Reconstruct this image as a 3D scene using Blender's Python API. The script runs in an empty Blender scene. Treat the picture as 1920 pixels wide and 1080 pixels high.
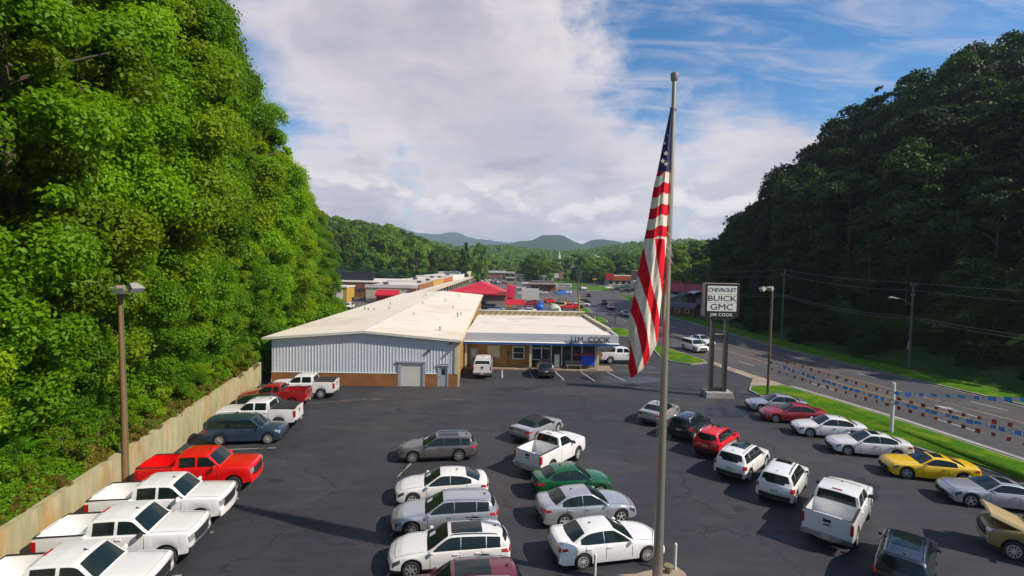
import bpy, bmesh, math, random
import numpy as np
from mathutils import Vector, Matrix

# ------------------------------------------------------------------ camera, sky, sun, exposure
scene = bpy.context.scene
COL = scene.collection
R = math.radians

cam_d = bpy.data.cameras.new("camera")
cam_d.sensor_width = 36.0
cam_d.lens = 935.0 / 1920.0 * 36.0
cam_d.clip_start = 0.1
cam_d.clip_end = 20000.0
cam = bpy.data.objects.new("camera", cam_d)
COL.objects.link(cam)
_p, _r = 0.0483, 0.0191
_cp, _sp, _cr, _sr = math.cos(_p), math.sin(_p), math.cos(_r), math.sin(_r)
cam.matrix_world = Matrix(((_cr, -_sr, 0.0, 0.0),
                           (_sp * _sr, _sp * _cr, -_cp, 0.0),
                           (_cp * _sr, _cp * _cr, _sp, 12.3),
                           (0, 0, 0, 1)))
scene.camera = cam

SUN_EL, SUN_AZ = R(40.0), R(-17.0)          # azimuth measured from +X towards +Y
sun_dir = Vector((math.cos(SUN_EL) * math.cos(SUN_AZ), math.cos(SUN_EL) * math.sin(SUN_AZ), math.sin(SUN_EL)))
sun_d = bpy.data.lights.new("sun", 'SUN')
sun_d.energy = 5.0
sun_d.angle = R(0.55)
sun_d.color = (1.0, 0.91, 0.78)
sun = bpy.data.objects.new("sun", sun_d)
COL.objects.link(sun)
sun.rotation_euler = sun_dir.to_track_quat('Z', 'Y').to_euler()
sun.location = (60, -20, 80)

world = bpy.data.worlds.new("World")
scene.world = world
world.use_nodes = True
wn, wl = world.node_tree.nodes, world.node_tree.links
wn.clear()
w_out = wn.new('ShaderNodeOutputWorld')
w_bg = wn.new('ShaderNodeBackground')
w_bg.inputs['Strength'].default_value = 0.1
wl.new(w_bg.outputs[0], w_out.inputs[0])
sky = wn.new('ShaderNodeTexSky')
sky.sky_type = 'NISHITA'
sky.sun_disc = False
sky.sun_elevation = SUN_EL
sky.sun_rotation = R(90.0) - SUN_AZ
sky.altitude = 500.0
sky.air_density = 1.0
sky.dust_density = 0.4
sky.ozone_density = 2.0

class NT:
    """small helper to write node trees"""
    def __init__(self, nodes, links): self.n, self.l = nodes, links
    def put(self, sock, v):
        if hasattr(v, 'is_output') or isinstance(v, bpy.types.NodeSocket): self.l.new(v, sock)
        else: sock.default_value = v
    def math(self, op, a, b=None, c=None, clamp=False):
        m = self.n.new('ShaderNodeMath'); m.operation = op; m.use_clamp = clamp
        self.put(m.inputs[0], a)
        if b is not None: self.put(m.inputs[1], b)
        if c is not None: self.put(m.inputs[2], c)
        return m.outputs[0]
    def vmath(self, op, a, b=None):
        m = self.n.new('ShaderNodeVectorMath'); m.operation = op
        self.put(m.inputs[0], a)
        if b is not None: self.put(m.inputs[1], b)
        return m.outputs['Value'] if op in ('DOT_PRODUCT', 'LENGTH') else m.outputs[0]
    def ramp(self, v, a, b, lo=0.0, hi=1.0, kind='SMOOTHSTEP'):
        m = self.n.new('ShaderNodeMapRange'); m.interpolation_type = kind
        self.put(m.inputs[0], v); m.inputs[1].default_value = a; m.inputs[2].default_value = b
        m.inputs[3].default_value = lo; m.inputs[4].default_value = hi
        return m.outputs[0]
    def noise(self, vec, scale, detail=4.0, rough=0.55, dist=0.0):
        m = self.n.new('ShaderNodeTexNoise'); self.put(m.inputs['Vector'], vec)
        m.inputs['Scale'].default_value = scale; m.inputs['Detail'].default_value = detail
        m.inputs['Roughness'].default_value = rough; m.inputs['Distortion'].default_value = dist
        return m.outputs['Fac']
    def mix(self, f, a, b):
        m = self.n.new('ShaderNodeMix'); m.data_type = 'RGBA'
        self.put(m.inputs['Factor'], f)
        self.put(m.inputs[6], a); self.put(m.inputs[7], b)
        return m.outputs[2]

def rgba(c): return (c[0], c[1], c[2], 1.0)

W_ = NT(wn, wl)
world.cycles.sampling_method = 'MANUAL'
world.cycles.sample_map_resolution = 512
_d = wn.new('ShaderNodeTexCoord').outputs['Generated']
_sep = wn.new('ShaderNodeSeparateXYZ'); wl.new(_d, _sep.inputs[0])
_zz = W_.math('ADD', W_.math('MAXIMUM', _sep.outputs[2], 0.0), 0.16)
_comb = wn.new('ShaderNodeCombineXYZ')
wl.new(W_.math('DIVIDE', _sep.outputs[0], _zz), _comb.inputs[0])
wl.new(W_.math('DIVIDE', _sep.outputs[1], _zz), _comb.inputs[1])
wl.new(_sep.outputs[2], _comb.inputs[2])
_pl = _comb.outputs[0]
_wob = wn.new('ShaderNodeTexNoise'); wl.new(_d, _wob.inputs['Vector']); _wob.inputs['Scale'].default_value = 4.2; _wob.inputs['Detail'].default_value = 5.0; _wob.inputs['Roughness'].default_value = 0.6
_wv = wn.new('ShaderNodeVectorMath'); _wv.operation = 'MULTIPLY_ADD'; wl.new(_wob.outputs['Color'], _wv.inputs[0]); _wv.inputs[1].default_value = (0.34, 0.34, 0.26); _wv.inputs[2].default_value = (-0.17, -0.17, -0.13)
_dw = W_.vmath('NORMALIZE', W_.vmath('ADD', _d, _wv.outputs[0]))
def blob(x, y, z, r0, r1):
    v = Vector((x, y, z)).normalized()
    return W_.ramp(W_.vmath('DOT_PRODUCT', _dw, tuple(v)), math.cos(R(r0)), math.cos(R(r1)))
_big = W_.noise(_pl, 0.9, 7.0, 0.52, 0.25)
_fine = W_.noise(_pl, 3.4, 6.0, 0.62, 0.4)
_wisp_map = wn.new('ShaderNodeMapping'); wl.new(_pl, _wisp_map.inputs[0])
_wisp_map.inputs['Rotation'].default_value = (0, 0, R(-25)); _wisp_map.inputs['Scale'].default_value = (1.0, 3.2, 1.0)
_wisp = W_.noise(_wisp_map.outputs[0], 2.1, 7.0, 0.62, 0.6)
# broad cloud banks: the large grey bank over the valley, the bright low ones, and open blue between
def blobs(items):
    out = None
    for (x, y, z, r0, r1, k) in items:
        b = W_.math('MULTIPLY', blob(x, y, z, r0, r1), k)
        out = b if out is None else W_.math('ADD', out, b)
    return out
_bank = blobs([(-0.15, 1.0, 0.34, 22, 4, 1.0), (0.10, 1.0, 0.25, 14, 3, 0.8), (-0.38, 1.0, 0.48, 18, 4, 0.45), (-0.33, 1.0, 0.13, 7, 2, 0.9),
               (-0.04, 1.0, 0.085, 8, 2, 0.75), (0.14, 1.0, 0.10, 7, 2, 0.6), (0.40, 1.0, 0.20, 13, 4, 0.9), (0.55, 1.0, 0.28, 9, 3, 0.35)])
_bank = W_.math('MINIMUM', _bank, 1.15)
_hole = blobs([(0.48, 1.0, 0.46, 14, 5, 0.95), (0.80, 1.0, 0.45, 12, 4, 0.5), (-0.45, 1.0, 0.23, 7.5, 1, 0.9), (-0.52, 1.0, 0.40, 9, 2, 0.15), (0.26, 1.0, 0.47, 11, 2, 0.8), (0.02, 1.0, 0.58, 8, 2, 0.5),
               (-0.22, 1.0, 0.17, 5.0, 1, 0.6), (0.08, 1.0, 0.165, 4.5, 1, 0.5), (0.36, 1.0, 0.075, 4, 1, 0.6)])
_dens = W_.math('ADD', W_.math('MULTIPLY', _big, 1.0), W_.math('MULTIPLY', _fine, 0.42))
_dens = W_.math('ADD', _dens, W_.math('MULTIPLY', _bank, 0.40))
_dens = W_.math('SUBTRACT', _dens, W_.math('MULTIPLY', _hole, 0.34))
_dens = W_.math('ADD', _dens, W_.ramp(_sep.outputs[2], 0.02, 0.13, 0.20, 0.0))
_mask = W_.math('MULTIPLY', W_.ramp(_dens, 0.64, 1.14), 0.92)
_wm = W_.math('MULTIPLY', W_.ramp(_wisp, 0.40, 0.78), 0.62)
_mask = W_.math('SUBTRACT', W_.math('ADD', _mask, _wm), W_.math('MULTIPLY', _mask, _wm))
_thick = W_.ramp(_dens, 1.0, 1.40)
_dm = wn.new('ShaderNodeMapping'); wl.new(_d, _dm.inputs[0]); _dm.inputs['Scale'].default_value = (1, 1, 2.0)
_puff = W_.noise(_dm.outputs[0], 3.2, 5.0, 0.5, 0.2)
_shade = W_.math('ADD', W_.math('MULTIPLY', _thick, 0.62), W_.math('MULTIPLY', W_.ramp(_puff, 0.36, 0.66), 0.55))
_low = W_.ramp(_sep.outputs[2], 0.05, 0.20, 1.0, 0.0)
_shade = W_.math('SUBTRACT', _shade, W_.math('MULTIPLY', _low, 0.26), clamp=True)
_cc = W_.mix(_shade, (7.9, 7.05, 6.9, 1), (4.2, 3.95, 4.7, 1))
# rows of small cumulus low over the hills, lit tops and greyer bases
def low_noise(dz):
    a = W_.vmath('ADD', _dm.outputs[0], (0.0, 0.0, dz)); return W_.noise(a, 7.5, 6.0, 0.52, 0.15)
_n0, _n1 = low_noise(0.0), low_noise(0.045)
_belt = W_.math('MULTIPLY', W_.ramp(_sep.outputs[2], 0.19, 0.13), W_.ramp(_sep.outputs[2], -0.02, 0.03))
_cum = W_.math('MULTIPLY', W_.ramp(_n0, 0.42, 0.52), _belt)
_lit = W_.ramp(W_.math('SUBTRACT', _n0, _n1), -0.07, 0.10)
_cumc = W_.mix(_lit, (5.6, 5.3, 5.9, 1), (9.3, 8.5, 8.2, 1))
_hs = wn.new('ShaderNodeHueSaturation'); wl.new(sky.outputs[0], _hs.inputs['Color']); _hs.inputs['Saturation'].default_value = 1.42; _hs.inputs['Value'].default_value = 1.22
wl.new(W_.mix(W_.math('MULTIPLY', _cum, 0.9), W_.mix(_mask, _hs.outputs[0], _cc), _cumc), w_bg.inputs['Color'])

scene.view_settings.view_transform = 'Standard'
scene.view_settings.look = 'None'
scene.view_settings.exposure = 0.22
scene.view_settings.gamma = 1.0
scene.view_settings.use_curve_mapping = False
scene.cycles.max_bounces = 5
scene.cycles.diffuse_bounces = 3
scene.cycles.transparent_max_bounces = 6
scene.cycles.volume_bounces = 0
scene.cycles.use_denoising = True
scene.cycles.caustics_reflective = False
scene.cycles.caustics_refractive = False

# ------------------------------------------------------------------ helpers
rng = random.Random(7)
MATS = {}
def mat(name, color, rough=0.7, metal=0.0, coat=0.0, var=0.0, vscale=3.0, bump=0.0, bscale=20.0, spec=0.5, color2=None, c2scale=0.6, c2lo=0.45, c2hi=0.62, obj_coords=True, stretch=None, rand=0.0, emit=None):
    """procedural principled material: noise variation, optional second colour in patches, bump"""
    if name in MATS: return MATS[name]
    m = bpy.data.materials.new(name); m.use_nodes = True
    t = m.node_tree; b = t.nodes['Principled BSDF']; N = NT(t.nodes, t.links)
    b.inputs['Roughness'].default_value = rough; b.inputs['Metallic'].default_value = metal
    b.inputs['Coat Weight'].default_value = coat; b.inputs['Coat Roughness'].default_value = 0.06
    b.inputs['Specular IOR Level'].default_value = spec
    b.inputs['Base Color'].default_value = rgba(color)
    co = None
    if var or bump or color2 or rand:
        tc = t.nodes.new('ShaderNodeTexCoord')
        co = tc.outputs['Object']
        if stretch:
            mp = t.nodes.new('ShaderNodeMapping'); t.links.new(co, mp.inputs[0]); mp.inputs['Scale'].default_value = stretch
            co = mp.outputs[0]
    if var or color2 or rand:
        col = rgba(color)
        if color2:
            col = N.mix(N.ramp(N.noise(co, c2scale, 6.0, 0.6, 0.3), c2lo, c2hi), rgba(color), rgba(color2))
        hsv = t.nodes.new('ShaderNodeHueSaturation'); N.put(hsv.inputs['Color'], col)
        v = N.ramp(N.noise(co, vscale, 5.0, 0.6), 0.25, 0.75, 1.0 - var, 1.0 + var, 'LINEAR')
        if rand:
            oi = t.nodes.new('ShaderNodeObjectInfo')
            v = N.math('MULTIPLY', v, N.ramp(oi.outputs['Random'], 0, 1, 1 - rand, 1 + rand, 'LINEAR'))
        t.links.new(v, hsv.inputs['Value'])
        t.links.new(hsv.outputs[0], b.inputs['Base Color'])
    if bump:
        bp = t.nodes.new('ShaderNodeBump'); bp.inputs['Strength'].default_value = bump; bp.inputs['Distance'].default_value = 0.02
        t.links.new(N.noise(co, bscale, 4.0, 0.6), bp.inputs['Height']); t.links.new(bp.outputs[0], b.inputs['Normal'])
    if emit:
        b.inputs['Emission Color'].default_value = rgba(emit[0]); b.inputs['Emission Strength'].default_value = emit[1]
    MATS[name] = m
    return m

def link(o, parent=None):
    COL.objects.link(o)
    if parent is not None: o.parent = parent
    return o

def mesh_from(name, verts, faces, mats=(), fmats=None, smooth=False, angle=None):
    me = bpy.data.meshes.new(name)
    me.from_pydata([tuple(v) for v in verts], [], [tuple(f) for f in faces])
    for m in mats: me.materials.append(m)
    if fmats is not None: me.polygons.foreach_set('material_index', fmats)
    if smooth:
        me.polygons.foreach_set('use_smooth', [True] * len(me.polygons))
        if angle: me.set_sharp_from_angle(angle=R(angle))
    me.update()
    return me

def tag(o, label, cat=None, group=None, kind=None):
    if label: o['label'] = label
    if cat: o['category'] = cat
    if group: o['group'] = group
    if kind: o['kind'] = kind
    return o

def empty(name, loc, rz=0.0, label=None, cat=None, group=None):
    o = bpy.data.objects.new(name, None)
    o.empty_display_size = 0.3
    link(o); o.location = loc; o.rotation_euler = (0, 0, rz)
    return tag(o, label, cat, group)

class MB:
    """collects simple solids into one mesh"""
    def __init__(self): self.v, self.f = [], []
    def add(self, v, f):
        k = len(self.v); self.v += [tuple(p) for p in v]; self.f += [tuple(i + k for i in q) for q in f]; return self
    def box(self, x0, x1, y0, y1, z0, z1):
        return self.add([(x0, y0, z0), (x1, y0, z0), (x1, y1, z0), (x0, y1, z0), (x0, y0, z1), (x1, y0, z1), (x1, y1, z1), (x0, y1, z1)],
                        [(3, 2, 1, 0), (4, 5, 6, 7), (0, 1, 5, 4), (1, 2, 6, 5), (2, 3, 7, 6), (3, 0, 4, 7)])
    def prism(self, pts, z0, z1):
        """vertical prism over an xy outline given anticlockwise"""
        n = len(pts)
        v = [(p[0], p[1], z0) for p in pts] + [(p[0], p[1], z1) for p in pts]
        f = [tuple(range(n - 1, -1, -1)), tuple(range(n, 2 * n))] + [(i, (i + 1) % n, n + (i + 1) % n, n + i) for i in range(n)]
        return self.add(v, f)
    def tube(self, pts, radii, n=8, caps=True):
        rings = []; v = []; f = []
        pts = [Vector(p) for p in pts]
        for i, p in enumerate(pts):
            d = (pts[min(i + 1, len(pts) - 1)] - pts[max(i - 1, 0)]).normalized()
            a = d.orthogonal().normalized(); b = d.cross(a)
            r = radii[i] if hasattr(radii, '__len__') else radii
            if i and abs(a.dot(pa)) < 0.999:
                a = (pa - d * pa.dot(d)).normalized(); b = d.cross(a)
            pa = a
            rings.append(len(v))
            for k in range(n):
                t = 2 * math.pi * k / n
                v.append(p + a * (r * math.cos(t)) + b * (r * math.sin(t)))
        for i in range(len(pts) - 1):
            for k in range(n):
                f.append((rings[i] + k, rings[i] + (k + 1) % n, rings[i + 1] + (k + 1) % n, rings[i + 1] + k))
        if caps:
            f.append(tuple(rings[0] + k for k in range(n - 1, -1, -1))); f.append(tuple(rings[-1] + k for k in range(n)))
        return self.add(v, f)
    def quad(self, a, b, c, d): return self.add([a, b, c, d], [(0, 1, 2, 3)])
    def mesh(self, name, m, smooth=False, angle=40):
        return mesh_from(name, self.v, self.f, (m,) if not isinstance(m, (list, tuple)) else m, None, smooth, angle)
    def build(self, name, m, parent=None, smooth=False, angle=40, loc=None):
        o = bpy.data.objects.new(name, self.mesh(name, m, smooth, angle))
        link(o, parent)
        if loc is not None: o.location = loc
        return o

def box(name, m, parent, x0, x1, y0, y1, z0, z1):
    return MB().box(x0, x1, y0, y1, z0, z1).build(name, m, parent)

def put(name, me, parent=None, loc=(0, 0, 0), rot=(0, 0, 0), sc=(1, 1, 1)):
    o = bpy.data.objects.new(name, me); link(o, parent); o.location = loc; o.rotation_euler = rot; o.scale = sc
    return o

def text_mesh(s, size, extrude, m, spacing=1.0, bold=0.0):
    c = bpy.data.curves.new('lettering', 'FONT')
    c.body = s; c.size = size; c.extrude = extrude; c.align_x = 'CENTER'; c.align_y = 'CENTER'; c.space_character = spacing; c.offset = bold
    c.resolution_u = 3
    o = bpy.data.objects.new('lettering', c); COL.objects.link(o)
    dg = bpy.context.evaluated_depsgraph_get()
    me = bpy.data.meshes.new_from_object(o.evaluated_get(dg))
    bpy.data.objects.remove(o); bpy.data.curves.remove(c)
    me.materials.clear(); me.materials.append(m)
    return me

def sstep(a, b, x):
    t = min(1.0, max(0.0, (x - a) / (b - a))); return t * t * (3 - 2 * t)
def lerp(a, b, t): return a + (b - a) * t
def interp(pts, x):
    """piecewise-linear through (x, value) pairs sorted by x"""
    if x <= pts[0][0]: return pts[0][1]
    for (a, va), (b, vb) in zip(pts, pts[1:]):
        if x <= b: return va + (vb - va) * (x - a) / (b - a)
    return pts[-1][1]
# ------------------------------------------------------------------ materials shared by many things
def car_paint(name, c, metal=0.0, rough=0.32, coat=1.0):
    return mat('paint_' + name, c, rough, metal, coat, var=0.03, vscale=1.2)
PAINT = dict(
    white=car_paint('white', (0.80, 0.79, 0.76)), pearl=car_paint('pearl', (0.74, 0.72, 0.68)), red=car_paint('red', (0.74, 0.006, 0.006)),
    darkred=car_paint('darkred', (0.33, 0.012, 0.016)), maroon=car_paint('maroon', (0.13, 0.012, 0.02)), navy=car_paint('navy', (0.030, 0.060, 0.10), 0.3),
    silver=car_paint('silver', (0.50, 0.51, 0.54), 0.55), champagne=car_paint('champagne', (0.48, 0.46, 0.43), 0.45), grey=car_paint('grey', (0.14, 0.125, 0.12), 0.4),
    green=car_paint('green', (0.005, 0.115, 0.032), 0.3), black=car_paint('black', (0.012, 0.013, 0.015)), blackblue=car_paint('blackblue', (0.015, 0.02, 0.035), 0.3),
    yellow=car_paint('yellow', (0.88, 0.54, 0.003)), gold=car_paint('gold', (0.30, 0.21, 0.075), 0.4, 0.42, 0.5), palegold=car_paint('palegold', (0.42, 0.31, 0.14), 0.2, 0.5, 0.4),
    blue=car_paint('blue', (0.03, 0.12, 0.45)), darkgreen=car_paint('darkgreen', (0.012, 0.03, 0.026), 0.3), orange=car_paint('orange', (0.55, 0.10, 0.02)))
GLASS = mat('car_glass', (0.010, 0.018, 0.017), 0.04, 0.0, 0.0, spec=0.42)
TRIM = mat('black_trim', (0.018, 0.018, 0.018), 0.6)
RUBBER = mat('tyre_rubber', (0.022, 0.021, 0.021), 0.85, var=0.15, vscale=8)
ALLOY = mat('alloy_rim', (0.62, 0.61, 0.58), 0.35, 0.25)
DARKALLOY = mat('dark_rim', (0.34, 0.34, 0.34), 0.35, 0.3)
RIMBACK = mat('rim_back', (0.02, 0.02, 0.02), 0.8)
CHROME = mat('chrome', (0.62, 0.62, 0.63), 0.16, 1.0)
REDLENS = mat('red_lens', (0.45, 0.008, 0.012), 0.15, 0, 0.8)
CLEARLENS = mat('clear_lens', (0.40, 0.41, 0.42), 0.1, 0.3, 1.0)
DARKLENS = mat('smoked_lens', (0.06, 0.06, 0.065), 0.1, 0.2, 1.0)
AMBER = mat('amber_lens', (0.5, 0.14, 0.01), 0.2)
PLATE = mat('plate_paint', (0.42, 0.45, 0.33), 0.5)
PAPER = mat('paper', (0.75, 0.78, 0.74), 0.8)
FABRIC = mat('soft_top_fabric', (0.018, 0.019, 0.022), 0.9, var=0.2, vscale=6)
VINYL = mat('tonneau_vinyl', (0.018, 0.019, 0.019), 0.75, var=0.25, vscale=2)

# ------------------------------------------------------------------ cars
SPEC = {}
def spec(n, **k): SPEC[n] = k
spec('crew', L=5.85, W=1.015, fo=0.97, wb=3.645, wr=0.41, zb=0.50, belt=1.32, pickup=True, bed=(-2.85, -1.10), floor=0.74, rail=1.40,
     top=[(-2.925, 1.40), (-1.05, 1.40), (-1.0, 1.32), (1.35, 1.32), (1.7, 1.31), (2.45, 1.285), (2.80, 1.262), (2.895, 1.21), (2.925, 1.07)],
     gh=[(-1.06, 1.28), (-0.97, 1.84), (-0.82, 1.885), (-0.2, 1.90), (0.46, 1.885), (0.66, 1.845), (1.34, 1.30)], tumble=0.13,
     side=[(0.13, 1.24), (-0.80, 0.0)], doors=(1.15, 0.06, -0.93), cap=0.90)
spec('regular', L=5.22, W=1.01, fo=0.98, wb=3.02, wr=0.39, zb=0.44, belt=1.27, pickup=True, bed=(-2.54, -0.62), floor=0.72, rail=1.35,
     top=[(-2.61, 1.35), (-0.58, 1.35), (-0.53, 1.27), (1.05, 1.29), (1.4, 1.28), (2.15, 1.26), (2.46, 1.23), (2.57, 1.16), (2.61, 1.0)],
     gh=[(-0.58, 1.24), (-0.47, 1.80), (-0.32, 1.845), (0.05, 1.85), (0.22, 1.83), (0.40, 1.79), (1.12, 1.25)], tumble=0.20,
     side=[(-0.30, 1.02)], doors=(0.90, -0.45), cap=0.90)
spec('extended', L=5.70, W=0.99, fo=0.95, wb=3.645, wr=0.38, zb=0.42, belt=1.24, pickup=True, bed=(-2.78, -0.90), floor=0.72, rail=1.32,
     top=[(-2.85, 1.32), (-0.85, 1.32), (-0.80, 1.24), (1.30, 1.24), (1.65, 1.20), (2.45, 1.12), (2.70, 1.06), (2.81, 0.98), (2.85, 0.86)],
     gh=[(-0.85, 1.21), (-0.72, 1.73), (-0.55, 1.77), (-0.1, 1.785), (0.40, 1.77), (0.60, 1.73), (1.36, 1.22)], tumble=0.22,
     side=[(-0.02, 1.22), (-0.60, -0.16)], doors=(1.10, -0.06, -0.70), cap=0.86)
spec('sedan', L=4.92, W=0.925, fo=0.96, wb=2.83, wr=0.335, zb=0.24, belt=0.97,
     top=[(-2.46, 0.58), (-2.43, 0.80), (-2.34, 1.00), (-2.22, 1.055), (-1.85, 1.06), (-1.0, 1.0), (0.95, 0.96), (1.35, 0.915), (1.9, 0.83), (2.22, 0.74), (2.38, 0.66), (2.46, 0.52)],
     gh=[(-1.92, 1.02), (-1.20, 1.355), (-0.95, 1.42), (-0.5, 1.46), (-0.1, 1.465), (0.12, 1.44), (1.02, 0.945)], tumble=0.26,
     side=[(-0.385, 0.88), (-1.44, -0.415)], doors=(0.80, -0.35, -1.22), cap=0.50)
spec('liftback', L=4.90, W=0.93, fo=0.95, wb=2.83, wr=0.34, zb=0.24, belt=0.97,
     top=[(-2.45, 0.58), (-2.42, 0.80), (-2.34, 1.00), (-2.22, 1.065), (-1.95, 1.075), (-1.0, 1.01), (0.95, 0.96), (1.35, 0.915), (1.9, 0.83), (2.22, 0.74), (2.38, 0.66), (2.45, 0.52)],
     gh=[(-2.10, 1.05), (-1.25, 1.355), (-0.95, 1.42), (-0.5, 1.455), (-0.1, 1.46), (0.12, 1.435), (1.02, 0.945)], tumble=0.26,
     side=[(-0.385, 0.88), (-1.50, -0.415)], doors=(0.80, -0.35, -1.22), cap=0.50)
spec('compact', L=4.42, W=0.88, fo=0.90, wb=2.56, wr=0.32, zb=0.24, belt=0.98,
     top=[(-2.21, 0.58), (-2.18, 0.82), (-2.10, 1.02), (-1.98, 1.075), (-1.72, 1.08), (-1.0, 1.01), (0.85, 0.97), (1.25, 0.92), (1.7, 0.85), (2.0, 0.76), (2.15, 0.67), (2.21, 0.54)],
     gh=[(-1.78, 1.05), (-1.12, 1.38), (-0.88, 1.46), (-0.45, 1.50), (-0.05, 1.51), (0.18, 1.48), (0.98, 0.955)], tumble=0.25,
     side=[(-0.335, 0.84), (-1.34, -0.365)], doors=(0.78, -0.30, -1.12), cap=0.52)
spec('wagon', L=4.99, W=0.935, fo=0.96, wb=2.83, wr=0.35, zb=0.27, belt=0.99, clad=True, rails=True,
     top=[(-2.495, 0.62), (-2.47, 0.85), (-2.40, 0.99), (-1.8, 1.01), (0.95, 0.98), (1.35, 0.935), (1.9, 0.85), (2.24, 0.76), (2.41, 0.68), (2.495, 0.54)],
     gh=[(-2.42, 0.98), (-2.16, 1.33), (-2.02, 1.41), (-1.3, 1.46), (-0.5, 1.485), (-0.1, 1.485), (0.12, 1.455), (1.02, 0.965)], tumble=0.26,
     side=[(-0.385, 0.88), (-1.40, -0.415), (-2.06, -1.44)], doors=(0.80, -0.35, -1.22), cap=0.52)
spec('suv', L=4.74, W=0.925, fo=0.95, wb=2.857, wr=0.365, zb=0.30, belt=1.10, clad=True, rails=True,
     top=[(-2.37, 0.70), (-2.345, 0.95), (-2.28, 1.10), (-1.6, 1.11), (1.0, 1.09), (1.4, 1.06), (1.9, 1.00), (2.16, 0.93), (2.30, 0.82), (2.37, 0.64)],
     gh=[(-2.29, 1.09), (-2.02, 1.58), (-1.86, 1.655), (-1.2, 1.70), (-0.4, 1.72), (0.1, 1.71), (0.32, 1.67), (1.08, 1.075)], tumble=0.24,
     side=[(-0.29, 0.96), (-1.18, -0.32), (-1.92, -1.24)], doors=(0.90, -0.27, -1.18), cap=0.62, hatch=True)
spec('smallsuv', L=4.28, W=0.885, fo=0.86, wb=2.555, wr=0.345, zb=0.29, belt=1.08, clad=True, rails=True,
     top=[(-2.14, 0.68), (-2.115, 0.93), (-2.05, 1.08), (-1.5, 1.09), (0.95, 1.07), (1.3, 1.03), (1.70, 0.96), (1.93, 0.88), (2.07, 0.77), (2.14, 0.60)],
     gh=[(-2.06, 1.07), (-1.82, 1.53), (-1.66, 1.61), (-1.1, 1.65), (-0.4, 1.665), (0.1, 1.655), (0.32, 1.61), (1.02, 1.055)], tumble=0.23,
     side=[(-0.27, 0.90), (-1.09, -0.30), (-1.72, -1.13)], doors=(0.85, -0.25, -1.08), cap=0.58, hatch=True)
spec('boxwagon', L=5.12, W=0.965, fo=0.98, wb=2.995, wr=0.365, zb=0.27, belt=1.09, rails=True,
     top=[(-2.56, 0.70), (-2.54, 0.95), (-2.49, 1.09), (-1.6, 1.10), (1.15, 1.08), (1.6, 1.05), (2.2, 1.01), (2.42, 0.95), (2.53, 0.82), (2.56, 0.62)],
     gh=[(-2.50, 1.08), (-2.40, 1.60), (-2.28, 1.68), (-1.4, 1.71), (-0.4, 1.72), (0.35, 1.71), (0.58, 1.67), (1.25, 1.065)], tumble=0.13,
     side=[(-0.17, 1.12), (-1.28, -0.20), (-2.34, -1.31)], doors=(1.05, -0.15, -1.27), cap=0.60, hatch=True)
spec('coupe', L=4.78, W=0.945, fo=0.95, wb=2.81, wr=0.36, zb=0.21, belt=0.95,
     top=[(-2.39, 0.58), (-2.36, 0.80), (-2.28, 0.98), (-2.12, 1.04), (-1.7, 1.03), (-1.0, 0.99), (0.75, 0.95), (1.3, 0.92), (1.9, 0.86), (2.16, 0.79), (2.31, 0.69), (2.39, 0.54)],
     gh=[(-1.72, 1.0), (-1.02, 1.27), (-0.78, 1.325), (-0.4, 1.355), (-0.12, 1.355), (0.05, 1.325), (0.84, 0.935)], tumble=0.26,
     side=[(-1.10, 0.66)], doors=(0.62, -0.62), cap=0.52)
spec('convertible', L=4.70, W=0.92, fo=0.96, wb=2.695, wr=0.345, zb=0.23, belt=0.96, fabric=True,
     top=[(-2.35, 0.58), (-2.32, 0.82), (-2.24, 1.00), (-2.10, 1.06), (-1.7, 1.05), (-1.0, 1.0), (0.85, 0.96), (1.3, 0.91), (1.85, 0.83), (2.12, 0.75), (2.27, 0.66), (2.35, 0.52)],
     gh=[(-1.72, 1.02), (-1.12, 1.30), (-0.85, 1.375), (-0.45, 1.415), (-0.05, 1.42), (0.12, 1.395), (0.98, 0.945)], tumble=0.26,
     side=[(-0.98, 0.80)], doors=(0.72, -0.55), cap=0.50)

def bar(mb, p, q, w, h):
    """a square bar between two points"""
    p, q = Vector(p), Vector(q); d = (q - p).normalized()
    s = d.cross(Vector((0, 0, 1)))
    s = s.normalized() if s.length > 1e-4 else Vector((1, 0, 0))
    u = s.cross(d)
    v = [p + s * a * w / 2 + u * b * h / 2 for a, b in ((-1, -1), (1, -1), (1, 1), (-1, 1))] + [q + s * a * w / 2 + u * b * h / 2 for a, b in ((-1, -1), (1, -1), (1, 1), (-1, 1))]
    mb.add(v, [(3, 2, 1, 0), (4, 5, 6, 7), (0, 1, 5, 4), (1, 2, 6, 5), (2, 3, 7, 6), (3, 0, 4, 7)])

def grid_mesh(P, thick=None):
    """P[i][j] points -> verts, quads"""
    n, m = len(P), len(P[0])
    v = [p for row in P for p in row]
    f = [(i * m + j, (i + 1) * m + j, (i + 1) * m + j + 1, i * m + j + 1) for i in range(n - 1) for j in range(m - 1)]
    return v, f

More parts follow.
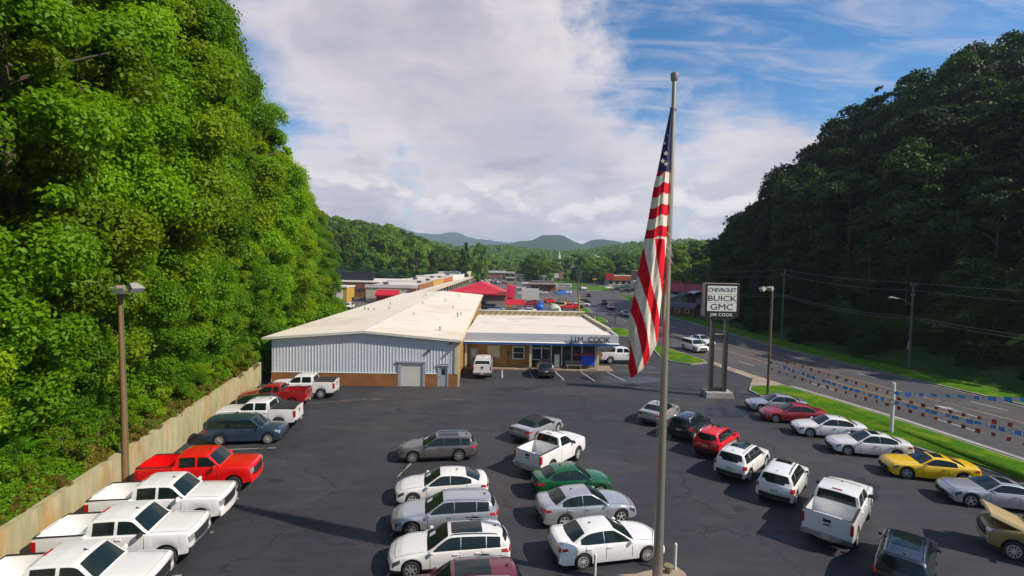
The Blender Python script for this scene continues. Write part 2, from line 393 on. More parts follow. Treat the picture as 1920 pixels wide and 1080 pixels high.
def wheel_meshes(wr, style):
    key = (round(wr, 3), style)
    if key in WHEELS: return WHEELS[key]
    rr = wr * (0.66 if style != 'truck' else 0.62); hw = 0.115
    prof = [(rr * 0.96, -hw), (wr * 0.92, -hw), (wr * 0.985, -hw * 0.72), (wr, -hw * 0.3), (wr, hw * 0.3), (wr * 0.985, hw * 0.72), (wr * 0.92, hw), (rr, hw), (rr * 0.97, hw * 0.6)]
    n = 28; v = []; f = []
    for k in range(n):
        a = 2 * math.pi * k / n
        for r, y in prof: v.append((r * math.cos(a), y, r * math.sin(a)))
    m = len(prof)
    for k in range(n):
        for j in range(m - 1):
            f.append((k * m + j, k * m + j + 1, ((k + 1) % n) * m + j + 1, ((k + 1) % n) * m + j))
    tyre = mesh_from('tyre', v, f, (RUBBER,), None, True, 35)
    mb = MB(); rim = []
    # outer lip ring + dark dish + spokes, facing +y
    v, f, fm = [], [], []
    ring = [(rr * 1.0, hw * 0.98), (rr * 0.90, hw * 1.0), (rr * 0.87, hw * 0.55), (rr * 0.15, hw * 0.42)]
    for k in range(n):
        a = 2 * math.pi * k / n
        for r, y in ring: v.append((r * math.cos(a), y, r * math.sin(a)))
    for k in range(n):
        for j in range(3):
            f.append((k * 4 + j, k * 4 + j + 1, ((k + 1) % n) * 4 + j + 1, ((k + 1) % n) * 4 + j)); fm.append(0 if j == 0 else 1)
    ns = {'five': 5, 'ten': 10, 'truck': 6, 'seven': 7}[style]
    for s in range(ns):
        a = 2 * math.pi * s / ns + 0.3
        ca, sa = math.cos(a), math.sin(a)
        w0, w1 = rr * (0.13 if ns <= 7 else 0.06), rr * (0.10 if ns <= 7 else 0.055)
        b = len(v)
        for (r, w, y) in ((0.08 * rr, w0, hw * 0.92), (rr * 0.89, w1, hw * 0.96)):
            for sg in (-1, 1):
                for yy in (y, y - 0.035):
                    v.append((r * ca - sg * w * sa, yy, r * sa + sg * w * ca))
        f += [(b, b + 2, b + 6, b + 4), (b, b + 4, b + 5, b + 1), (b + 2, b + 3, b + 7, b + 6)]; fm += [0, 0, 0]
    b = len(v)
    for k in range(12):
        a = 2 * math.pi * k / 12; v.append((rr * 0.19 * math.cos(a), hw, rr * 0.19 * math.sin(a)))
    f.append(tuple(b + k for k in range(11, -1, -1))); fm.append(0)
    rim_me = mesh_from('rim', v, f, (DARKALLOY if style == 'seven' else ALLOY, RIMBACK), fm, False)
    WHEELS[key] = (tyre, rim_me)
    return WHEELS[key]
WHEELS = {}
CARS = {}

def build_car(kind):
    """meshes of one kind of car: list of (part name, mesh, material role, parent part)"""
    if kind in CARS: return CARS[kind]
    S = SPEC[kind]
    L, W, belt, wr = S['L'], S['W'], S['belt'], S['wr']
    xf = L / 2 - S['fo']; xr = xf - S['wb']; ro = xr + L / 2; zb = S['zb']
    pick = S.get('pickup', False)
    Ra = wr + (0.10 if pick else 0.075 if S.get('clad') else 0.055)
    gh = S['gh']; gx0, gx1 = gh[0][0], gh[-1][0]; gxm = (gx0 + gx1) / 2; ghw = (gx1 - gx0) / 2
    T = lambda x: interp(S['top'], x)
    def Wp(x):
        w = W
        if x > xf: w *= 1 - 0.055 * ((x - xf) / S['fo']) ** 2
        if x < xr: w *= 1 - 0.045 * ((xr - x) / ro) ** 2
        return w
    def bow(p):
        x, y, z = p; k = min(1.2, (y / W) ** 2); B = 0.20 if not pick else 0.10
        dx = 0.0
        if x > xf: dx -= k * B * ((x - xf) / S['fo']) ** 2
        if x < xr: dx += k * (B * 0.75 if not pick else 0.015) * ((xr - x) / ro) ** 2
        g = sstep(belt - 0.03, belt + 0.12, z)
        if g > 0 and gx0 - 0.1 < x < gx1 + 0.1: dx -= g * k * (0.16 if not pick else 0.10) * max(-0.5 if pick else -1, min(1, (x - gxm) / ghw)) ** 3
        return (x + dx, y, z)
    def zlow(x):
        z = zb
        e = min(L / 2 - x, x + L / 2)
        if e < 0.35: z += (1 - e / 0.35) ** 2 * (0.10 if not pick else 0.05)
        return z
    def arch(x):
        for xw in (xf, xr):
            d = abs(x - xw)
            if d < Ra: return wr + math.sqrt(max(0, Ra * Ra - d * d))
        return None
    def ring(x, bed=False):
        w = Wp(x); zt = T(x); z0b = zlow(x); a = arch(x)
        z0 = a if a is not None else z0b
        win = W - 0.30 if a is not None else w * 0.90
        zt = max(zt, z0 + 0.10)
        zs = zt - min(0.13 if not pick else 0.07, 0.4 * (zt - z0))
        zm = z0 + min(0.10, 0.3 * (zs - z0))
        zq = max(lerp(zm, zs, 0.5), zm + 0.01)
        cr = 0.035 if not pick else 0.03
        r = [(0, z0b), (win, z0b), (win, z0), (w * 0.975, z0), (w * 0.995, zm), (w, zq), (w * 0.985, zs)]
        if bed: r += [(w * 0.975, S['rail']), (w * 0.865, S['rail']), (w * 0.85, S['floor']), (0, S['floor'])]
        else: r += [(w * (0.97 if pick else 0.95), zs + 0.62 * (zt - zs)), (w * (0.905 if pick else 0.86), zt), (w * 0.45, zt + cr * 0.8), (0, zt + cr)]
        return r
    # stations
    xs = set()
    for x, _ in S['top']: xs.add(round(x, 4))
    n = 26
    for i in range(n + 1): xs.add(round(-L / 2 + L * i / n, 4))
    for xw in (xf, xr):
        xs = {x for x in xs if abs(x - xw) > Ra + 0.015}
        for k in range(13): xs.add(round(xw + (Ra - 0.0005) * math.cos(math.pi * k / 12), 4))
        xs.add(round(xw - Ra - 0.002, 4)); xs.add(round(xw + Ra + 0.002, 4))
    st = [(x, False) for x in sorted(xs)]
    if pick:
        b0, b1 = S['bed']
        st = [(x, b0 < x < b1) for x, _ in st if abs(x - b0) > 0.004 and abs(x - b1) > 0.004] + [(b0 - 0.002, False), (b0 + 0.002, True), (b1 - 0.002, True), (b1 + 0.002, False)]
        st.sort()
    V, F, FM = [], [], []
    rings = []
    for x, bd in st:
        r = ring(x, bd); idx = []
        full = [(-y, z) for y, z in r[::-1]][0:-1] + r          # from top centre down the right side, under, up the left
        full = full[:-1]
        for y, z in full:
            idx.append(len(V)); V.append(bow((x, y, z)))
        rings.append(idx)
    m = len(rings[0])
    dark_seg = set()
    nh = 10
    for k in range(m):
        # segments near the underside are dark
        j = k if k < m / 2 else m - 1 - k
        lim = 7 if not S.get('clad') else 6
        if j >= lim + 0: dark_seg.add(k)
    for a, b in zip(rings, rings[1:]):
        for k in range(m):
            F.append((a[k], b[k], b[(k + 1) % m], a[(k + 1) % m])); FM.append(1 if k in dark_seg else 0)
    F.append(tuple(rings[0])); FM.append(0); F.append(tuple(rings[-1][::-1])); FM.append(0)
    out = []
    body = mesh_from('body', V, F, (TRIM, TRIM), FM, True, 32)
    bm = bmesh.new(); bm.from_mesh(body); bmesh.ops.recalc_face_normals(bm, faces=bm.faces); bm.to_mesh(body); bm.free()
    out.append(('body', body, 'paint', None))
    # greenhouse
    RZ = lambda x: interp(gh, x)
    tum = S['tumble']; roof = max(z for _, z in gh)
    def ysd(x, z): return Wp(x) * 0.915 - tum * max(0, (z - belt)) / (roof - belt) * (0.8 + 0.2 * max(0, (z - belt)) / (roof - belt))
    def edge(x): return max(belt - 0.02, RZ(x) - 0.05)
    def yin(x): return max(0.1, ysd(x, edge(x)) - 0.035)
    def topz(x, y):
        u = y / yin(x); return RZ(x) - 0.045 * u * u - 0.0
    gxs = set(round(x, 4) for x, _ in gh)
    for i in range(25): gxs.add(round(lerp(gx0, gx1, i / 24), 4))
    V, F = [], []; rings = []
    for x in sorted(gxs):
        e = edge(x); b = belt - 0.06
        half = [(ysd(x, b), b), (ysd(x, lerp(b, e, .5)), lerp(b, e, .5)), (ysd(x, lerp(b, e, .93)), lerp(b, e, .93)), (yin(x), topz(x, yin(x))), (yin(x) * .66, topz(x, yin(x) * .66)), (yin(x) * .33, topz(x, yin(x) * .33)), (0, topz(x, 0))]
        full = half + [(-y, z) for y, z in half[::-1][1:]]
        rings.append([len(V) + i for i in range(len(full))])
        V += [bow((x, y, z)) for y, z in full]
    m = len(rings[0])
    for a, b in zip(rings, rings[1:]):
        for k in range(m - 1): F.append((a[k], a[k + 1], b[k + 1], b[k]))
    F.append(tuple(rings[0])); F.append(tuple(rings[-1][::-1]))
    me = mesh_from('roof', V, F, (TRIM,), None, True, 38)
    bm = bmesh.new(); bm.from_mesh(me); bmesh.ops.recalc_face_normals(bm, faces=bm.faces); bm.to_mesh(me); bm.free()
    out.append(('roof', me, 'fabric' if S.get('fabric') else 'paint', None))
    def pane(pts, name, role, parent=None, dbl=True):
        v, f = grid_mesh(pts)
        me = mesh_from(name, [bow(p) for p in v], f, (GLASS,), None, True)
        out.append((name, me, role, parent))
    def screen(x0, x1, name, ux=0.93, off=0.012):
        sg = 1 if x1 > x0 else -1
        P = []
        for i in range(6):
            x = lerp(x0, x1, i / 5.0); row = []
            for j in range(9):
                u = -ux + 2 * ux * j / 8
                y = u * yin(x); row.append((x + sg * off * 0.6, y, topz(x, y) + off))
            P.append(row)
        pane(P, name, 'glass')
    ws_top, ws_bot = gh[-2][0], gh[-1][0]
    screen(ws_top + (0.0 if pick else -0.02), ws_bot - 0.10, 'windshield', 0.90 if pick else 0.93)
    screen(gh[1][0] + (-0.006 if pick else 0.02), gh[0][0] + (0.018 if pick else 0.045 if S.get('hatch') else 0.10), 'rear_window', 0.90)
    # windshield stock sheet lies on the glass
    for sg in (1, -1):
        for (xa, xb) in S['side']:
            P = []
            for i in range(9):
                x = lerp(xa, xb, i / 8.0); row = []
                h0 = belt - 0.005; h1 = edge(x)
                lo, hi = (0.06, 0.90) if pick else (0.05, 0.94)
                if h1 - h0 < 0.10: hi = 0.35
                for j in range(4):
                    z = lerp(h0, h1, lerp(lo, hi, j / 3.0)); row.append((x, sg * (ysd(x, z) + 0.008), z))
                P.append(row)
            pane(P, 'side_window', 'glass')
    # side helpers
    def yb(x, z):
        r = ring(x)[3:9]
        for (ya, za), (yc, zc) in zip(r, r[1:]):
            if za <= z <= zc and zc > za: return lerp(ya, yc, (z - za) / (zc - za))
        return r[0][0] if z < r[0][1] else r[-1][0]
    # door seams, one mesh for all thin gaps
    mb = MB()
    for sg in (1, -1):
        for x in S['doors']:
            zlo, zhi = zb + 0.12, T(x) - 0.05
            a = arch(x)
            if a: zlo = a + 0.06
            for i in range(4):
                za, zc = lerp(zlo, zhi, i / 4), lerp(zlo, zhi, (i + 1) / 4)
                q = [bow((x + d, sg * (yb(x, z) + 0.004), z)) for d, z in ((-0.009, za), (0.009, za), (0.009, zc), (-0.009, zc))]
                mb.quad(*(q if sg < 0 else q[::-1]))
    out.append(('door_seam', mb.mesh('door_seam', TRIM), 'trim', None))
    for sg in (1, -1):
        ds = S['doors']
        for a, b in zip(ds, ds[1:]):
            x = b + 0.16; z = belt - 0.13
            y = yb(x, z)
            out.append(('door_handle', MB().box(x - 0.10, x + 0.10, sg * y if sg > 0 else -y - 0.035, y + 0.035 if sg > 0 else -y, z - 0.015, z + 0.02).mesh('door_handle', TRIM), 'handle', None))
        x = S['side'][0][1] - (0.12 if not pick else 0.18); y = ysd(x, belt) ; s = 1.35 if pick else 0.85
        mm = MB(); v = []
        for dx, k in ((-0.075, .8), (-0.02, 1.0), (0.06, 0.55)):
            for yy, zz in ((0.02, 0), (0.21 * s, -0.01), (0.23 * s, 0.08), (0.19 * s, 0.155 * s), (0.05, 0.13 * s)):
                v.append((x + dx, sg * (y + lerp(0.12, yy, k)), belt - 0.035 + lerp(0.06, zz * .85, k)))
        f = [(i * 5 + j, i * 5 + (j + 1) % 5, (i + 1) * 5 + (j + 1) % 5, (i + 1) * 5 + j) for i in range(2) for j in range(5)] + [(4, 3, 2, 1, 0), (10, 11, 12, 13, 14)]
        mm.add(v, f)
        out.append(('mirror', mm.mesh('mirror', TRIM, True, 50), 'mirror', None))
    # hood and boot-lid gaps on the upper surface
    def ztop(x, y):
        r = ring(x)[6:]
        for (ya, za), (yc, zc) in zip(r, r[1:]):
            if ya >= y >= yc and ya > yc: return lerp(za, zc, (ya - y) / (ya - yc))
        return r[-1][1]
    def gap(path, w=0.016):
        for (xa, ya), (xc, yc) in zip(path, path[1:]):
            d = Vector((xc - xa, yc - ya)).normalized(); n = Vector((-d.y, d.x)) * w / 2
            mb2.quad(*[bow((x, y, ztop(x, abs(y)) + 0.006)) for x, y in ((xa - n.x, ya - n.y), (xc - n.x, yc - n.y), (xc + n.x, yc + n.y), (xa + n.x, ya + n.y))])
    mb2 = MB(); hx0, hx1 = gh[-1][0] - 0.02, L / 2 - (0.16 if pick else 0.30)
    for sg in (1, -1): gap([(lerp(hx0, hx1, i / 6), sg * W * (0.83 - 0.06 * i / 6)) for i in range(7)])
    gap([(hx1, W * 0.77 * (1 - i / 4)) for i in range(9)])
    out.append(('hood_gap', mb2.mesh('hood_gap', TRIM), 'trim', None))
    if kind in ('sedan', 'liftback', 'compact', 'coupe', 'convertible'):
        mb2 = MB(); tx0, tx1 = gh[0][0] - 0.06, -L / 2 + 0.16
        for sg in (1, -1): gap([(lerp(tx0, tx1, i / 3), sg * W * 0.72) for i in range(4)])
        out.append(('boot_gap', mb2.mesh('boot_gap', TRIM), 'trim', None))
    # faces of nose and tail: plates that follow the outline
    top = S['top']
    def xfront(z):
        for i in range(len(top) - 1, 0, -1):
            (xa, za), (xb, zbb) = top[i - 1], top[i]
            if za >= z >= zbb and za > zbb: return lerp(xa, xb, (za - z) / (za - zbb))
        return L / 2
    def xrear(z):
        for i in range(len(top) - 1):
            (xa, za), (xb, zbb) = top[i], top[i + 1]
            if za <= z <= zbb and zbb > za: return lerp(xa, xb, (z - za) / (zbb - za))
        return -L / 2
    def plate(y0, y1, z0, z1, name, m, role, front=True, off=0.015, ny=6, nz=4, parent=None, wrap=0.0):
        P = []
        for i in range(nz + 1):
            z = lerp(z0, z1, i / nz); row = []
            for j in range(ny + 1):
                y = lerp(y0, y1, j / ny)
                x = xfront(z) + off if front else xrear(z) - off
                row.append(bow((x, y, z)))
            P.append(row)
        v, f = grid_mesh(P)
        v2 = [(x - (0.05 if front else -0.05), y, z) for x, y, z in v]
        k = len(v); nn = ny + 1
        edge_ = [(0, j) for j in range(ny)]
        F2 = f + [tuple(i + k for i in q[::-1]) for q in f]
        loop = [j for j in range(nn)] + [(i) * nn + ny for i in range(1, nz + 1)] + [nz * nn + j for j in range(ny - 1, -1, -1)] + [i * nn for i in range(nz - 1, 0, -1)]
        for a, b in zip(loop, loop[1:] + loop[:1]): F2.append((a, b, b + k, a + k))
        me = mesh_from(name, v + v2, F2, (m,), None, True, 40)
        bm = bmesh.new(); bm.from_mesh(me); bmesh.ops.recalc_face_normals(bm, faces=bm.faces); bm.to_mesh(me); bm.free()
        out.append((name, me, role, parent))
    def corner(x0, x1, z0, z1, name, m, sg, off=0.012):
        P = []
        for i in range(5):
            x = lerp(x0, x1, i / 4); row = []
            for j in range(4):
                z = lerp(z0(x) if callable(z0) else z0, z1(x) if callable(z1) else z1, j / 3)
                row.append(bow((x, sg * (yb(x, z) + off), z)))
            P.append(row)
        v, f = grid_mesh(P)
        out.append((name, mesh_from(name, v, f, (m,), None, True), name, None))
    if pick:
        zc = T(2.0) if kind == 'crew' else T(1.8)
        plate(-0.60, 0.60, 0.78, 1.12, 'grille', TRIM, 'grille', True, 0.03)
        for sg in (1, -1):
            a, b = sorted((sg * 0.62, sg * 0.955)); plate(a, b, 0.92, 1.14, 'headlight', CLEARLENS, 'headlight', True, 0.02, 4)
            mbx = MB().box(-L / 2 - 0.012, -L / 2 + 0.16, *sorted((sg * (Wp(-L / 2) - 0.095), sg * (Wp(-L / 2) + 0.012))), 0.86, 1.28 if kind != 'extended' else 1.20)
            out.append(('taillight', mbx.mesh('taillight', REDLENS), 'taillight', None))
        plate(-0.97, 0.97, 0.50, 0.74, 'front_bumper', CHROME, 'bumper', True, 0.07, 10)
        out.append(('rear_bumper', MB().box(-L / 2 - 0.13, -L / 2 + 0.02, -0.97, 0.97, 0.47, 0.66).box(-L / 2 - 0.135, -L / 2 - 0.02, -0.35, 0.35, 0.43, 0.50).mesh('rear_bumper', CHROME), 'bumper', None))
        out.append(('license_plate', MB().box(-L / 2 - 0.142, -L / 2 - 0.131, -0.16, 0.16, 0.50, 0.64).mesh('license_plate', PLATE), 'plate', None))
        out.append(('tailgate_handle', MB().box(-L / 2 - 0.014, -L / 2 - 0.001, -0.15, 0.15, 1.12, 1.24).box(-L / 2 - 0.016, -L / 2 - 0.001, -0.13, 0.13, 0.99, 1.04).mesh('tailgate_handle', TRIM), 'trim', None))
        b0, b1 = S['bed']; rl = MB()
        for sg in (1, -1):
            rl.box(-L / 2 + 0.03, b1 + 0.02, *sorted((sg * (W * 0.865 - 0.005), sg * W * 0.965)), S['rail'] + 0.002, S['rail'] + 0.022)
        rl.box(-L / 2 + 0.01, -L / 2 + 0.075, -W * 0.86, W * 0.86, S['rail'] + 0.002, S['rail'] + 0.018)
        out.append(('bed_rail_cap', rl.mesh('bed_rail_cap', TRIM), 'trim', None))
        hs = MB().box(S['gh'][2][0] - 0.03, S['gh'][2][0] + 0.05, -0.20, 0.20, roof - 0.035, roof + 0.005)
        out.append(('brake_light', hs.mesh('brake_light', REDLENS), 'taillight', None))
    else:
        zn = interp(top, L / 2 - 0.2)
        big = S.get('hatch')
        g0, g1 = (0.55, 0.80) if big else (0.40, 0.60)
        plate(-0.50, 0.50, g0, g1, 'grille', TRIM, 'grille', True, 0.012)
        plate(-0.62, 0.62, zlow(L / 2) + 0.03, zlow(L / 2) + 0.11, 'air_dam', TRIM, 'trim', True, 0.014, 8, 2)
        for sg in (1, -1):
            corner(L / 2 - 0.50, L / 2 - 0.10, lambda x: T(x) - 0.17 - 0.1 * (x - L / 2 + .5), lambda x: T(x) - 0.045, 'headlight', CLEARLENS if kind in ('boxwagon', 'suv', 'smallsuv') else DARKLENS, sg)
            if big:
                x1 = -L / 2
                mbx = MB()
                a, b = 0.86, 1.30 if kind != 'boxwagon' else 1.02
                v, f = grid_mesh([[bow((xrear(z) + dx, sg * (W * yy), z)) for (dx, yy) in ((0.22, 1.003), (0.08, 0.985), (-0.012, 0.955), (-0.016, 0.80))] for z in (0.86, 0.94, 1.02, 1.08)])
                me = mesh_from('taillight', v, f, (REDLENS,), None, True); out.append(('taillight', me, 'taillight', None))
            else:
                corner(-L / 2 + 0.06, -L / 2 + 0.42, lambda x: 0.80 + 0.10 * (x + L / 2), lambda x: 0.95 - 0.02 * (x + L / 2), 'taillight', REDLENS, sg)
                a, b = sorted((sg * 0.50, sg * 0.86)); plate(a, b, 0.80, 0.93, 'taillight', REDLENS, 'taillight', False, 0.012, 4)
        plate(-0.17, 0.17, 0.70 if not big else 0.78, 0.82 if not big else 0.90, 'license_plate', PLATE, 'plate', False, 0.02, 2, 2)
        plate(-0.74, 0.74, zlow(-L / 2) + 0.02, zlow(-L / 2) + (0.13 if not S.get('clad') else 0.22), 'rear_bumper', TRIM, 'trim', False, 0.014, 8, 2)
        if S.get('rails'):
            for sg in (1, -1):
                x0, x1 = gh[2][0] + 0.10, gh[-2][0] - 0.12
                pts = [(x, sg * (yin(x) - 0.03), topz(x, yin(x) - 0.03) + dz) for x, dz in ((x0, 0.0), (x0 + 0.12, 0.05), ((x0 + x1) / 2, 0.055), (x1 - 0.12, 0.05), (x1, 0.0))]
                out.append(('roof_rail', MB().tube([bow(p) for p in pts], 0.02, 6).mesh('roof_rail', CHROME, True), 'rail', None))
    fin_x = gh[2][0] + 0.22
    fz = topz(fin_x, 0)
    if not S.get('fabric'):
        fx = fin_x if not pick else gh[-2][0] - 0.25
        fz = topz(fx, 0)
        out.append(('roof_fin', MB().add([(fx - 0.09, -0.03, fz - 0.01), (fx - 0.09, 0.03, fz - 0.01), (fx + 0.1, 0, fz - 0.01), (fx - 0.07, 0, fz + 0.075)], [(0, 1, 3), (1, 2, 3), (2, 0, 3), (0, 2, 1)]).mesh('roof_fin', TRIM), 'trim', None))
    # optional pieces
    opt = {}
    def sheet(x0, x1, hw, name, m, off):
        P = [[bow((x, y, topz(x, y) + off)) for y in (-hw, -hw * .5, 0, hw * .5, hw)] for x in (x0, lerp(x0, x1, .33), lerp(x0, x1, .66), x1)]
        v, f = grid_mesh(P)
        me = mesh_from(name, v, [q[::-1] for q in f], (m,), None, True)
        bm = bmesh.new(); bm.from_mesh(me); bmesh.ops.recalc_face_normals(bm, faces=bm.faces); bm.to_mesh(me); bm.free()
        return me
    if not pick:
        r1 = gh[-2][0] - 0.16
        opt['sunroof'] = sheet(r1 - 0.52, r1, 0.40, 'sunroof', GLASS, 0.012)
        opt['panorama'] = sheet(max(r1 - 1.25, gh[2][0] + 0.25), r1, 0.44, 'sunroof', GLASS, 0.012)
    x0, x1 = lerp(ws_top, ws_bot, 0.52), lerp(ws_top, ws_bot, 0.78)
    P = [[bow((x + 0.012, y, topz(x, y) + 0.02)) for y in (-0.36, -0.22, -0.08)] for x in (x0, x1)]
    v, f = grid_mesh(P); opt['sticker'] = mesh_from('window_sticker', v, f, (PAPER,), None, True)
    if pick:
        b0, b1 = S['bed']
        P = [[(x, y, S['rail'] + 0.03 + 0.025 * (1 - (y / W) ** 2)) for y in (-W * .93, -W * .6, 0, W * .6, W * .93)] for x in (b0 - 0.02, -2.2, -1.6, b1 - 0.0)]
        v, f = grid_mesh(P); opt['tonneau'] = mesh_from('tonneau_cover', v, [q for q in f], (VINYL,), None, True)
        hw = W * 0.90
        tp = MB()
        zt_ = roof - 0.06
        v = [(b0 - 0.03, -hw, S['rail'] + .024), (b1, -hw, S['rail'] + .024), (b1, hw, S['rail'] + .024), (b0 - 0.03, hw, S['rail'] + .024), (b0 + 0.10, -hw + .14, zt_), (b1, -hw + .14, zt_ + .02), (b1, hw - .14, zt_ + .02), (b0 + 0.10, hw - .14, zt_)]
        tp.add(v, [(3, 2, 1, 0), (4, 5, 6, 7), (0, 1, 5, 4), (1, 2, 6, 5), (2, 3, 7, 6), (3, 0, 4, 7)])
        opt['topper'] = tp.mesh('bed_topper', TRIM)
        g = MB(); q = [(b0 - 0.02, -hw + .09, S['rail'] + .08), (b0 - 0.02, hw - .09, S['rail'] + .08), (b0 + 0.09, hw - .2, zt_ - .06), (b0 + 0.09, -hw + .2, zt_ - .06)]
        g.quad(*[(x - 0.012, y, z) for x, y, z in q][::-1]); opt['topper_window'] = g.mesh('topper_window', GLASS)
    CARS[kind] = (out, opt, dict(xf=xf, xr=xr, wr=wr, W=W))
    return CARS[kind]

def car(kind, name, paint, x, y, hd, label, cat, group=None, style='five', opts=(), cladding=True, z=0.0, simple=False, skip=()):
    out, opt, d = build_car(kind)
    root = empty(name, (x, y, z), R(hd), label, cat, group)
    if SPEC[kind].get('pickup'): root.scale = (0.955, 1.0, 1.09)
    P = PAINT[paint]
    def slot(o, m, i=0):
        o.material_slots[i].link = 'OBJECT'; o.material_slots[i].material = m
    for nm, me, role, par in out:
        if simple and nm in ('hood_gap', 'boot_gap', 'door_seam', 'door_handle', 'air_dam', 'roof_fin', 'license_plate', 'tailgate_handle', 'brake_light'): continue
        if nm in skip: continue
        o = put(nm, me, root)
        if nm == 'body':
            slot(o, P, 0)
            if not cladding: slot(o, TRIM, 1)
        elif role == 'paint': slot(o, P)
        elif role == 'fabric': slot(o, FABRIC)
        elif role in ('handle',): slot(o, P if paint not in ('black',) else TRIM)
        elif role == 'mirror': slot(o, P if 'black_mirror' not in opts else TRIM)
        elif role == 'bumper' and 'body_bumper' in opts: slot(o, P)
        elif role == 'grille' and 'chrome_grille' in opts: slot(o, CHROME)
    for k in opts:
        if k in opt:
            o = put({'panorama': 'sunroof', 'sticker': 'window_sticker', 'tonneau': 'tonneau_cover', 'topper': 'bed_topper'}.get(k, k), opt[k], root)
            if k == 'topper':
                slot(o, P); put('topper_window', opt['topper_window'], o)
    tyre, rim = wheel_meshes(d['wr'], style)
    for wx in (d['xf'], d['xr']):
        for sg in (1, -1):
            w = put('wheel', tyre, root, (wx, sg * (d['W'] - 0.135), d['wr']), (0, 0, 0 if sg > 0 else math.pi))
            put('rim', rim, w)
    return root
# ------------------------------------------------------------------ ground, lot, road
def asphalt(name, base, patch, crack=True, rough=0.82, cs=0.16):
    m = bpy.data.materials.new(name); m.use_nodes = True
    t = m.node_tree; b = t.nodes['Principled BSDF']; N = NT(t.nodes, t.links)
    co = t.nodes.new('ShaderNodeTexCoord').outputs['Object']
    col = N.mix(N.ramp(N.noise(co, 0.09, 6.0, 0.62, 0.5), 0.42, 0.66), rgba(base), rgba(patch))
    col = N.mix(N.ramp(N.noise(co, 0.045, 6.0, 0.62, 0.8), 0.48, 0.68, 0, 0.8), col, rgba((patch[0] * 1.38, patch[1] * 1.22, patch[2] * 1.06)))
    g = N.ramp(N.noise(co, 45.0, 3.0, 0.7), 0.3, 0.7, 0.80, 1.22, 'LINEAR')
    g = N.math('MULTIPLY', g, N.ramp(N.noise(co, 1.3, 6.0, 0.7, 0.4), 0.3, 0.7, 0.86, 1.16, 'LINEAR'))
    st = t.nodes.new('ShaderNodeMapping'); t.links.new(co, st.inputs[0]); st.inputs['Scale'].default_value = (0.22, 1.6, 1); st.inputs['Rotation'].default_value = (0, 0, 0.35)
    g = N.math('MULTIPLY', g, N.ramp(N.noise(st.outputs[0], 1.0, 4.0, 0.6), 0.35, 0.75, 0.92, 1.18))
    if crack:
        nz = t.nodes.new('ShaderNodeTexNoise'); nz.inputs['Scale'].default_value = 0.55; nz.inputs['Detail'].default_value = 6.0; nz.inputs['Roughness'].default_value = 0.65
        t.links.new(co, nz.inputs['Vector'])
        off = t.nodes.new('ShaderNodeVectorMath'); off.operation = 'SCALE'; t.links.new(nz.outputs['Color'], off.inputs[0]); off.inputs[3].default_value = 3.2
        vo = t.nodes.new('ShaderNodeTexVoronoi'); vo.feature = 'DISTANCE_TO_EDGE'; vo.inputs['Scale'].default_value = cs
        t.links.new(N.vmath('ADD', co, off.outputs[0]), vo.inputs['Vector'])
        c = N.ramp(vo.outputs['Distance'], 0.0, 0.012, 1.0, 0.0)
        c = N.math('MULTIPLY', c, N.ramp(N.noise(co, 0.13, 3.0, 0.5), 0.40, 0.54))
        g = N.math('MULTIPLY', g, N.math('SUBTRACT', 1.0, N.math('MULTIPLY', c, 0.72)))
    mx = t.nodes.new('ShaderNodeMix'); mx.data_type = 'RGBA'; mx.blend_type = 'MULTIPLY'; mx.inputs[0].default_value = 1.0
    t.links.new(col, mx.inputs[6]); t.links.new(g, mx.inputs[7])
    t.links.new(mx.outputs[2], b.inputs['Base Color'])
    b.inputs['Roughness'].default_value = rough
    t.links.new(N.ramp(N.noise(co, 0.25, 4.0, 0.6), 0.3, 0.7, rough - 0.18, rough + 0.08), b.inputs['Roughness'])
    bp = t.nodes.new('ShaderNodeBump'); bp.inputs['Strength'].default_value = 0.35; bp.inputs['Distance'].default_value = 0.01
    t.links.new(N.noise(co, 60.0, 2.0, 0.7), bp.inputs['Height']); t.links.new(bp.outputs[0], b.inputs['Normal'])
    return m
ASPH = asphalt('lot_asphalt', (0.026, 0.027, 0.033), (0.040, 0.039, 0.043))
ROADM = asphalt('road_asphalt', (0.052, 0.050, 0.052), (0.066, 0.062, 0.062), True, 0.85, 0.10)
FARASPH = asphalt('old_asphalt', (0.085, 0.078, 0.078), (0.11, 0.10, 0.095), False)
GRASS = mat('verge_grass', (0.045, 0.135, 0.002), 0.95, var=0.4, vscale=5.0, bump=0.9, bscale=30.0, color2=(0.12, 0.185, 0.006), c2scale=0.6, spec=0.1)
FIELD = mat('valley_grass', (0.045, 0.10, 0.012), 0.95, var=0.3, vscale=0.3, bump=0.6, bscale=2.0, color2=(0.07, 0.13, 0.02), c2scale=0.02, spec=0.1)
FLOORM = mat('forest_floor', (0.045, 0.060, 0.012), 0.95, var=0.35, vscale=1.5, bump=1.0, bscale=3.0, color2=(0.10, 0.05, 0.018), c2scale=0.35, spec=0.1)
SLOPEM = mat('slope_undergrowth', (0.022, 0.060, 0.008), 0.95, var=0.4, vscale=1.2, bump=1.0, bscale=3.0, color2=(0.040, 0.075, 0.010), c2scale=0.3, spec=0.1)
CONC = mat('concrete', (0.36, 0.34, 0.30), 0.9, var=0.12, vscale=2.5, bump=0.3, bscale=25, color2=(0.27, 0.25, 0.21), c2scale=0.7)
TANCONC = mat('tan_sidewalk', (0.33, 0.26, 0.19), 0.9, var=0.12, vscale=1.5, bump=0.3, bscale=25, color2=(0.24, 0.18, 0.13), c2scale=0.5)
WHITELINE = mat('white_road_paint', (0.42, 0.42, 0.41), 0.7, var=0.25, vscale=6.0, color2=(0.20, 0.20, 0.20), c2scale=3.0, c2lo=0.55, c2hi=0.7)
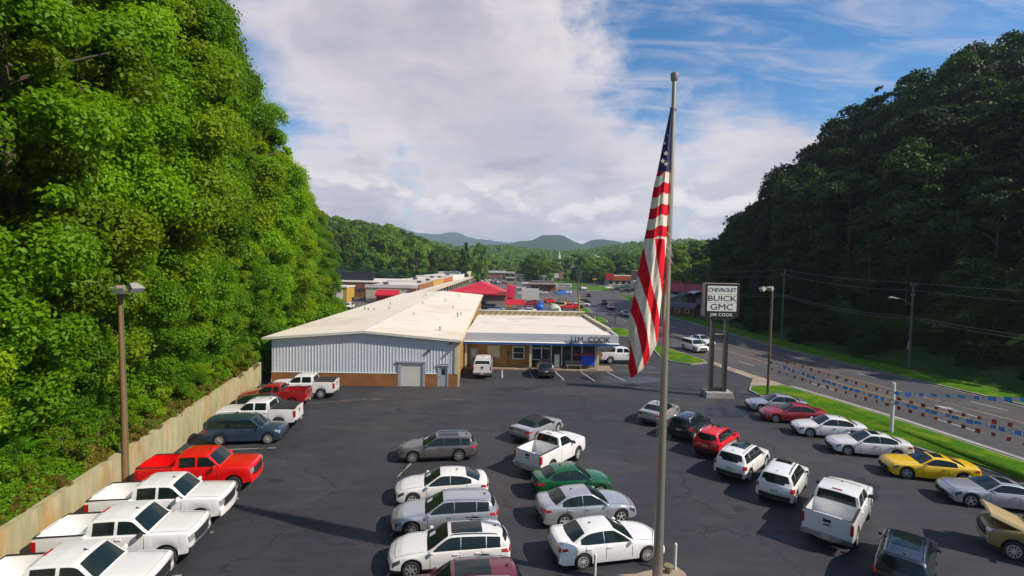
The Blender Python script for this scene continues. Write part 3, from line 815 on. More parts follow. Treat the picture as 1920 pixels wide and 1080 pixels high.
OLDLINE = mat('worn_stall_paint', (0.36, 0.34, 0.30), 0.8, var=0.3, vscale=5.0, color2=(0.07, 0.068, 0.066), c2scale=2.2, c2lo=0.46, c2hi=0.62)
YELLOWLINE = mat('yellow_road_paint', (0.42, 0.26, 0.07), 0.7, var=0.25, vscale=6.0)
DIRT = mat('washed_dirt', (0.125, 0.082, 0.042), 0.95, var=0.3, vscale=4.0, color2=(0.036, 0.035, 0.037), c2scale=1.3, c2lo=0.38, c2hi=0.56)

def sheet(name, pts, z, m, parent=None, kind='structure'):
    v = [(p[0], p[1], z) for p in pts]
    o = bpy.data.objects.new(name, mesh_from(name, v, [tuple(range(len(v)))], (m,)))
    link(o, parent)
    if o.data.polygons[0].normal.z < 0: o.data.flip_normals()
    if parent is None and kind: o['kind'] = kind
    return o

def raised(name, pts, z0, z1, m, parent=None, kind='structure'):
    a = sum(p[0] * q[1] - q[0] * p[1] for p, q in zip(pts, pts[1:] + pts[:1]))
    o = MB().prism(pts if a > 0 else pts[::-1], z0, z1).build(name, m, parent)
    if kind: o['kind'] = kind
    return o

def strip(name, left, right, z, m, parent=None, kind='structure'):
    v = [(x, y, z) for x, y in left] + [(x, y, z) for x, y in right]; n = len(left)
    f = [(i, n + i, n + i + 1, i + 1) for i in range(n - 1)]
    o = bpy.data.objects.new(name, mesh_from(name, v, f, (m,))); link(o, parent)
    if kind and parent is None: o['kind'] = kind
    return o

# one ground sheet to the horizon
g_ = sheet('ground', [(-7000, -800), (7000, -800), (7000, 7500), (-7000, 7500)], -0.03, FIELD)
WX = lambda y: -18.9 - 0.196 * (y - 19.5)                       # face of the retaining wall
NEAR = [(39, 5), (36.5, 20), (34.0, 32.4), (32.5, 41), (30.9, 47), (29.4, 52), (26.8, 65), (24.4, 79), (22.9, 98.7), (22.0, 115), (21.9, 132), (22.8, 150), (24.3, 170), (26.6, 190), (31, 220), (35.5, 250), (45, 300), (60, 370)]
FARE = [(58, 5), (54, 20), (50.2, 34), (48.6, 42), (47.4, 48), (46.2, 54), (43.9, 66), (42.0, 79), (40.6, 98), (39.4, 115), (38.9, 132), (39.4, 150), (40.6, 170), (43, 190), (47, 220), (51.5, 250), (61, 300), (76, 370)]
def lane(t, i0=0, i1=99):
    return [(lerp(a[0], b[0], t), lerp(a[1], b[1], t)) for a, b in list(zip(NEAR, FARE))[i0:i1]]
def lane_at(t, y):
    P = lane(t); return interp([(p[1], p[0]) for p in P], y)
strip('road', NEAR, FARE, 0.004, ROADM)
sheet('parking_lot', [(WX(-12) - 1, -12), (40.5, -12), (39, 5), (36.5, 20), (34.0, 32.4), (32.5, 41), (30.9, 47), (29.4, 52), (26.8, 65), (24.4, 79), (22.9, 98.7), (22.0, 115), (21.9, 128), (-50, 128), (-44, 100), (-30, 75), (-27, 52), (WX(50) - .2, 50)], -0.004, ASPH)
sheet('back_parking_lot', [(-75, 128.0), (21.9, 128.0), (22.8, 150), (24.3, 170), (26.6, 190), (31, 220), (33.5, 238), (20, 330), (10, 420), (-24, 420), (-30, 330), (-75, 260)], -0.006, FARASPH)

def line_strip(name, P, w, m, z=0.010, parent=None):
    L_, R_ = [], []
    for i, p in enumerate(P):
        a, b = P[max(0, i - 1)], P[min(len(P) - 1, i + 1)]
        d = Vector((b[0] - a[0], b[1] - a[1])).normalized(); n = Vector((-d.y, d.x)) * w / 2
        L_.append((p[0] + n.x, p[1] + n.y)); R_.append((p[0] - n.x, p[1] - n.y))
    o = strip(name, L_, R_, z, m, parent, None); o['kind'] = 'structure'
    return o
TB, TA, TN, TF = 0.385, 0.60, 0.20, 0.79
line_strip('yellow_line', lane(TB, 0, 13), 0.14, YELLOWLINE)
line_strip('yellow_line', lane(TA, 0, 13), 0.14, YELLOWLINE)
line_strip('edge_line', lane(0.985, 0, 15), 0.12, OLDLINE)
for t, ph in ((TN, 0.0), (TF, 0.5)):
    y = 14.0 + ph * 12
    while y < 175:
        line_strip('lane_dash', [(lane_at(t, y), y), (lane_at(t, y + 1.5), y + 1.5), (lane_at(t, y + 3.0), y + 3.0)], 0.14, WHITELINE)
        y += 12.1
line_strip('stop_line', [(27.0, 188.5), (34.0, 190.5)], 0.6, WHITELINE)
line_strip('stop_line', [(37.0, 146.0), (39.5, 146.4)], 0.5, WHITELINE)
# turn arrows in the middle lane
for (y, sg) in ((43.5, 1), (36.5, -1)):
    x = lane_at(0.49, y)
    a = MB().add([(x - .10, y - 1.6, .011), (x + .10, y - 1.6, .011), (x - .1 - .3, y + 1.0, .011), (x + .1 - .3, y + 1.0, .011), (x - .75, y + 1.0, .011), (x + .25, y + 1.0, .011), (x - .55, y + 2.2, .011)], [(0, 1, 3, 2), (4, 5, 6)])
    a.build('turn_arrow', WHITELINE)['kind'] = 'structure'

# kerbs, verge, islands, sidewalks
def kerbed(name, pts, m, zt=0.12):
    a = sum(p[0] * q[1] - q[0] * p[1] for p, q in zip(pts, pts[1:] + pts[:1]))
    if a < 0: pts = pts[::-1]
    c = Vector((sum(p[0] for p in pts) / len(pts), sum(p[1] for p in pts) / len(pts)))
    k = raised('kerb', pts, -0.02, zt, CONC)
    inn = []
    n = len(pts)
    for i in range(n):
        p0, p1, p2 = Vector(pts[i - 1]), Vector(pts[i]), Vector(pts[(i + 1) % n])
        d1, d2 = (p1 - p0).normalized(), (p2 - p1).normalized()
        nn = (Vector((-d1.y, d1.x)) + Vector((-d2.y, d2.x)))
        nn = nn.normalized() * 0.16 / max(0.5, nn.length / 2)
        inn.append((p1.x + nn.x, p1.y + nn.y))
    # slightly domed turf
    v = [(x, y, zt + 0.012) for x, y in inn] + [(lerp(x, c.x, .45), lerp(y, c.y, .12), zt + 0.09) for x, y in inn]
    f = [(i, (i + 1) % n, n + (i + 1) % n, n + i) for i in range(n)] + [tuple(range(n, 2 * n))]
    o = bpy.data.objects.new(name, mesh_from(name, v, f, (m,), None, True)); link(o); o['kind'] = 'structure'
    return o
kerbed('grass_verge', [(31.9, 8), (31.3, 20), (30.3, 28.8), (28.6, 33.3), (26.9, 38.8), (25.3, 43.2), (24.1, 47.4), (24.0, 49.6), (24.9, 51.2), (26.5, 51.7), (28.2, 51.9), (28.8, 51.7), (30.3, 47), (31.9, 41), (33.4, 32.4), (35.9, 20), (37.6, 8)], GRASS)
kerbed('grass_island', [(20.2, 67.0), (21.0, 64.0), (22.8, 62.4), (25.3, 63.6), (25.6, 66.0), (24.2, 72.0), (23.6, 76), (22.2, 77.2), (21.4, 75.5)], GRASS)
kerbed('grass_island', [(16.2, 89), (18.6, 86.2), (22.3, 85.5), (22.6, 90), (22.2, 97.4), (20, 98.3)], GRASS)
kerbed('grass_island', [(18.3, 108), (20.8, 106.5), (21.4, 111), (21.3, 118.5), (19.9, 119.8)], GRASS)
kerbed('grass_island', [(17.8, 128), (20.6, 127), (21.2, 133), (21.5, 142.5), (20.0, 143.5)], GRASS)
kerbed('grass_bank', [(36.0, 240), (42, 243), (60, 262), (70, 300), (55, 300), (44, 290)][::1], GRASS, 0.16)
raised('sidewalk', [(25.2, 51.9), (28.6, 52.4), (29.2, 52.2), (26.5, 65.2), (26.0, 64.0), (25.6, 62.9), (27.0, 55)], -0.02, 0.035, TANCONC)
strip('far_kerb', FARE[1:14], [(x + 0.28, y) for x, y in FARE[1:14]], 0.13, CONC)
strip('far_gutter', [(x - 0.25, y) for x, y in FARE[1:14]], [(x + 0.001, y) for x, y in FARE[1:14]], 0.012, CONC)
strip('near_gutter', [(x - 0.02, y) for x, y in NEAR[1:6]], [(x + 0.45, y) for x, y in NEAR[1:6]], 0.012, CONC)
strip('far_verge', [(x + 0.26, y) for x, y in FARE[0:14]], [(x + 5.2, y) for x, y in FARE[0:14]], 0.14, GRASS)
sheet('shed_yard', [(43.5, 118), (50, 128), (75, 158), (95, 205), (60, 215), (48, 200), (44.5, 160), (44.2, 135)], 0.03, FARASPH)
sheet('restaurant_lot', [(48, 215), (60, 205), (95, 300), (70, 345), (58, 300), (50, 250)], 0.02, FARASPH)

# stall lines of the lot
def stall(a, b, w=0.11, m=OLDLINE): line_strip('stall_line', [a, b], w, m, 0.003)
for x0, x1, ye in ((-0.95, -0.85, 53.2), (2.2, 2.5, 53.0), (5.15, 5.75, 52.8), (8.1, 9.0, 52.6), (11.2, 12.3, 52.9)):
    stall((x0, 57.2), (x1, ye), 0.13, WHITELINE if x0 > 4 or x0 < 0 else OLDLINE)
for k in range(5): stall((12.6 + k * .1, 59.6 - k * 0 + k * 3.1 - 1.2), (17.6 + k * .1, 58.5 + k * 3.1 - 1.2), 0.12)
for y in (14.5, 17.9, 21.0, 24.2, 31.2): stall((WX(y) + 1.2, y + .1), (WX(y) + 6.0, y + 0.85), 0.10)
for k in range(6): stall((-6.4 + 0.55 * k, 33.6 - 3.05 * k), (-6.9 + 0.55 * k, 28 - 3.05 * k + 3), 0.09)
sheet('dirt_streak', [(-17.5, 42.0), (-12.5, 43.6), (-8.6, 44.0), (-4.0, 44.2), (-4.2, 44.5), (-9, 44.5), (-13, 44.15), (-17, 42.6)], 0.002, DIRT)
sheet('dirt_streak', [(-15.6, 30.1), (-14.9, 30.4), (-17.5, 30.2), (-19.5, 29.6), (-20.8, 29.2), (-20.9, 31.2), (-20.4, 31.4), (-19.8, 30.4)], 0.002, DIRT)

# repairs, stains and damp patches in the paving
def ragged(cx, cy, rx, ry, n, seed, k=.25, rot=0.0):
    r = random.Random(seed); P = []
    for i in range(n):
        a = 2 * math.pi * i / n; f = 1 + r.uniform(-k, k); x, y = rx * f * math.cos(a), ry * f * math.sin(a)
        P.append((cx + x * math.cos(rot) - y * math.sin(rot), cy + x * math.sin(rot) + y * math.cos(rot)))
    return P
PATCHD = mat('dark_seal_patch', (0.020, 0.020, 0.022), 0.7, var=0.3, vscale=3.0, color2=(0.036, 0.035, 0.037), c2scale=0.9, c2lo=0.5, c2hi=0.62)
PATCHL = mat('pale_worn_patch', (0.047, 0.044, 0.044), 0.9, var=0.25, vscale=3.0, color2=(0.036, 0.035, 0.037), c2scale=0.8, c2lo=0.46, c2hi=0.60)
DAMP = mat('damp_asphalt', (0.020, 0.021, 0.025), 0.35, var=0.2, vscale=2.0, color2=(0.034, 0.033, 0.036), c2scale=0.7, c2lo=0.48, c2hi=0.62)
for i, (cx, cy, rx, ry, m, rot) in enumerate(((5.4, 48.3, 4.2, 1.5, PATCHL, .05), (0.6, 48.6, 2.2, .9, PATCHD, .1), (9.8, 53.6, 1.9, 2.0, DAMP, 0), (13.5, 53.5, 3.0, 1.6, DAMP, .3), (4.3, 54.2, 1.4, 1.9, PATCHD, 0),
        (15.5, 44.5, 3.8, 1.0, PATCHL, .35), (-9.5, 36.5, 3.2, 1.1, PATCHL, .1), (17.2, 30.8, 2.6, .7, PATCHL, .75), (19.6, 27.2, 2.2, .8, DAMP, .8), (18.2, 42.0, 2.4, 1.4, DAMP, .2))):
    sheet('asphalt_patch', ragged(cx, cy, rx, ry, 26, 100 + i, .22, rot), 0.0008 + .00005 * i, m)
for i, (x, y) in enumerate(((-12.4, 20.6), (-12.6, 23.6), (-12.9, 27.2), (-3.6, 55.0), (0.6, 55.6), (6.9, 55.3), (-6.9, 30.6), (11.2, 29.5), (11.9, 25.0), (20.6, 38.0), (21.4, 34.2), (8.4, 34.0), (7.4, 23.7), (-9.2, 41.0), (2.6, 41.6), (6.6, 38.8))):
    sheet('oil_stain', ragged(x, y, rng.uniform(.2, .5), rng.uniform(.15, .35), 14, 200 + i, .35), 0.0022, PATCHD)

# ------------------------------------------------------------------ retaining wall and hillsides
WALLM = mat('retaining_concrete', (0.37, 0.335, 0.19), 0.9, var=0.28, vscale=1.6, bump=0.25, bscale=18, color2=(0.42, 0.25, 0.09), c2scale=0.55, c2lo=0.47, c2hi=0.68, stretch=(1.0, 1.0, 0.28))
wall = empty('retaining_wall', (0, 0, 0), 0, 'long pale concrete retaining wall below the wooded bank', 'wall')
y = -10.0
wang = math.atan2(1.0, -0.196)
while y < 49.0:
    y2 = min(y + 4.94, 49.55)
    a, b = Vector((WX(y), y, 0)), Vector((WX(y2), y2, 0))
    d = (b - a).normalized(); n = Vector((-d.y, d.x, 0))
    pts = [a + d * 0.012, b - d * 0.012, b - d * 0.012 + n * 0.32, a + d * 0.012 + n * 0.32]
    MB().prism([(p.x, p.y) for p in pts], -0.05, 2.12 + 0.012 * rng.uniform(-1, 1)).build('concrete_panel', WALLM, wall)
    y = y2

def hill_left(x, y):
    d = WX(min(y, 52)) - 0.3 - x
    if d < 0: return 2.0
    f = 1 - 0.9 * sstep(66, 100, y) * (1 - sstep(14, 60, d))
    return 2.0 * (1 - 0.95 * sstep(50, 58, y) * (1 - sstep(3, 12, d))) + 0.72 * d * f * (1 - 0.25 * sstep(20, 60, d)) + 0.5 * math.sin(x * .5) * math.sin(y * .37) * min(1, d / 4)
def height_mesh(name, fn, xs, ys, m, kind='structure'):
    v = [(x, y, fn(x, y)) for y in ys for x in xs]; n = len(xs)
    f = [(j * n + i, j * n + i + 1, (j + 1) * n + i + 1, (j + 1) * n + i) for j in range(len(ys) - 1) for i in range(n - 1)]
    o = bpy.data.objects.new(name, mesh_from(name, v, f, (m,), None, True)); link(o); o['kind'] = kind
    return o
V, F = [], []
ys = [-14 + 3 * i for i in range(40)]; ds = [0, .6, 1.5, 3, 5, 8, 12, 17, 24, 32, 45, 60, 85]
for y in ys:
    for d in ds:
        x = WX(min(y, 52)) - 0.33 - (max(0, y - 52) * 0.12) - d; V.append((x, y, hill_left(x, y)))
n = len(ds)
F = [(j * n + i, (j + 1) * n + i, (j + 1) * n + i + 1, j * n + i + 1) for j in range(len(ys) - 1) for i in range(n - 1)]
o = bpy.data.objects.new('left_hillside', mesh_from('left_hillside', V, F, (FLOORM,), None, True)); link(o); o['kind'] = 'structure'

def foot_right(y): return interp([(p[1], p[0] + 5.0) for p in FARE], y) if y < 100 else interp([(100, 45.5), (115, 48.5), (130, 53.5), (150, 63), (200, 88), (260, 112), (300, 128)], y)
def hill_right(x, y):
    d = x - foot_right(y)
    if d < 0: return 0.05
    z = 0.05 + 0.40 * min(d, 8) + (0.86 + 0.25 * sstep(95, 130, y)) * max(0, d - 8)
    top = 58.0
    z = top * (1 - math.exp(-z / top * 1.12))
    return z + 0.8 * math.sin(x * .21 + 1) * math.sin(y * .17) * min(1, d / 10)
V, F = [], []
ys = [-10 + 6 * i for i in range(50)]; ds = [0, 1.5, 4, 8, 13, 19, 26, 34, 44, 56, 70, 90, 120, 160, 220]
for y in ys:
    for d in ds:
        x = foot_right(y) + d; V.append((x, y, hill_right(x, y) + 0.1))
n = len(ds)
F = [(j * n + i, j * n + i + 1, (j + 1) * n + i + 1, (j + 1) * n + i) for j in range(len(ys) - 1) for i in range(n - 1)]
o = bpy.data.objects.new('right_hillside', mesh_from('right_hillside', V, F, (SLOPEM,), None, True)); link(o); o['kind'] = 'structure'
# ------------------------------------------------------------------ the dealership
METALW = mat('white_ribbed_metal', (0.60, 0.63, 0.68), 0.5, 0.0, var=0.05, vscale=1.5)
ROOFM = mat('cream_roof', (0.74, 0.67, 0.56), 0.75, var=0.07, vscale=0.6, bump=0.08, bscale=6, color2=(0.64, 0.54, 0.42), c2scale=0.10, c2lo=0.5, c2hi=0.75)
ROOFM2 = mat('pale_flat_roof', (0.72, 0.64, 0.56), 0.8, var=0.08, vscale=0.5, color2=(0.52, 0.42, 0.34), c2scale=0.22, c2lo=0.52, c2hi=0.72)
TANW = mat('tan_wall', (0.32, 0.165, 0.045), 0.85, var=0.08, vscale=1.2, bump=0.15, bscale=14)
WHITEP = mat('white_trim', (0.68, 0.66, 0.60), 0.6, var=0.06, vscale=2)
CREAMP = mat('cream_trim', (0.58, 0.50, 0.30), 0.7, var=0.08, vscale=2)
GREYP = mat('grey_door', (0.36, 0.39, 0.43), 0.6, var=0.05)
FASCIA = mat('white_fascia', (0.56, 0.57, 0.60), 0.55, var=0.05, vscale=0.8)
BLUEP = mat('blue_band', (0.02, 0.13, 0.52), 0.5)
BLUES = mat('blue_banner', (0.010, 0.09, 0.62), 0.6)
REDS = mat('red_banner', (0.40, 0.01, 0.03), 0.6)
SHOPGLASS = mat('shop_glass', (0.020, 0.028, 0.028), 0.05, spec=0.8)
STEEL = mat('dull_steel', (0.32, 0.31, 0.29), 0.45, 0.6, var=0.08)
DKGREY = mat('dark_grey', (0.05, 0.05, 0.05), 0.6)
BENCHW = mat('weathered_bench', (0.22, 0.19, 0.15), 0.85, var=0.2, vscale=4)
LETTER = mat('dark_letters', (0.02, 0.035, 0.05), 0.4)

def brick_mat(name, c1, c2, mortar, sx=4.4):
    m = bpy.data.materials.new(name); m.use_nodes = True
    t = m.node_tree; b = t.nodes['Principled BSDF']; N = NT(t.nodes, t.links)
    tc = t.nodes.new('ShaderNodeTexCoord')
    sp = t.nodes.new('ShaderNodeSeparateXYZ'); t.links.new(tc.outputs['Object'], sp.inputs[0])
    cb = t.nodes.new('ShaderNodeCombineXYZ'); t.links.new(N.math('ADD', sp.outputs[0], sp.outputs[1]), cb.inputs[0]); t.links.new(sp.outputs[2], cb.inputs[1])
    br = t.nodes.new('ShaderNodeTexBrick'); t.links.new(cb.outputs[0], br.inputs['Vector'])
    br.inputs['Color1'].default_value = rgba(c1); br.inputs['Color2'].default_value = rgba(c2); br.inputs['Mortar'].default_value = rgba(mortar)
    br.inputs['Scale'].default_value = sx; br.inputs['Mortar Size'].default_value = 0.015; br.inputs['Row Height'].default_value = 0.33; br.inputs['Brick Width'].default_value = 0.95
    hv = t.nodes.new('ShaderNodeHueSaturation'); t.links.new(br.outputs[0], hv.inputs['Color'])
    t.links.new(N.ramp(N.noise(tc.outputs['Object'], 0.8, 5, 0.6), 0.3, 0.7, 0.85, 1.15), hv.inputs['Value'])
    t.links.new(hv.outputs[0], b.inputs['Base Color']); b.inputs['Roughness'].default_value = 0.9
    bp = t.nodes.new('ShaderNodeBump'); bp.inputs['Strength'].default_value = 0.4; bp.inputs['Distance'].default_value = 0.01; bp.invert = True
    t.links.new(br.outputs['Fac'], bp.inputs['Height']); t.links.new(bp.outputs[0], b.inputs['Normal'])
    return m
BRICK = brick_mat('orange_brick', (0.30, 0.115, 0.035), (0.34, 0.14, 0.045), (0.28, 0.16, 0.08))
BRICK2 = brick_mat('brown_brick', (0.27, 0.10, 0.035), (0.22, 0.075, 0.03), (0.22, 0.13, 0.08), 3.0)

A = empty('service_building', (-23.42, 48.45, 0), R(1.7), 'long low metal service building with cream gable roof and ribbed white front wall', 'building')
WA, DA, EV, RG = 18.15, 71.0, 4.72, 5.5
# brick base in front, broken by the two doors
for a, b in ((0.0, 12.28), (14.98, 16.22), (17.28, WA)):
    box('brick_base', BRICK, A, a, b, -0.06, 0.25, 0.0, 1.26)
# ribbed wall: real ribs, one pressed sheet per bay
def ribbed(x0, x1, zlo, name='ribbed_wall'):
    v, f = [], []
    x = x0; k = 0; prof = []
    pitch = 0.305
    while x < x1 - 0.01:
        for dx, dy in ((0, 0), (0.19, 0), (0.22, -0.024), (0.275, -0.024)):
            if x + dx < x1: prof.append((x + dx, dy))
        x += pitch
    prof.append((x1, 0))
    for px, py in prof:
        zt = EV + (RG - EV) * (1 - abs(px - WA / 2) / (WA / 2)) - 0.10
        v += [(px, py, zlo), (px, py, zt)]
    f = [(2 * i, 2 * i + 2, 2 * i + 3, 2 * i + 1) for i in range(len(prof) - 1)]
    o = bpy.data.objects.new(name, mesh_from(name, v, f, (METALW,))); link(o, A)
ribbed(0.02, 12.25, 1.30); ribbed(12.25, 15.0, 2.52); ribbed(15.0, 16.2, 1.30); ribbed(16.2, 17.3, 2.26); ribbed(17.3, WA - 0.25, 1.30)
box('base_flashing', WHITEP, A, 0, 12.25, -0.085, 0.05, 1.262, 1.30); box('base_flashing', WHITEP, A, 15.02, 16.18, -0.085, 0.05, 1.262, 1.30)
box('corner_trim', CREAMP, A, WA - 0.26, WA + 0.04, -0.10, 0.3, 1.27, EV - 0.1)
box('side_wall', TANW, A, WA - 0.12, WA + 0.02, 0.31, DA, 0.0, EV - 0.12)
box('side_wall', METALW, A, 0.0, 0.12, 0.31, DA, 0.0, EV - 0.12)
box('back_wall', METALW, A, 0.13, WA - 0.13, DA - 0.15, DA - 0.01, 0.0, EV - 0.12)
box('downspout', CREAMP, A, WA + 0.05, WA + 0.22, -0.02, 0.16, 0.0, EV - 0.12)
# roof: two slopes with real thickness, standing seams, gutters, fascia
def slope(xa, za, xb, zb_, nm):
    t = 0.12
    MB().add([(xa, -0.38, za), (xb, -0.38, zb_), (xb, DA + .3, zb_), (xa, DA + .3, za), (xa, -0.38, za - t), (xb, -0.38, zb_ - t), (xb, DA + .3, zb_ - t), (xa, DA + .3, za - t)],
             [(0, 1, 2, 3), (7, 6, 5, 4), (0, 4, 5, 1), (1, 5, 6, 2), (2, 6, 7, 3), (3, 7, 4, 0)]).build(nm, ROOFM, A)
slope(-0.75, EV, WA / 2, RG, 'roof_slope'); slope(WA / 2, RG, WA + 0.35, EV, 'roof_slope')
sm = MB()
for i in range(1, 58):
    yy = -0.4 + i * 1.25
    if yy > DA: break
    for (xa, za, xb, zb_) in ((-0.7, EV, WA / 2 - .15, RG), (WA / 2 + .15, RG, WA + 0.3, EV)):
        sm.add([(xa, yy, za + .004), (xb, yy, zb_ + .004 - .01), (xb, yy + .05, zb_ + .004 - .01), (xa, yy + .05, za + .004), (xa, yy + .025, za + .03), (xb, yy + .025, zb_ + .02)], [(0, 1, 5, 4), (4, 5, 2, 3)])
o = sm.build('roof_seam', ROOFM, A); o['kind'] = 'stuff'
MB().add([(WA / 2 - .22, -.39, RG - .01), (WA / 2, -.39, RG + .035), (WA / 2 + .22, -.39, RG - .01), (WA / 2 - .22, DA + .3, RG - .01), (WA / 2, DA + .3, RG + .035), (WA / 2 + .22, DA + .3, RG - .01)], [(0, 1, 4, 3), (1, 2, 5, 4), (0, 2, 1), (3, 4, 5)]).build('ridge_cap', WHITEP, A)
for (xa, za, xb, zb_) in ((-0.75, EV, WA / 2, RG), (WA / 2, RG, WA + .35, EV)):
    MB().add([(xa, -.405, za - .22), (xb, -.405, zb_ - .22), (xb, -.405, zb_ + .02), (xa, -.405, za + .02), (xa, -.382, za - .22), (xb, -.382, zb_ - .22), (xb, -.382, zb_ + .02), (xa, -.382, za + .02)],
             [(0, 1, 2, 3), (4, 7, 6, 5), (3, 2, 6, 7), (0, 4, 5, 1), (0, 3, 7, 4), (1, 5, 6, 2)]).build('gable_fascia', WHITEP, A)
box('gutter', CREAMP, A, WA + 0.35, WA + 0.50, -0.7, DA, EV - .2, EV - .04)
# roll-up door and walk door
gd = box('roll_up_door', WHITEP, A, 12.62, 14.72, 0.02, 0.08, 0.0, 2.36)
for k in range(13): box('door_slat', WHITEP, gd, 12.63, 14.71, 0.004, 0.021, 0.02 + k * 0.18, 0.165 + k * 0.18)
for x in (12.30, 14.74): box('door_jamb', GREYP, A, x, x + 0.30 if x < 13 else x + 0.24, -0.075, 0.10, 0.0, 2.36)
box('door_header', GREYP, A, 12.20, 15.06, -0.14, 0.06, 2.362, 2.50)
wd = box('walk_door', GREYP, A, 16.36, 17.14, -0.02, 0.04, 0.02, 2.05)
box('door_window', SHOPGLASS, wd, 16.62, 16.98, -0.032, -0.021, 1.20, 1.80); box('door_handle', STEEL, wd, 16.42, 16.50, -0.07, -0.021, 0.95, 1.05)
for x in (16.22, 17.145): box('door_frame', GREYP, A, x, x + 0.135, -0.07, 0.10, 0.0, 2.06)
box('door_header', GREYP, A, 16.14, 17.36, -0.12, 0.06, 2.062, 2.20)
box('wall_lamp', DKGREY, A, 15.25, 15.45, -0.20, -0.045, 3.45, 3.70)
box('wall_lamp', DKGREY, A, 17.35, 17.55, -0.22, -0.045, 4.25, 4.42)
# vents and pipes standing on the roof
def roof_z(x): return EV + (RG - EV) * (1 - abs(x - WA / 2) / (WA / 2 + .5))
for (x, yy, s) in ((15.9, 4.5, 1.0), (16.6, 19.5, 1.2), (16.9, 21.5, .9), (15.0, 30.0, .9), (12.6, 41.0, 1.0), (13.9, 57.0, 1.0), (9.8, 33.0, .9), (2.2, 26.0, 1.1), (2.9, 25.2, .8), (3.8, 25.0, .7), (6.0, 25.0, .7), (4.1, 35.0, .9), (7.1, 55.0, 1.0), (11.0, 17.0, .5)):
    z = roof_z(x)
    MB().tube([(x, yy, z - .05), (x, yy, z + .35 * s)], .07 * s, 8).tube([(x, yy, z + .352 * s), (x, yy, z + .47 * s)], [.15 * s, .10 * s], 8).build('roof_vent', STEEL if s > .8 else DKGREY, A, True)

B = empty('showroom_building', (0, 0, 0), 0, 'flat roofed showroom with white fascia, tan wall and glass front', 'building')
box('tan_wall', TANW, B, -5.2, 2.3, 58.6, 58.85, 0.12, 3.35)
box('side_wall', TANW, B, 10.25, 10.45, 64.0, 79.5, 0.0, 3.6); box('back_wall', TANW, B, -5.4, 10.24, 79.3, 79.55, 0.0, 3.9)
box('porch_slab', TANCONC, B, -5.3, 12.0, 57.35, 60.2, -0.02, 0.12)
box('ceiling', WHITEP, B, -5.3, 12.2, 57.45, 63.9, 3.22, 3.30)
box('roof_deck', ROOFM2, B, -5.35, 12.20, 57.46, 79.8, 3.75, 4.05)
fs = box('front_fascia', FASCIA, B, -5.45, 12.42, 57.25, 57.455, 3.16, 4.30)
box('blue_band', BLUEP, B, -5.46, 12.45, 57.15, 57.249, 3.02, 3.24)
MB().add([(-5.45, 57.10, 3.255), (12.5, 57.10, 3.255), (12.5, 57.247, 3.36), (-5.45, 57.247, 3.36), (-5.45, 57.10, 3.245), (12.5, 57.10, 3.245), (12.5, 57.247, 3.245), (-5.45, 57.247, 3.245)], [(0, 1, 2, 3), (4, 7, 6, 5), (0, 4, 5, 1), (0, 3, 7, 4), (1, 5, 6, 2)]).build('fascia_lip', WHITEP, B)
box('side_fascia', FASCIA, B, 12.21, 12.42, 57.46, 62.0, 3.16, 4.28)
bp_ = box('back_parapet', CREAMP, B, -5.3, 11.6, 79.81, 80.05, 3.6, 4.75)
box('parapet_cap', WHITEP, B, -5.35, 11.75, 79.62, 80.2, 4.752, 4.84)
for k in range(17):
    x = -4.6 + k * 1.0
    br = MB(); bar(br, (x, 79.74, 4.06), (x + .45, 79.74, 4.70), .07, .07); br.build('parapet_brace', TANW, B)
# stepped right parapet of shallow coping tiles
for k in range(14):
    y0 = 62.1 + k * 1.27; x0 = 12.3 - k * 0.045
    t_ = box('coping_tile', CREAMP, B, x0 - .22, x0 + .22, y0, y0 + 1.22, 4.06, 4.42 + .02 * (k % 2)); t_.rotation_euler = (0, R(0), 0)
MB().add([(-5.0, 69.0, 4.053), (4, 66.9, 4.053), (11.8, 66.6, 4.053), (11.8, 66.68, 4.053), (4, 66.98, 4.053), (-5.0, 69.08, 4.053)], [(0, 1, 4, 5), (1, 2, 3, 4)]).build('roof_joint', DKGREY, B)
for x in (-5.22, 2.30, 10.15): box('porch_post', CREAMP if x > 0 else CREAMP, B, x - .13, x + .13, 57.55, 57.80, 0.121, 3.21)
# tan wall fittings
d_ = box('entry_door', GREYP, B, -4.85, -3.95, 58.53, 58.598, 0.125, 2.25); box('door_panel', WHITEP, d_, -4.62, -4.20, 58.515, 58.529, 1.2, 2.0)
w_ = box('boarded_window', mat('louvre', (0.42, 0.35, 0.26), .8), B, -2.75, -1.30, 58.54, 58.598, 1.2, 2.65)
for k in range(5): box('louvre', CREAMP, w_, -2.72, -1.33, 58.515, 58.539, 1.24 + k * .28, 1.46 + k * .28)
w_ = box('sash_window', SHOPGLASS, B, .32, 1.50, 58.565, 58.598, 1.15, 2.45)
for a in ((.20, .32, 1.05, 2.57), (1.50, 1.62, 1.05, 2.57), (.321, 1.499, 1.05, 1.15), (.321, 1.499, 2.45, 2.57), (.321, 1.499, 1.78, 1.84)): box('window_frame', WHITEP, w_, a[0], a[1], 58.52, 58.597, a[2], a[3])
box('meter_box', DKGREY, B, -.42, -.12, 58.42, 58.598, 1.55, 1.95); MB().tube([(-.27, 58.55, .13), (-.27, 58.55, 1.54)], .03, 6).build('conduit', mat('rusty_pipe', (.25, .08, .03), .8), B)
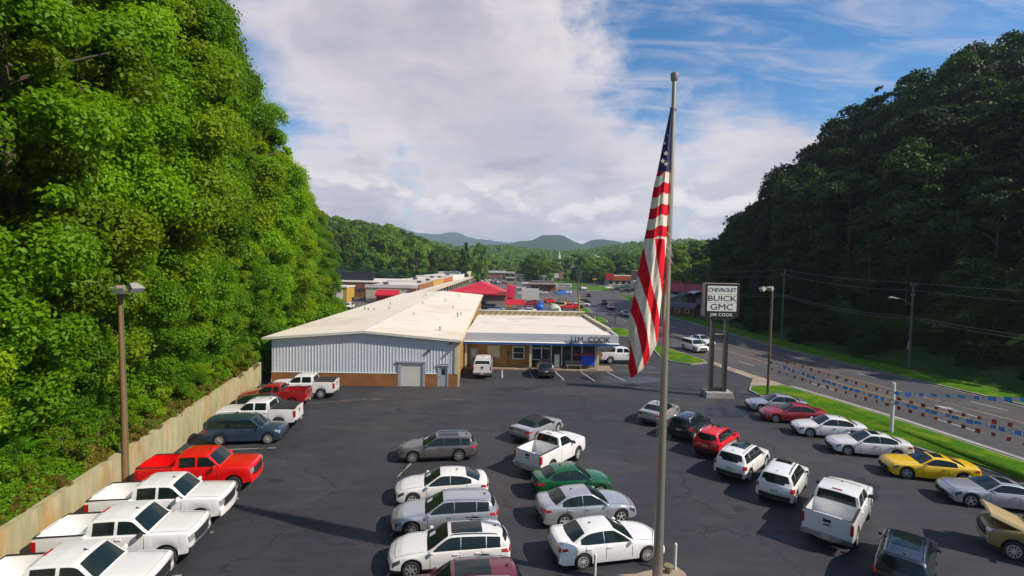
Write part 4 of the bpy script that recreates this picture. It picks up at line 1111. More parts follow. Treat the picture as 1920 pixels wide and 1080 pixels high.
# glass front: panes set between mullions
xs = [2.48, 3.65, 4.80, 6.05, 7.25, 8.45, 10.02]
for i, (a, b) in enumerate(zip(xs, xs[1:])):
    box('shop_window', SHOPGLASS, B, a + .06, b - .06, 58.70, 58.74, 0.35 if i > 1 else 0.14, 2.35)
    box('transom_window', SHOPGLASS, B, a + .06, b - .06, 58.70, 58.74, 2.46, 3.21)
    if i > 1: box('stall_riser', TANW, B, a, b, 58.66, 58.80, .121, .34)
for x in xs: box('mullion', WHITEP, B, x - .055, x + .055, 58.62, 58.80, .345 if x > 5 else .121, 3.215)
box('door_rail', WHITEP, B, 2.54, 4.74, 58.64, 58.70, 2.36, 2.45); box('door_rail', WHITEP, B, 2.54, 4.74, 58.65, 58.695, 1.0, 1.08)
for y0 in (59.0, 61.6): box('shop_window', SHOPGLASS, B, 10.20, 10.24, y0, y0 + 2.4, .3, 3.2)
for y0 in (58.85, 61.45, 63.9): box('mullion', WHITEP, B, 10.16, 10.30, y0, y0 + .12, .12, 3.215)
box('showroom_floor', mat('showroom_floor', (.25, .22, .19), .4), B, 2.4, 10.15, 58.9, 64, .05, .118)
# things at the front
bn = empty('banner', (0, 0, 0), 0, 'blue banner with red top stripe hung across the showroom glass', 'banner')
box('banner_sheet', BLUES, bn, 8.30, 9.95, 58.44, 58.47, .42, 1.62); box('banner_stripe', REDS, bn, 7.25, 9.95, 58.43, 58.438, 1.63, 1.88)
be = empty('bench', (7.4, 58.0, .12), 0, 'grey wooden bench on the showroom porch in front of the glass', 'bench')
for z in (.44,): 
    for k in range(3): box('seat_slat', BENCHW, be, -.95, .95, -.25 + k * .15, -.12 + k * .15, z, z + .05)
for k in range(3): box('back_slat', BENCHW, be, -.95, .95, .22, .26, .55 + k * .14, .66 + k * .14)
for x in (-.75, .75): box('leg', BENCHW, be, x - .05, x + .05, -.24, .21, 0, .435)
vm = box('display_rack', CREAMP, None, 5.15, 5.75, 58.25, 58.55, .121, 1.75); tag(vm, 'narrow pale notice rack standing by the showroom doors', 'rack')
for k in range(3): box('poster', PAPER, vm, 5.2, 5.7, 58.235, 58.248, .3 + k * .48, .68 + k * .48)

S_ = empty('wall_lettering', (0, 0, 0), 0, 'large dark raised letters of the dealer name on the white fascia', 'lettering')
x = 6.75
for ch in 'JIM COOK':
    w = {'J': .50, 'I': .34, 'M': .80, ' ': .42, 'C': .66, 'O': .68, 'K': .60}[ch]
    if ch != ' ':
        me = text_mesh(ch, .92, .06, LETTER, 1.0, 0.0 if ch == 'M' else 0.008)
        o = put('letter', me, S_, (x + w / 2, 57.02, 3.72), (R(90), 0, 0))
        box('letter_pin', DKGREY, S_, x + w / 2 - .03, x + w / 2 + .03, 57.07, 57.249, 3.60, 3.66)
    x += w
# ------------------------------------------------------------------ vegetation
def leaf_mat(name, lo, hi, trans=0.35, rand=0.22, rough=0.55):
    m = bpy.data.materials.new(name); m.use_nodes = True
    t = m.node_tree; t.nodes.clear(); N = NT(t.nodes, t.links)
    out = t.nodes.new('ShaderNodeOutputMaterial')
    at = t.nodes.new('ShaderNodeAttribute'); at.attribute_name = 'tint'
    oi = t.nodes.new('ShaderNodeObjectInfo')
    f = N.math('ADD', N.math('MULTIPLY', at.outputs['Fac'], 0.7), N.math('MULTIPLY', oi.outputs['Random'], 0.4), clamp=True)
    col = N.mix(f, rgba(lo), rgba(hi))
    hv = t.nodes.new('ShaderNodeHueSaturation'); t.links.new(col, hv.inputs['Color'])
    t.links.new(N.ramp(oi.outputs['Random'], 0, 1, 1 - rand, 1 + rand, 'LINEAR'), hv.inputs['Value'])
    df = t.nodes.new('ShaderNodeBsdfPrincipled'); t.links.new(hv.outputs[0], df.inputs['Base Color']); df.inputs['Roughness'].default_value = rough; df.inputs['Specular IOR Level'].default_value = 0.12 if 'dark' in name else 0.25
    tr = t.nodes.new('ShaderNodeBsdfTranslucent')
    hv2 = t.nodes.new('ShaderNodeHueSaturation'); t.links.new(hv.outputs[0], hv2.inputs['Color']); hv2.inputs['Value'].default_value = 1.3; hv2.inputs['Hue'].default_value = 0.485
    t.links.new(hv2.outputs[0], tr.inputs['Color'])
    mx = t.nodes.new('ShaderNodeMixShader'); mx.inputs[0].default_value = trans
    t.links.new(df.outputs[0], mx.inputs[1]); t.links.new(tr.outputs[0], mx.inputs[2]); t.links.new(mx.outputs[0], out.inputs[0])
    return m
LEAF = leaf_mat('broad_leaves', (0.058, 0.170, 0.002), (0.175, 0.340, 0.004), 0.45)
LEAFY = leaf_mat('yellow_green_leaves', (0.080, 0.180, 0.002), (0.225, 0.345, 0.004), 0.45)
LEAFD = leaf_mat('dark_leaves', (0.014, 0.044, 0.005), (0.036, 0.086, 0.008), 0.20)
LEAFF = leaf_mat('far_leaves', (0.030, 0.105, 0.007), (0.150, 0.245, 0.014), 0.3, 0.4)
FROND = leaf_mat('frond_leaves', (0.060, 0.19, 0.005), (0.12, 0.30, 0.010), 0.4)
RUST = leaf_mat('dry_leaves', (0.16, 0.07, 0.012), (0.13, 0.13, 0.015), 0.25)
BARK = mat('bark', (0.11, 0.085, 0.06), 0.9, var=0.25, vscale=6, bump=0.8, bscale=12, stretch=(1, 1, 0.25))

def leaves_mesh(name, C, Nn, size, m, seed, jitter=0.55, aspect=0.55, tint=None):
    """one small rhombic leaf per centre C facing roughly Nn"""
    r = np.random.default_rng(seed); n = len(C)
    nn = Nn + r.normal(0, jitter, (n, 3)); nn /= np.linalg.norm(nn, axis=1)[:, None] + 1e-9
    a = np.cross(nn, r.normal(0, 1, (n, 3)) + np.array([0, 0, 0.6])); a /= np.linalg.norm(a, axis=1)[:, None] + 1e-9
    b = np.cross(nn, a)
    s = (size * r.uniform(0.6, 1.35, n))[:, None]
    droop = np.array([0, 0, -0.12]) * s
    v = np.empty((n, 4, 3))
    v[:, 0] = C - a * s * 0.5 + droop; v[:, 1] = C - b * s * 0.5 * aspect + nn * s * 0.06; v[:, 2] = C + a * s * 0.5 + droop; v[:, 3] = C + b * s * 0.5 * aspect + nn * s * 0.06
    me = bpy.data.meshes.new(name)
    me.vertices.add(n * 4); me.vertices.foreach_set('co', v.ravel())
    me.loops.add(n * 4); me.loops.foreach_set('vertex_index', np.arange(n * 4, dtype=np.int32))
    me.polygons.add(n); me.polygons.foreach_set('loop_start', np.arange(0, n * 4, 4, dtype=np.int32)); me.polygons.foreach_set('loop_total', np.full(n, 4, dtype=np.int32))
    t = r.uniform(0, 1, n) if tint is None else np.clip(tint + r.normal(0, 0.18, n), 0, 1)
    at = me.attributes.new('tint', 'FLOAT', 'FACE'); at.data.foreach_set('value', t.astype(np.float32))
    me.materials.append(m); me.update(); me.validate()
    return me

def crown_points(seed, n, rx, rz, zc, clumps, clump_r, profile, inner=0.5):
    r = np.random.default_rng(seed)
    th = r.uniform(0, 2 * math.pi, clumps); u = r.uniform(-1, 1, clumps); rad = r.uniform(inner, 1.0, clumps) ** 0.6
    q = np.sqrt(1 - u * u)
    pf = np.array([profile(x) for x in u])
    cc = np.stack([rx * rad * q * pf * np.cos(th), rx * rad * q * pf * np.sin(th), zc + rz * u * (0.85 + 0.15 * rad)], 1)
    cr = clump_r * r.uniform(0.40, 1.5, clumps); ct = r.uniform(0.15, 0.85, clumps)
    k = r.choice(clumps, n, p=cr ** 2 / (cr ** 2).sum())
    out = cc - np.array([0, 0, zc * 1.0]); out[:, 2] *= rx / rz * 0.6; out /= np.linalg.norm(out, axis=1)[:, None] + 1e-6
    d = r.normal(0, 1, (n, 3)); d /= np.linalg.norm(d, axis=1)[:, None]
    d += out[k] * 0.75 + np.array([0, 0, 0.28]); d /= np.linalg.norm(d, axis=1)[:, None]
    rr = (cr[k] * np.where(r.uniform(0, 1, n) < 0.10, r.uniform(1.0, 1.30, n), r.uniform(0.60, 1.06, n)))[:, None]
    P = cc[k] + d * rr * np.array([1.0, 1.0, 0.72])
    return P, d * 0.8 + np.array([0, 0, 0.45]), ct[k], cc

def trunk_mesh(name, h, r0, cc, seed, n=7):
    r = random.Random(seed); mb = MB()
    pts = [(0, 0, -0.6), (r.uniform(-.1, .1), r.uniform(-.1, .1), h * .25), (r.uniform(-.3, .3), r.uniform(-.3, .3), h * .55), (r.uniform(-.3, .3), r.uniform(-.3, .3), h * .85)]
    mb.tube(pts, [r0 * 1.15, r0 * .85, r0 * .55, r0 * .15], n)
    idx = list(range(len(cc))); r.shuffle(idx)
    for i in idx[:9]:
        c = cc[i]; z0 = max(h * .18, min(h * .75, c[2] - 0.35 * math.hypot(c[0], c[1]) - .5)); 
        mb.tube([(0, 0, z0), (c[0] * .5, c[1] * .5, lerp(z0, c[2], .62)), (c[0] * .92, c[1] * .92, c[2])], [r0 * .42, r0 * .25, r0 * .08], 5)
    return mb.mesh(name, BARK, True)

TREES = {}
def tree_kind(key, seed, H, rx, crown_bottom, n, leaf, m, clumps, clump_r, profile, jitter=0.55):
    zc = (H + crown_bottom) / 2; rz = (H - crown_bottom) / 2 * 0.93
    P, Nn, ct, cc = crown_points(seed, n, rx, rz, zc, clumps, clump_r, profile)
    TREES[key] = (leaves_mesh('crown', P, Nn, leaf, m, seed, jitter, 0.6, ct), trunk_mesh('trunk', H, 0.013 * H + 0.05, cc, seed), H)
oval = lambda u: 1.0
cone = lambda u: 1.05 - 0.42 * max(0, u) - 0.1 * max(0, -u)
dome = lambda u: 0.95 + 0.15 * max(0, -u) if u < 0 else 1.0 - .1 * u
# tall trees of the near bank, fine leaves
for i in range(4):
    tree_kind('tall%d' % i, 11 + i, 25.0, 4.2, 3.0, 90000, 0.225, (LEAF, LEAFY, LEAF, LEAFY)[i], 105, 1.25, cone)
for i in range(3):
    tree_kind('mid%d' % i, 31 + i, 11.0, 3.4, 0.6, 26000, 0.23, (LEAF, LEAFY, LEAF)[i], 70, 0.95, dome)
for i in range(3):
    tree_kind('shrub%d' % i, 41 + i, 3.2, 1.9, -0.5, 6500, 0.19, (LEAF, LEAFY, FROND)[i], 34, 0.58, oval)
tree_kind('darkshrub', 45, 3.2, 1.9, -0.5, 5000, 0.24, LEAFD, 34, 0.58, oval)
tree_kind('dry', 47, 1.5, 1.5, -0.4, 2600, 0.16, RUST, 26, 0.42, oval)
# right hillside: broad crowns, larger leaf faces
for i in range(4):
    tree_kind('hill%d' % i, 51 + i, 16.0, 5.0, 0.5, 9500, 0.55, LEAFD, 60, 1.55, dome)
for i in range(3):
    tree_kind('far%d' % i, 61 + i, 18.0, 6.0, 0.0, 5200, 0.85, LEAFF, 46, 1.9, (dome, cone, dome)[i])
tree_kind('spire', 71, 20.0, 3.2, 0.0, 4200, 0.75, LEAFD, 40, 1.3, lambda u: 1.1 - .75 * max(0, u))

def tree(key, name, x, y, z, H, label, cat='tree', group=None, sxy=1.0, rz=None):
    cr, tr, h0 = TREES[key]; s = H / h0
    root = empty(name, (x, y, z), rng.uniform(0, 6.28) if rz is None else rz, label, cat, group)
    for nm, me in (('trunk', tr), ('crown', cr)):
        put(nm, me, root, sc=(s * sxy, s * sxy, s))
    return root

# pinnate fronds (sumac-like) growing out of the bank
def frond_mesh(seed, n_fr, reach):
    r = random.Random(seed); C, Nn = [], []
    for k in range(n_fr):
        a = r.uniform(0, 6.28); h = r.uniform(.6, 2.6); L_ = r.uniform(.7, 1.15) * reach
        base = Vector((r.uniform(-.7, .7), r.uniform(-.7, .7), h)); d = Vector((math.cos(a), math.sin(a), r.uniform(.25, .7))).normalized()
        s = d.cross(Vector((0, 0, 1))).normalized()
        for i in range(11):
            t = (i + 1.5) / 12; c = base + d * L_ * t + Vector((0, 0, -0.55 * L_ * t * t))
            for sg in (-1, 1):
                w = .17 * (1 - .5 * abs(t - .4))
                C.append((c, s * sg, d, w))
    v, f = [], []
    for c, s, d, w in C:
        k = len(v); tip = c + s * w * 1.7 + d * .05 + Vector((0, 0, -.05)); m_ = c + s * w * .8
        v += [c, m_ + d * .045, tip, m_ - d * .045]; f.append((k, k + 1, k + 2, k + 3))
    me = mesh_from('crown', v, f, (FROND,)); at = me.attributes.new('tint', 'FLOAT', 'FACE')
    at.data.foreach_set('value', [r.uniform(.2, 1) for _ in f])
    return me
for i in range(3):
    cc = np.array([[.5 * math.cos(k), .5 * math.sin(k), 1.4 + .2 * k] for k in range(6)])
    TREES['frond%d' % i] = (frond_mesh(81 + i, 46, 1.5), trunk_mesh('trunk', 2.6, .05, cc, 81 + i, 5), 3.2)

# --- near left bank, tallest trees first row
# (distance along the bank, crown top) follows the outline of the wood against the sky
def top_at(y): return interp([(-5, 33), (20, 34), (36, 38), (46, 41), (53, 36), (60, 31), (66, 28.5), (72, 26.5), (77, 24), (81, 20), (85, 17), (90, 14.5)], y)
GL = 'tall trees on the steep bank left of the lot'
k = 0
y = 2.0
TL = 'tall leafy tree in the dense green wall of trees on the left bank'
while y < 88:
    x = WX(min(y, 52)) - 4.6 - max(0, y - 52) * .10 + rng.uniform(-.8, .8)
    z = hill_left(x, y); tp = top_at(y) * rng.uniform(.93, 1.0)
    tree('tall%d' % (k % 4), 'broadleaf_tree', x, y, z - .3, max(6, tp - z), TL, 'tree', GL, 1.0 if tp - z > 18 else 1.25)
    k += 1; y += 4.4 + rng.uniform(-.5, .6)
for row, (dx, up) in enumerate(((11.5, 2.0), (20.0, 6.0))):
    y = 0.0
    while y < 82:
        x = WX(min(y, 52)) - dx + rng.uniform(-1.2, 1.2); z = hill_left(x, y); tp = (top_at(y + 4 + 3 * row) + up) * rng.uniform(.92, 1.0)
        tree('tall%d' % ((k + row) % 4), 'broadleaf_tree', x, y, z - .3, max(8, tp - z), TL, 'tree', GL, 1.05)
        k += 1; y += 6.4 + rng.uniform(-.8, .8)
# smaller trees filling the foot of the bank
GM = 'young trees at the foot of the left bank'
y = 5.0; k = 0
while y < 84:
    x = WX(min(y, 52)) - 3.0 - max(0, y - 52) * .11 + rng.uniform(-.7, .5); z = hill_left(x, y)
    tree('mid%d' % (k % 3), 'young_tree', x, y, z - .3, rng.uniform(6.5, 10.5), 'young bushy tree filling the foot of the wooded left bank', 'tree', GM)
    k += 1; y += 3.1 + rng.uniform(-.4, .5)
# shrubs and fronds spilling towards the wall
GS = 'shrubs along the top of the retaining wall'
y = 8.0; k = 0
while y < 50:
    x = WX(y) - 1.25 + rng.uniform(-.35, .2); z = hill_left(x, y)
    if k % 3 != 2: tree('shrub%d' % (k % 3), 'shrub', x, y, z - .2, rng.uniform(1.3, 2.5) if k % 2 else rng.uniform(.9, 1.6), 'green shrub growing just behind the top of the retaining wall', 'shrub', GS)
    else: tree('frond%d' % (k % 3), 'sumac_shrub', x - .6, y, z, rng.uniform(2.0, 3.4), 'shrub with long feathery fronds above the retaining wall', 'shrub', 'feathery shrubs on the bank')
    k += 1; y += 1.15 + rng.uniform(-.2, .3)
for k in range(16):
    y = 9 + k * 2.55 + rng.uniform(-.6, .6); x = WX(y) - .75; tree('dry', 'dry_shrub', x, y, 2.0, rng.uniform(.5, .95), 'low rusty brown shrub at the lip of the retaining wall', 'shrub', 'brown undergrowth along the wall top')
for k in range(22):
    y = rng.uniform(12, 34); x = WX(y) - rng.uniform(2.0, 4.0); z = hill_left(x, y)
    tree('frond%d' % (k % 3), 'sumac_shrub', x, y, z + rng.uniform(0, 1.2), rng.uniform(3.2, 5.5), 'shrub with long feathery fronds above the retaining wall', 'shrub', 'feathery shrubs on the bank')
for y, h in ((53, 4.5), (56, 5), (59.5, 5), (63, 5.5), (67, 5.5), (71, 6), (75, 6), (79, 6), (83, 6.5), (87, 6)):
    x = WX(52) - 2.0 - (y - 52) * .16; tree('shrub%d' % (int(y) % 3), 'shrub', x, y, -.2, h, 'tall shrub crowding the left eave of the metal building', 'shrub', 'shrubs beside the metal building', 1.1)

# low green and rusty cover on the bank, nobody could count it
r_ = np.random.default_rng(21); n = 70000
yy_ = r_.uniform(-2, 56, n); dd_ = np.abs(r_.normal(0, 2.6, n)) + .05
xx_ = np.array([WX(min(a, 52)) for a in yy_]) - .33 - dd_
zz_ = np.array([hill_left(a, b) for a, b in zip(xx_, yy_)]) + r_.uniform(.02, .34, n) * np.minimum(1, .35 + dd_)
br_ = (dd_ < 1.25) & (np.sin(yy_ * 1.9) + np.sin(yy_ * .77 + 1) + r_.normal(0, .7, n) > 0.1)
for nm, sel, mt, lb in (('ground_cover', ~br_, LEAF, 'low green creeping plants covering the bank above the wall'), ('dry_ground_cover', br_, RUST, 'rusty dry leaves and weeds along the lip of the wall')):
    me = leaves_mesh(nm, np.stack([xx_, yy_, zz_], 1)[sel], np.tile(np.array([[.35, -.1, .9]]), (int(sel.sum()), 1)), .20, mt, 23, .5, .6)
    o = bpy.data.objects.new(nm, me); link(o); tag(o, lb, 'undergrowth', None, 'stuff')

# --- right hillside
GR = 'trees on the dark right hillside'
cnt = 0
for row in range(14):
    d = 10.0 + row * 8.4
    y = 20.0 + (row % 2) * 4
    while y < 235 and cnt < 290:
        x = foot_right(y) + d + rng.uniform(-2, 2); yy = y + rng.uniform(-2, 2)
        ok = 0.395 < x / max(yy, 1) < 1.22 and d < 62 + .30 * yy and yy > 30
        if ok:
            H = rng.uniform(14, 20) * (0.62 if row == 0 else 1.0) * (1 + .45 * sstep(95, 125, yy))
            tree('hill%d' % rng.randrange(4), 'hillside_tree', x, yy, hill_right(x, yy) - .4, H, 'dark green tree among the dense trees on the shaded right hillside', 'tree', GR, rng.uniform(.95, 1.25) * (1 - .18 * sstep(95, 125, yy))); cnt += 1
        y += 8.8 + row * .25
GB = 'bushes at the foot of the right hillside'
for k in range(84):
    y = 36 + k * 1.3 + rng.uniform(-.7, .7)
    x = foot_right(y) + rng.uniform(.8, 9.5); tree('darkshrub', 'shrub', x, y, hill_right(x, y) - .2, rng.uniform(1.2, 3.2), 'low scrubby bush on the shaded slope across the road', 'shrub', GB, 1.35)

# --- woods behind the shops on the left and across the valley
GW = 'trees of the wood behind the strip of shops'
cnt = 0
for row in range(6):
    for k in range(17):
        y = 215 + row * 17 + k * 11 + rng.uniform(-4, 4); x = -120 + k * 5.6 - row * 9 + rng.uniform(-4, 4)
        z = 4.5 + 10 * sstep(-40, -130, x) + row * 2.2
        tree('far%d' % rng.randrange(3), 'woodland_tree', x, y, z - 2.0, rng.uniform(17, 24) * (1 - .30 * sstep(9, 17, k)), 'green tree in the wood behind the flat roofed shops', 'tree', GW, rng.uniform(.9, 1.2))
for (x, y, H, kk) in ((-28, 300, 25, 'spire'), (-20, 310, 26, 'far1'), (-33, 330, 22, 'spire')):
    tree(kk, 'tall_tree', x, y, 0, H, {300: 'tall slender tree standing left of a pair above the shops', 310: 'tall light green tree rising alone above the valley trees', 330: 'dark narrow tree behind the pair of tall trees'}[y], 'tree', None, .50)
def valley(x, y):
    z = 34 * sstep(420, 1100, y) + 20 * sstep(60, 260, x) * sstep(260, 420, y)
    z += 40 * sstep(-60, -300, x) * sstep(250, 500, y) + 7 * math.sin(x * .017 + 2) * sstep(420, 700, y) * math.cos(y * .006)
    return z
height_mesh('valley_slope', lambda x, y: valley(x, y) - .15, [-900 + 45 * i for i in range(45)], [345 + 32 * i for i in range(30)], FIELD)
GV = 'trees across the valley floor'
cnt = 0
for k in range(200):
    y = rng.uniform(345, 560); x = rng.uniform(-.17, .43) * y
    if x < 8 and y < 425 and x > -30: continue
    if abs(x - 52) < 16 and 430 < y < 600 : continue
    tree('far%d' % rng.randrange(3), 'valley_tree', x, y, valley(x, y) - 1.0, rng.uniform(8, 22), 'green tree among the scattered trees filling the valley floor', 'tree', GV, rng.uniform(1.0, 1.4)); cnt += 1
for (x, y, H) in ((80, 215, 14), (88, 228, 15), (96, 240, 16), (84, 250, 15), (102, 262, 17), (66, 345, 15), (80, 350, 16), (94, 350, 17), (56, 352, 14), (108, 330, 18), (72, 222, 11), (110, 300, 16), (60, 330, 9)):
    tree('far%d' % rng.randrange(3), 'broadleaf_tree', x, y, hill_right(x, y) - .5 if y < 290 else 0, H, 'green tree behind the red roofed buildings right of the road', 'tree', 'trees behind the red roofed buildings', 1.1)
for k in range(30):
    y = rng.uniform(262, 345); x = rng.uniform(.315, .425) * y
    tree('far%d' % rng.randrange(3), 'broadleaf_tree', x, y, rng.uniform(3, 8), rng.uniform(16, 22), 'green tree behind the red roofed buildings right of the road', 'tree', 'trees behind the red roofed buildings', 1.0)
for (x, y, H) in ((60.5, 131, 23), (64.0, 139, 24), (70.5, 152, 26), (67.5, 146, 23), (74, 160, 26), (60.0, 126, 20)):
    tree('hill%d' % rng.randrange(4), 'hillside_tree', x, y, hill_right(x, y) - .4, H, 'dark green tree among the dense trees on the shaded right hillside', 'tree', GR, .95)
# far woods read as one mass
r_ = np.random.default_rng(5); C, Nn, Tt = [], [], []
n = 0
while n < 2600:
    y = r_.uniform(440, 1300); x = r_.uniform(-.42, .60) * y
    if y < 540 and -.30 < x / y < .24: continue
    z = valley(x, y); h = r_.uniform(7, 12); t = r_.uniform(.1, .9)
    m_ = 70; d = r_.normal(0, 1, (m_, 3)); d[:, 2] = np.abs(d[:, 2]) * .9; d /= np.linalg.norm(d, axis=1)[:, None]
    C.append(np.array([x, y, z + h * .45]) + d * np.array([5.5, 5.5, h * .6]) * r_.uniform(.8, 1.05, (m_, 1))); Nn.append(d + np.array([0, 0, .3])); Tt.append(np.full(m_, t)); n += 1
me = leaves_mesh('distant_wood', np.concatenate(C), np.concatenate(Nn), 2.3, LEAFF, 9, .5, .8, np.concatenate(Tt))
o = bpy.data.objects.new('distant_wood', me); link(o); tag(o, 'continuous far woodland covering the valley sides', 'wood', None, 'stuff')

# mountains on the skyline
MOUNT = mat('wooded_mountain', (0.030, 0.060, 0.020), 0.95, var=0.45, vscale=0.02, bump=1.0, bscale=0.05, spec=0.05)
def ridge(name, Y, prof, depth, seed):
    r = random.Random(seed); V, F = [], []
    xs = [prof[0][0] + (prof[-1][0] - prof[0][0]) * i / 90 for i in range(91)]
    rows = [(-1.0, 0.0), (-.75, .22), (-.5, .52), (-.25, .82), (-.08, .97), (0, 1.0), (.3, .8), (1.0, 0.0)]
    for x in xs:
        h = interp(prof, x)
        for a, b in rows:
            V.append((x + 25 * math.sin(a * 5 + x * .01), Y + a * depth, h * b + (math.sin(x * .021 + a * 3 + seed) + math.sin(x * .053 + a * 7)) * 7 * b * (1.2 - b * .6) - 3))
    n = len(rows)
    F = [(i * n + j, (i + 1) * n + j, (i + 1) * n + j + 1, i * n + j + 1) for i in range(90) for j in range(n - 1)]
    o = bpy.data.objects.new(name, mesh_from(name, V, F, (MOUNT,), None, True)); link(o); o['kind'] = 'structure'
    return o
def sky_line(pts, Y): return [(u * Y, 12.3 + e * Y) for u, e in pts]
ridge('mountain', 3000, sky_line([(-.12, .030), (-.05, .037), (-.021, .0375), (.02, .048), (.05, .058), (.07, .0605), (.095, .057), (.139, .0435), (.165, .049), (.187, .0535), (.215, .048), (.26, .036), (.40, .028)], 3000), 900, 3)
ridge('far_mountain', 5200, sky_line([(-.42, .058), (-.30, .068), (-.235, .0700), (-.19, .058), (-.15, .057), (-.118, .0615), (-.09, .052), (-.064, .0475), (-.04, .0475), (-.01, .043), (.05, .04), (.30, .045), (.55, .038)], 5200), 1300, 8)
# ------------------------------------------------------------------ flag, sign, poles, pennants
POLEM = mat('brushed_flagpole', (0.42, 0.38, 0.30), 0.42, 0.75, var=0.1, vscale=2, stretch=(1, 1, .15))
WOODP = mat('weathered_pole_wood', (0.20, 0.115, 0.05), 0.9, var=0.3, vscale=5, bump=0.6, bscale=14, stretch=(1, 1, .12))
BRONZE = mat('bronze_metal', (0.16, 0.12, 0.075), 0.55, 0.3, var=0.12, vscale=2)
LAMPM = mat('lamp_housing', (0.36, 0.33, 0.28), 0.5, 0.2, var=0.1)
LAMPG = mat('lamp_glass', (0.30, 0.32, 0.33), 0.15, 0.1)
ROPE = mat('rope', (0.45, 0.42, 0.36), 0.8)
FX, FY = 5.75, 18.45
fp = empty('flagpole', (FX, FY, 0), 0, 'tall tapered metal flagpole rising from the bottom of the photo', 'flagpole')
MB().tube([(0, 0, 0), (0, 0, 4), (0, 0, 8), (0, 0, 12), (0, 0, 19.05)], [.20, .16, .13, .108, .075], 20).build('shaft', POLEM, fp, True)
MB().tube([(0, 0, 19.03), (0, 0, 19.10), (0, 0, 19.32), (0, 0, 19.36)], [.09, .135, .135, .08], 14).build('truck_cap', mat('cap_metal', (.32, .31, .30), .5, .4), fp, True)
MB().tube([(0, 0, 0), (0, 0, .10)], [.42, .36], 18).build('base_collar', CONC, fp, True)
for zr in (18.05, 13.4, 12.88, 12.6):
    n = 12; MB().tube([((.15 if zr < 15 else .11) * 1.12 * math.cos(a), (.15 if zr < 15 else .11) * 1.12 * math.sin(a) - .0, zr - (.22 if zr < 15 else .05) * math.cos(a)) for a in [2 * math.pi * k / n for k in range(n + 1)]], .016, 6).build('halyard_ring', ROPE, fp, True)
MB().tube([(-.26, -.02, 1.2), (-.21, -.02, 8), (-.17, -.02, 13.3)], .012, 5).build('halyard', ROPE, fp)

def flag_mat():
    m = bpy.data.materials.new('flag_stripes'); m.use_nodes = True
    t = m.node_tree; b = t.nodes['Principled BSDF']; N = NT(t.nodes, t.links)
    at = t.nodes.new('ShaderNodeAttribute'); at.attribute_name = 'stripe'
    fr = N.math('FRACT', N.math('MULTIPLY', at.outputs['Fac'], 0.5))
    col = N.mix(N.math('GREATER_THAN', fr, 0.5), (0.78, 0.67, 0.54, 1), (0.68, 0.003, 0.016, 1))
    t.links.new(col, b.inputs['Base Color']); b.inputs['Roughness'].default_value = 0.75; b.inputs['Specular IOR Level'].default_value = 0.25
    co = t.nodes.new('ShaderNodeTexCoord').outputs['Object']
    mp = t.nodes.new('ShaderNodeMapping'); t.links.new(co, mp.inputs[0]); mp.inputs['Scale'].default_value = (9, 9, .7)
    bp = t.nodes.new('ShaderNodeBump'); bp.inputs['Strength'].default_value = 0.4; bp.inputs['Distance'].default_value = 0.04
    t.links.new(N.noise(mp.outputs[0], 1.0, 3, .5), bp.inputs['Height']); t.links.new(bp.outputs[0], b.inputs['Normal'])
    return m
FLAGM = flag_mat()
FBLUE = mat('flag_blue', (0.022, 0.020, 0.085), 0.8, var=0.15, vscale=3)
FWHITE = mat('flag_white', (0.66, 0.60, 0.52), 0.8)
XL = [(8.179, 4.466), (8.61, 4.37), (9.137, 4.418), (9.731, 4.361), (10.335, 4.351), (11.198, 4.486), (11.965, 4.61), (12.607, 4.716), (13.258, 4.831), (14.121, 4.965), (15.175, 5.108), (15.75, 5.224), (16.517, 5.358), (17.428, 5.521), (18.051, 5.636)]
XR = [(8.179, 4.505), (8.466, 4.888), (9.022, 5.176), (9.521, 5.425), (10.191, 5.444), (11.437, 5.521), (12.444, 5.578), (13.258, 5.626), (18.051, 5.664)]
fl = empty('flag', (FX, FY, 8.179), 0, 'limp american flag hanging in folds from the flagpole', 'flag')
def flag_piece(z0, z1, nz, fn, name, m, yoff=0.0, fold=1.0):
    n = 56; V, F, Sx = [], [], []
    for i in range(nz + 1):
        z = lerp(z0, z1, i / nz); xl, xr = interp(XL, z), interp(XR, z); w = xr - xl
        for k in range(n):
            ph = 2 * math.pi * k / n; u = (1 - math.cos(ph)) / 2
            x = lerp(xl, xr, u); th = min(.36, .10 + .28 * w) * math.sin(ph)
            sg = -1 if ph < math.pi else 1
            y = -abs(th) * -sg + .0
            wv = .050 * fold * min(1, w) * math.sin(u * 17 + z * .9) + .028 * fold * min(1, w) * math.sin(u * 31 - z * 1.3 + 1)
            V.append((x - FX, y + wv * abs(math.sin(ph)) - .06 + yoff, z - 8.179)); Sx.append(fn(x, z, u))
    for i in range(nz):
        for k in range(n): F.append((i * n + k, i * n + (k + 1) % n, (i + 1) * n + (k + 1) % n, (i + 1) * n + k))
    F.append(tuple(range(n - 1, -1, -1))); F.append(tuple(nz * n + k for k in range(n)))
    me = mesh_from(name, V, F, (m,), None, True, 60)
    me.attributes.new('stripe', 'FLOAT', 'POINT').data.foreach_set('value', Sx)
    o = bpy.data.objects.new(name, me); link(o, fl); return o
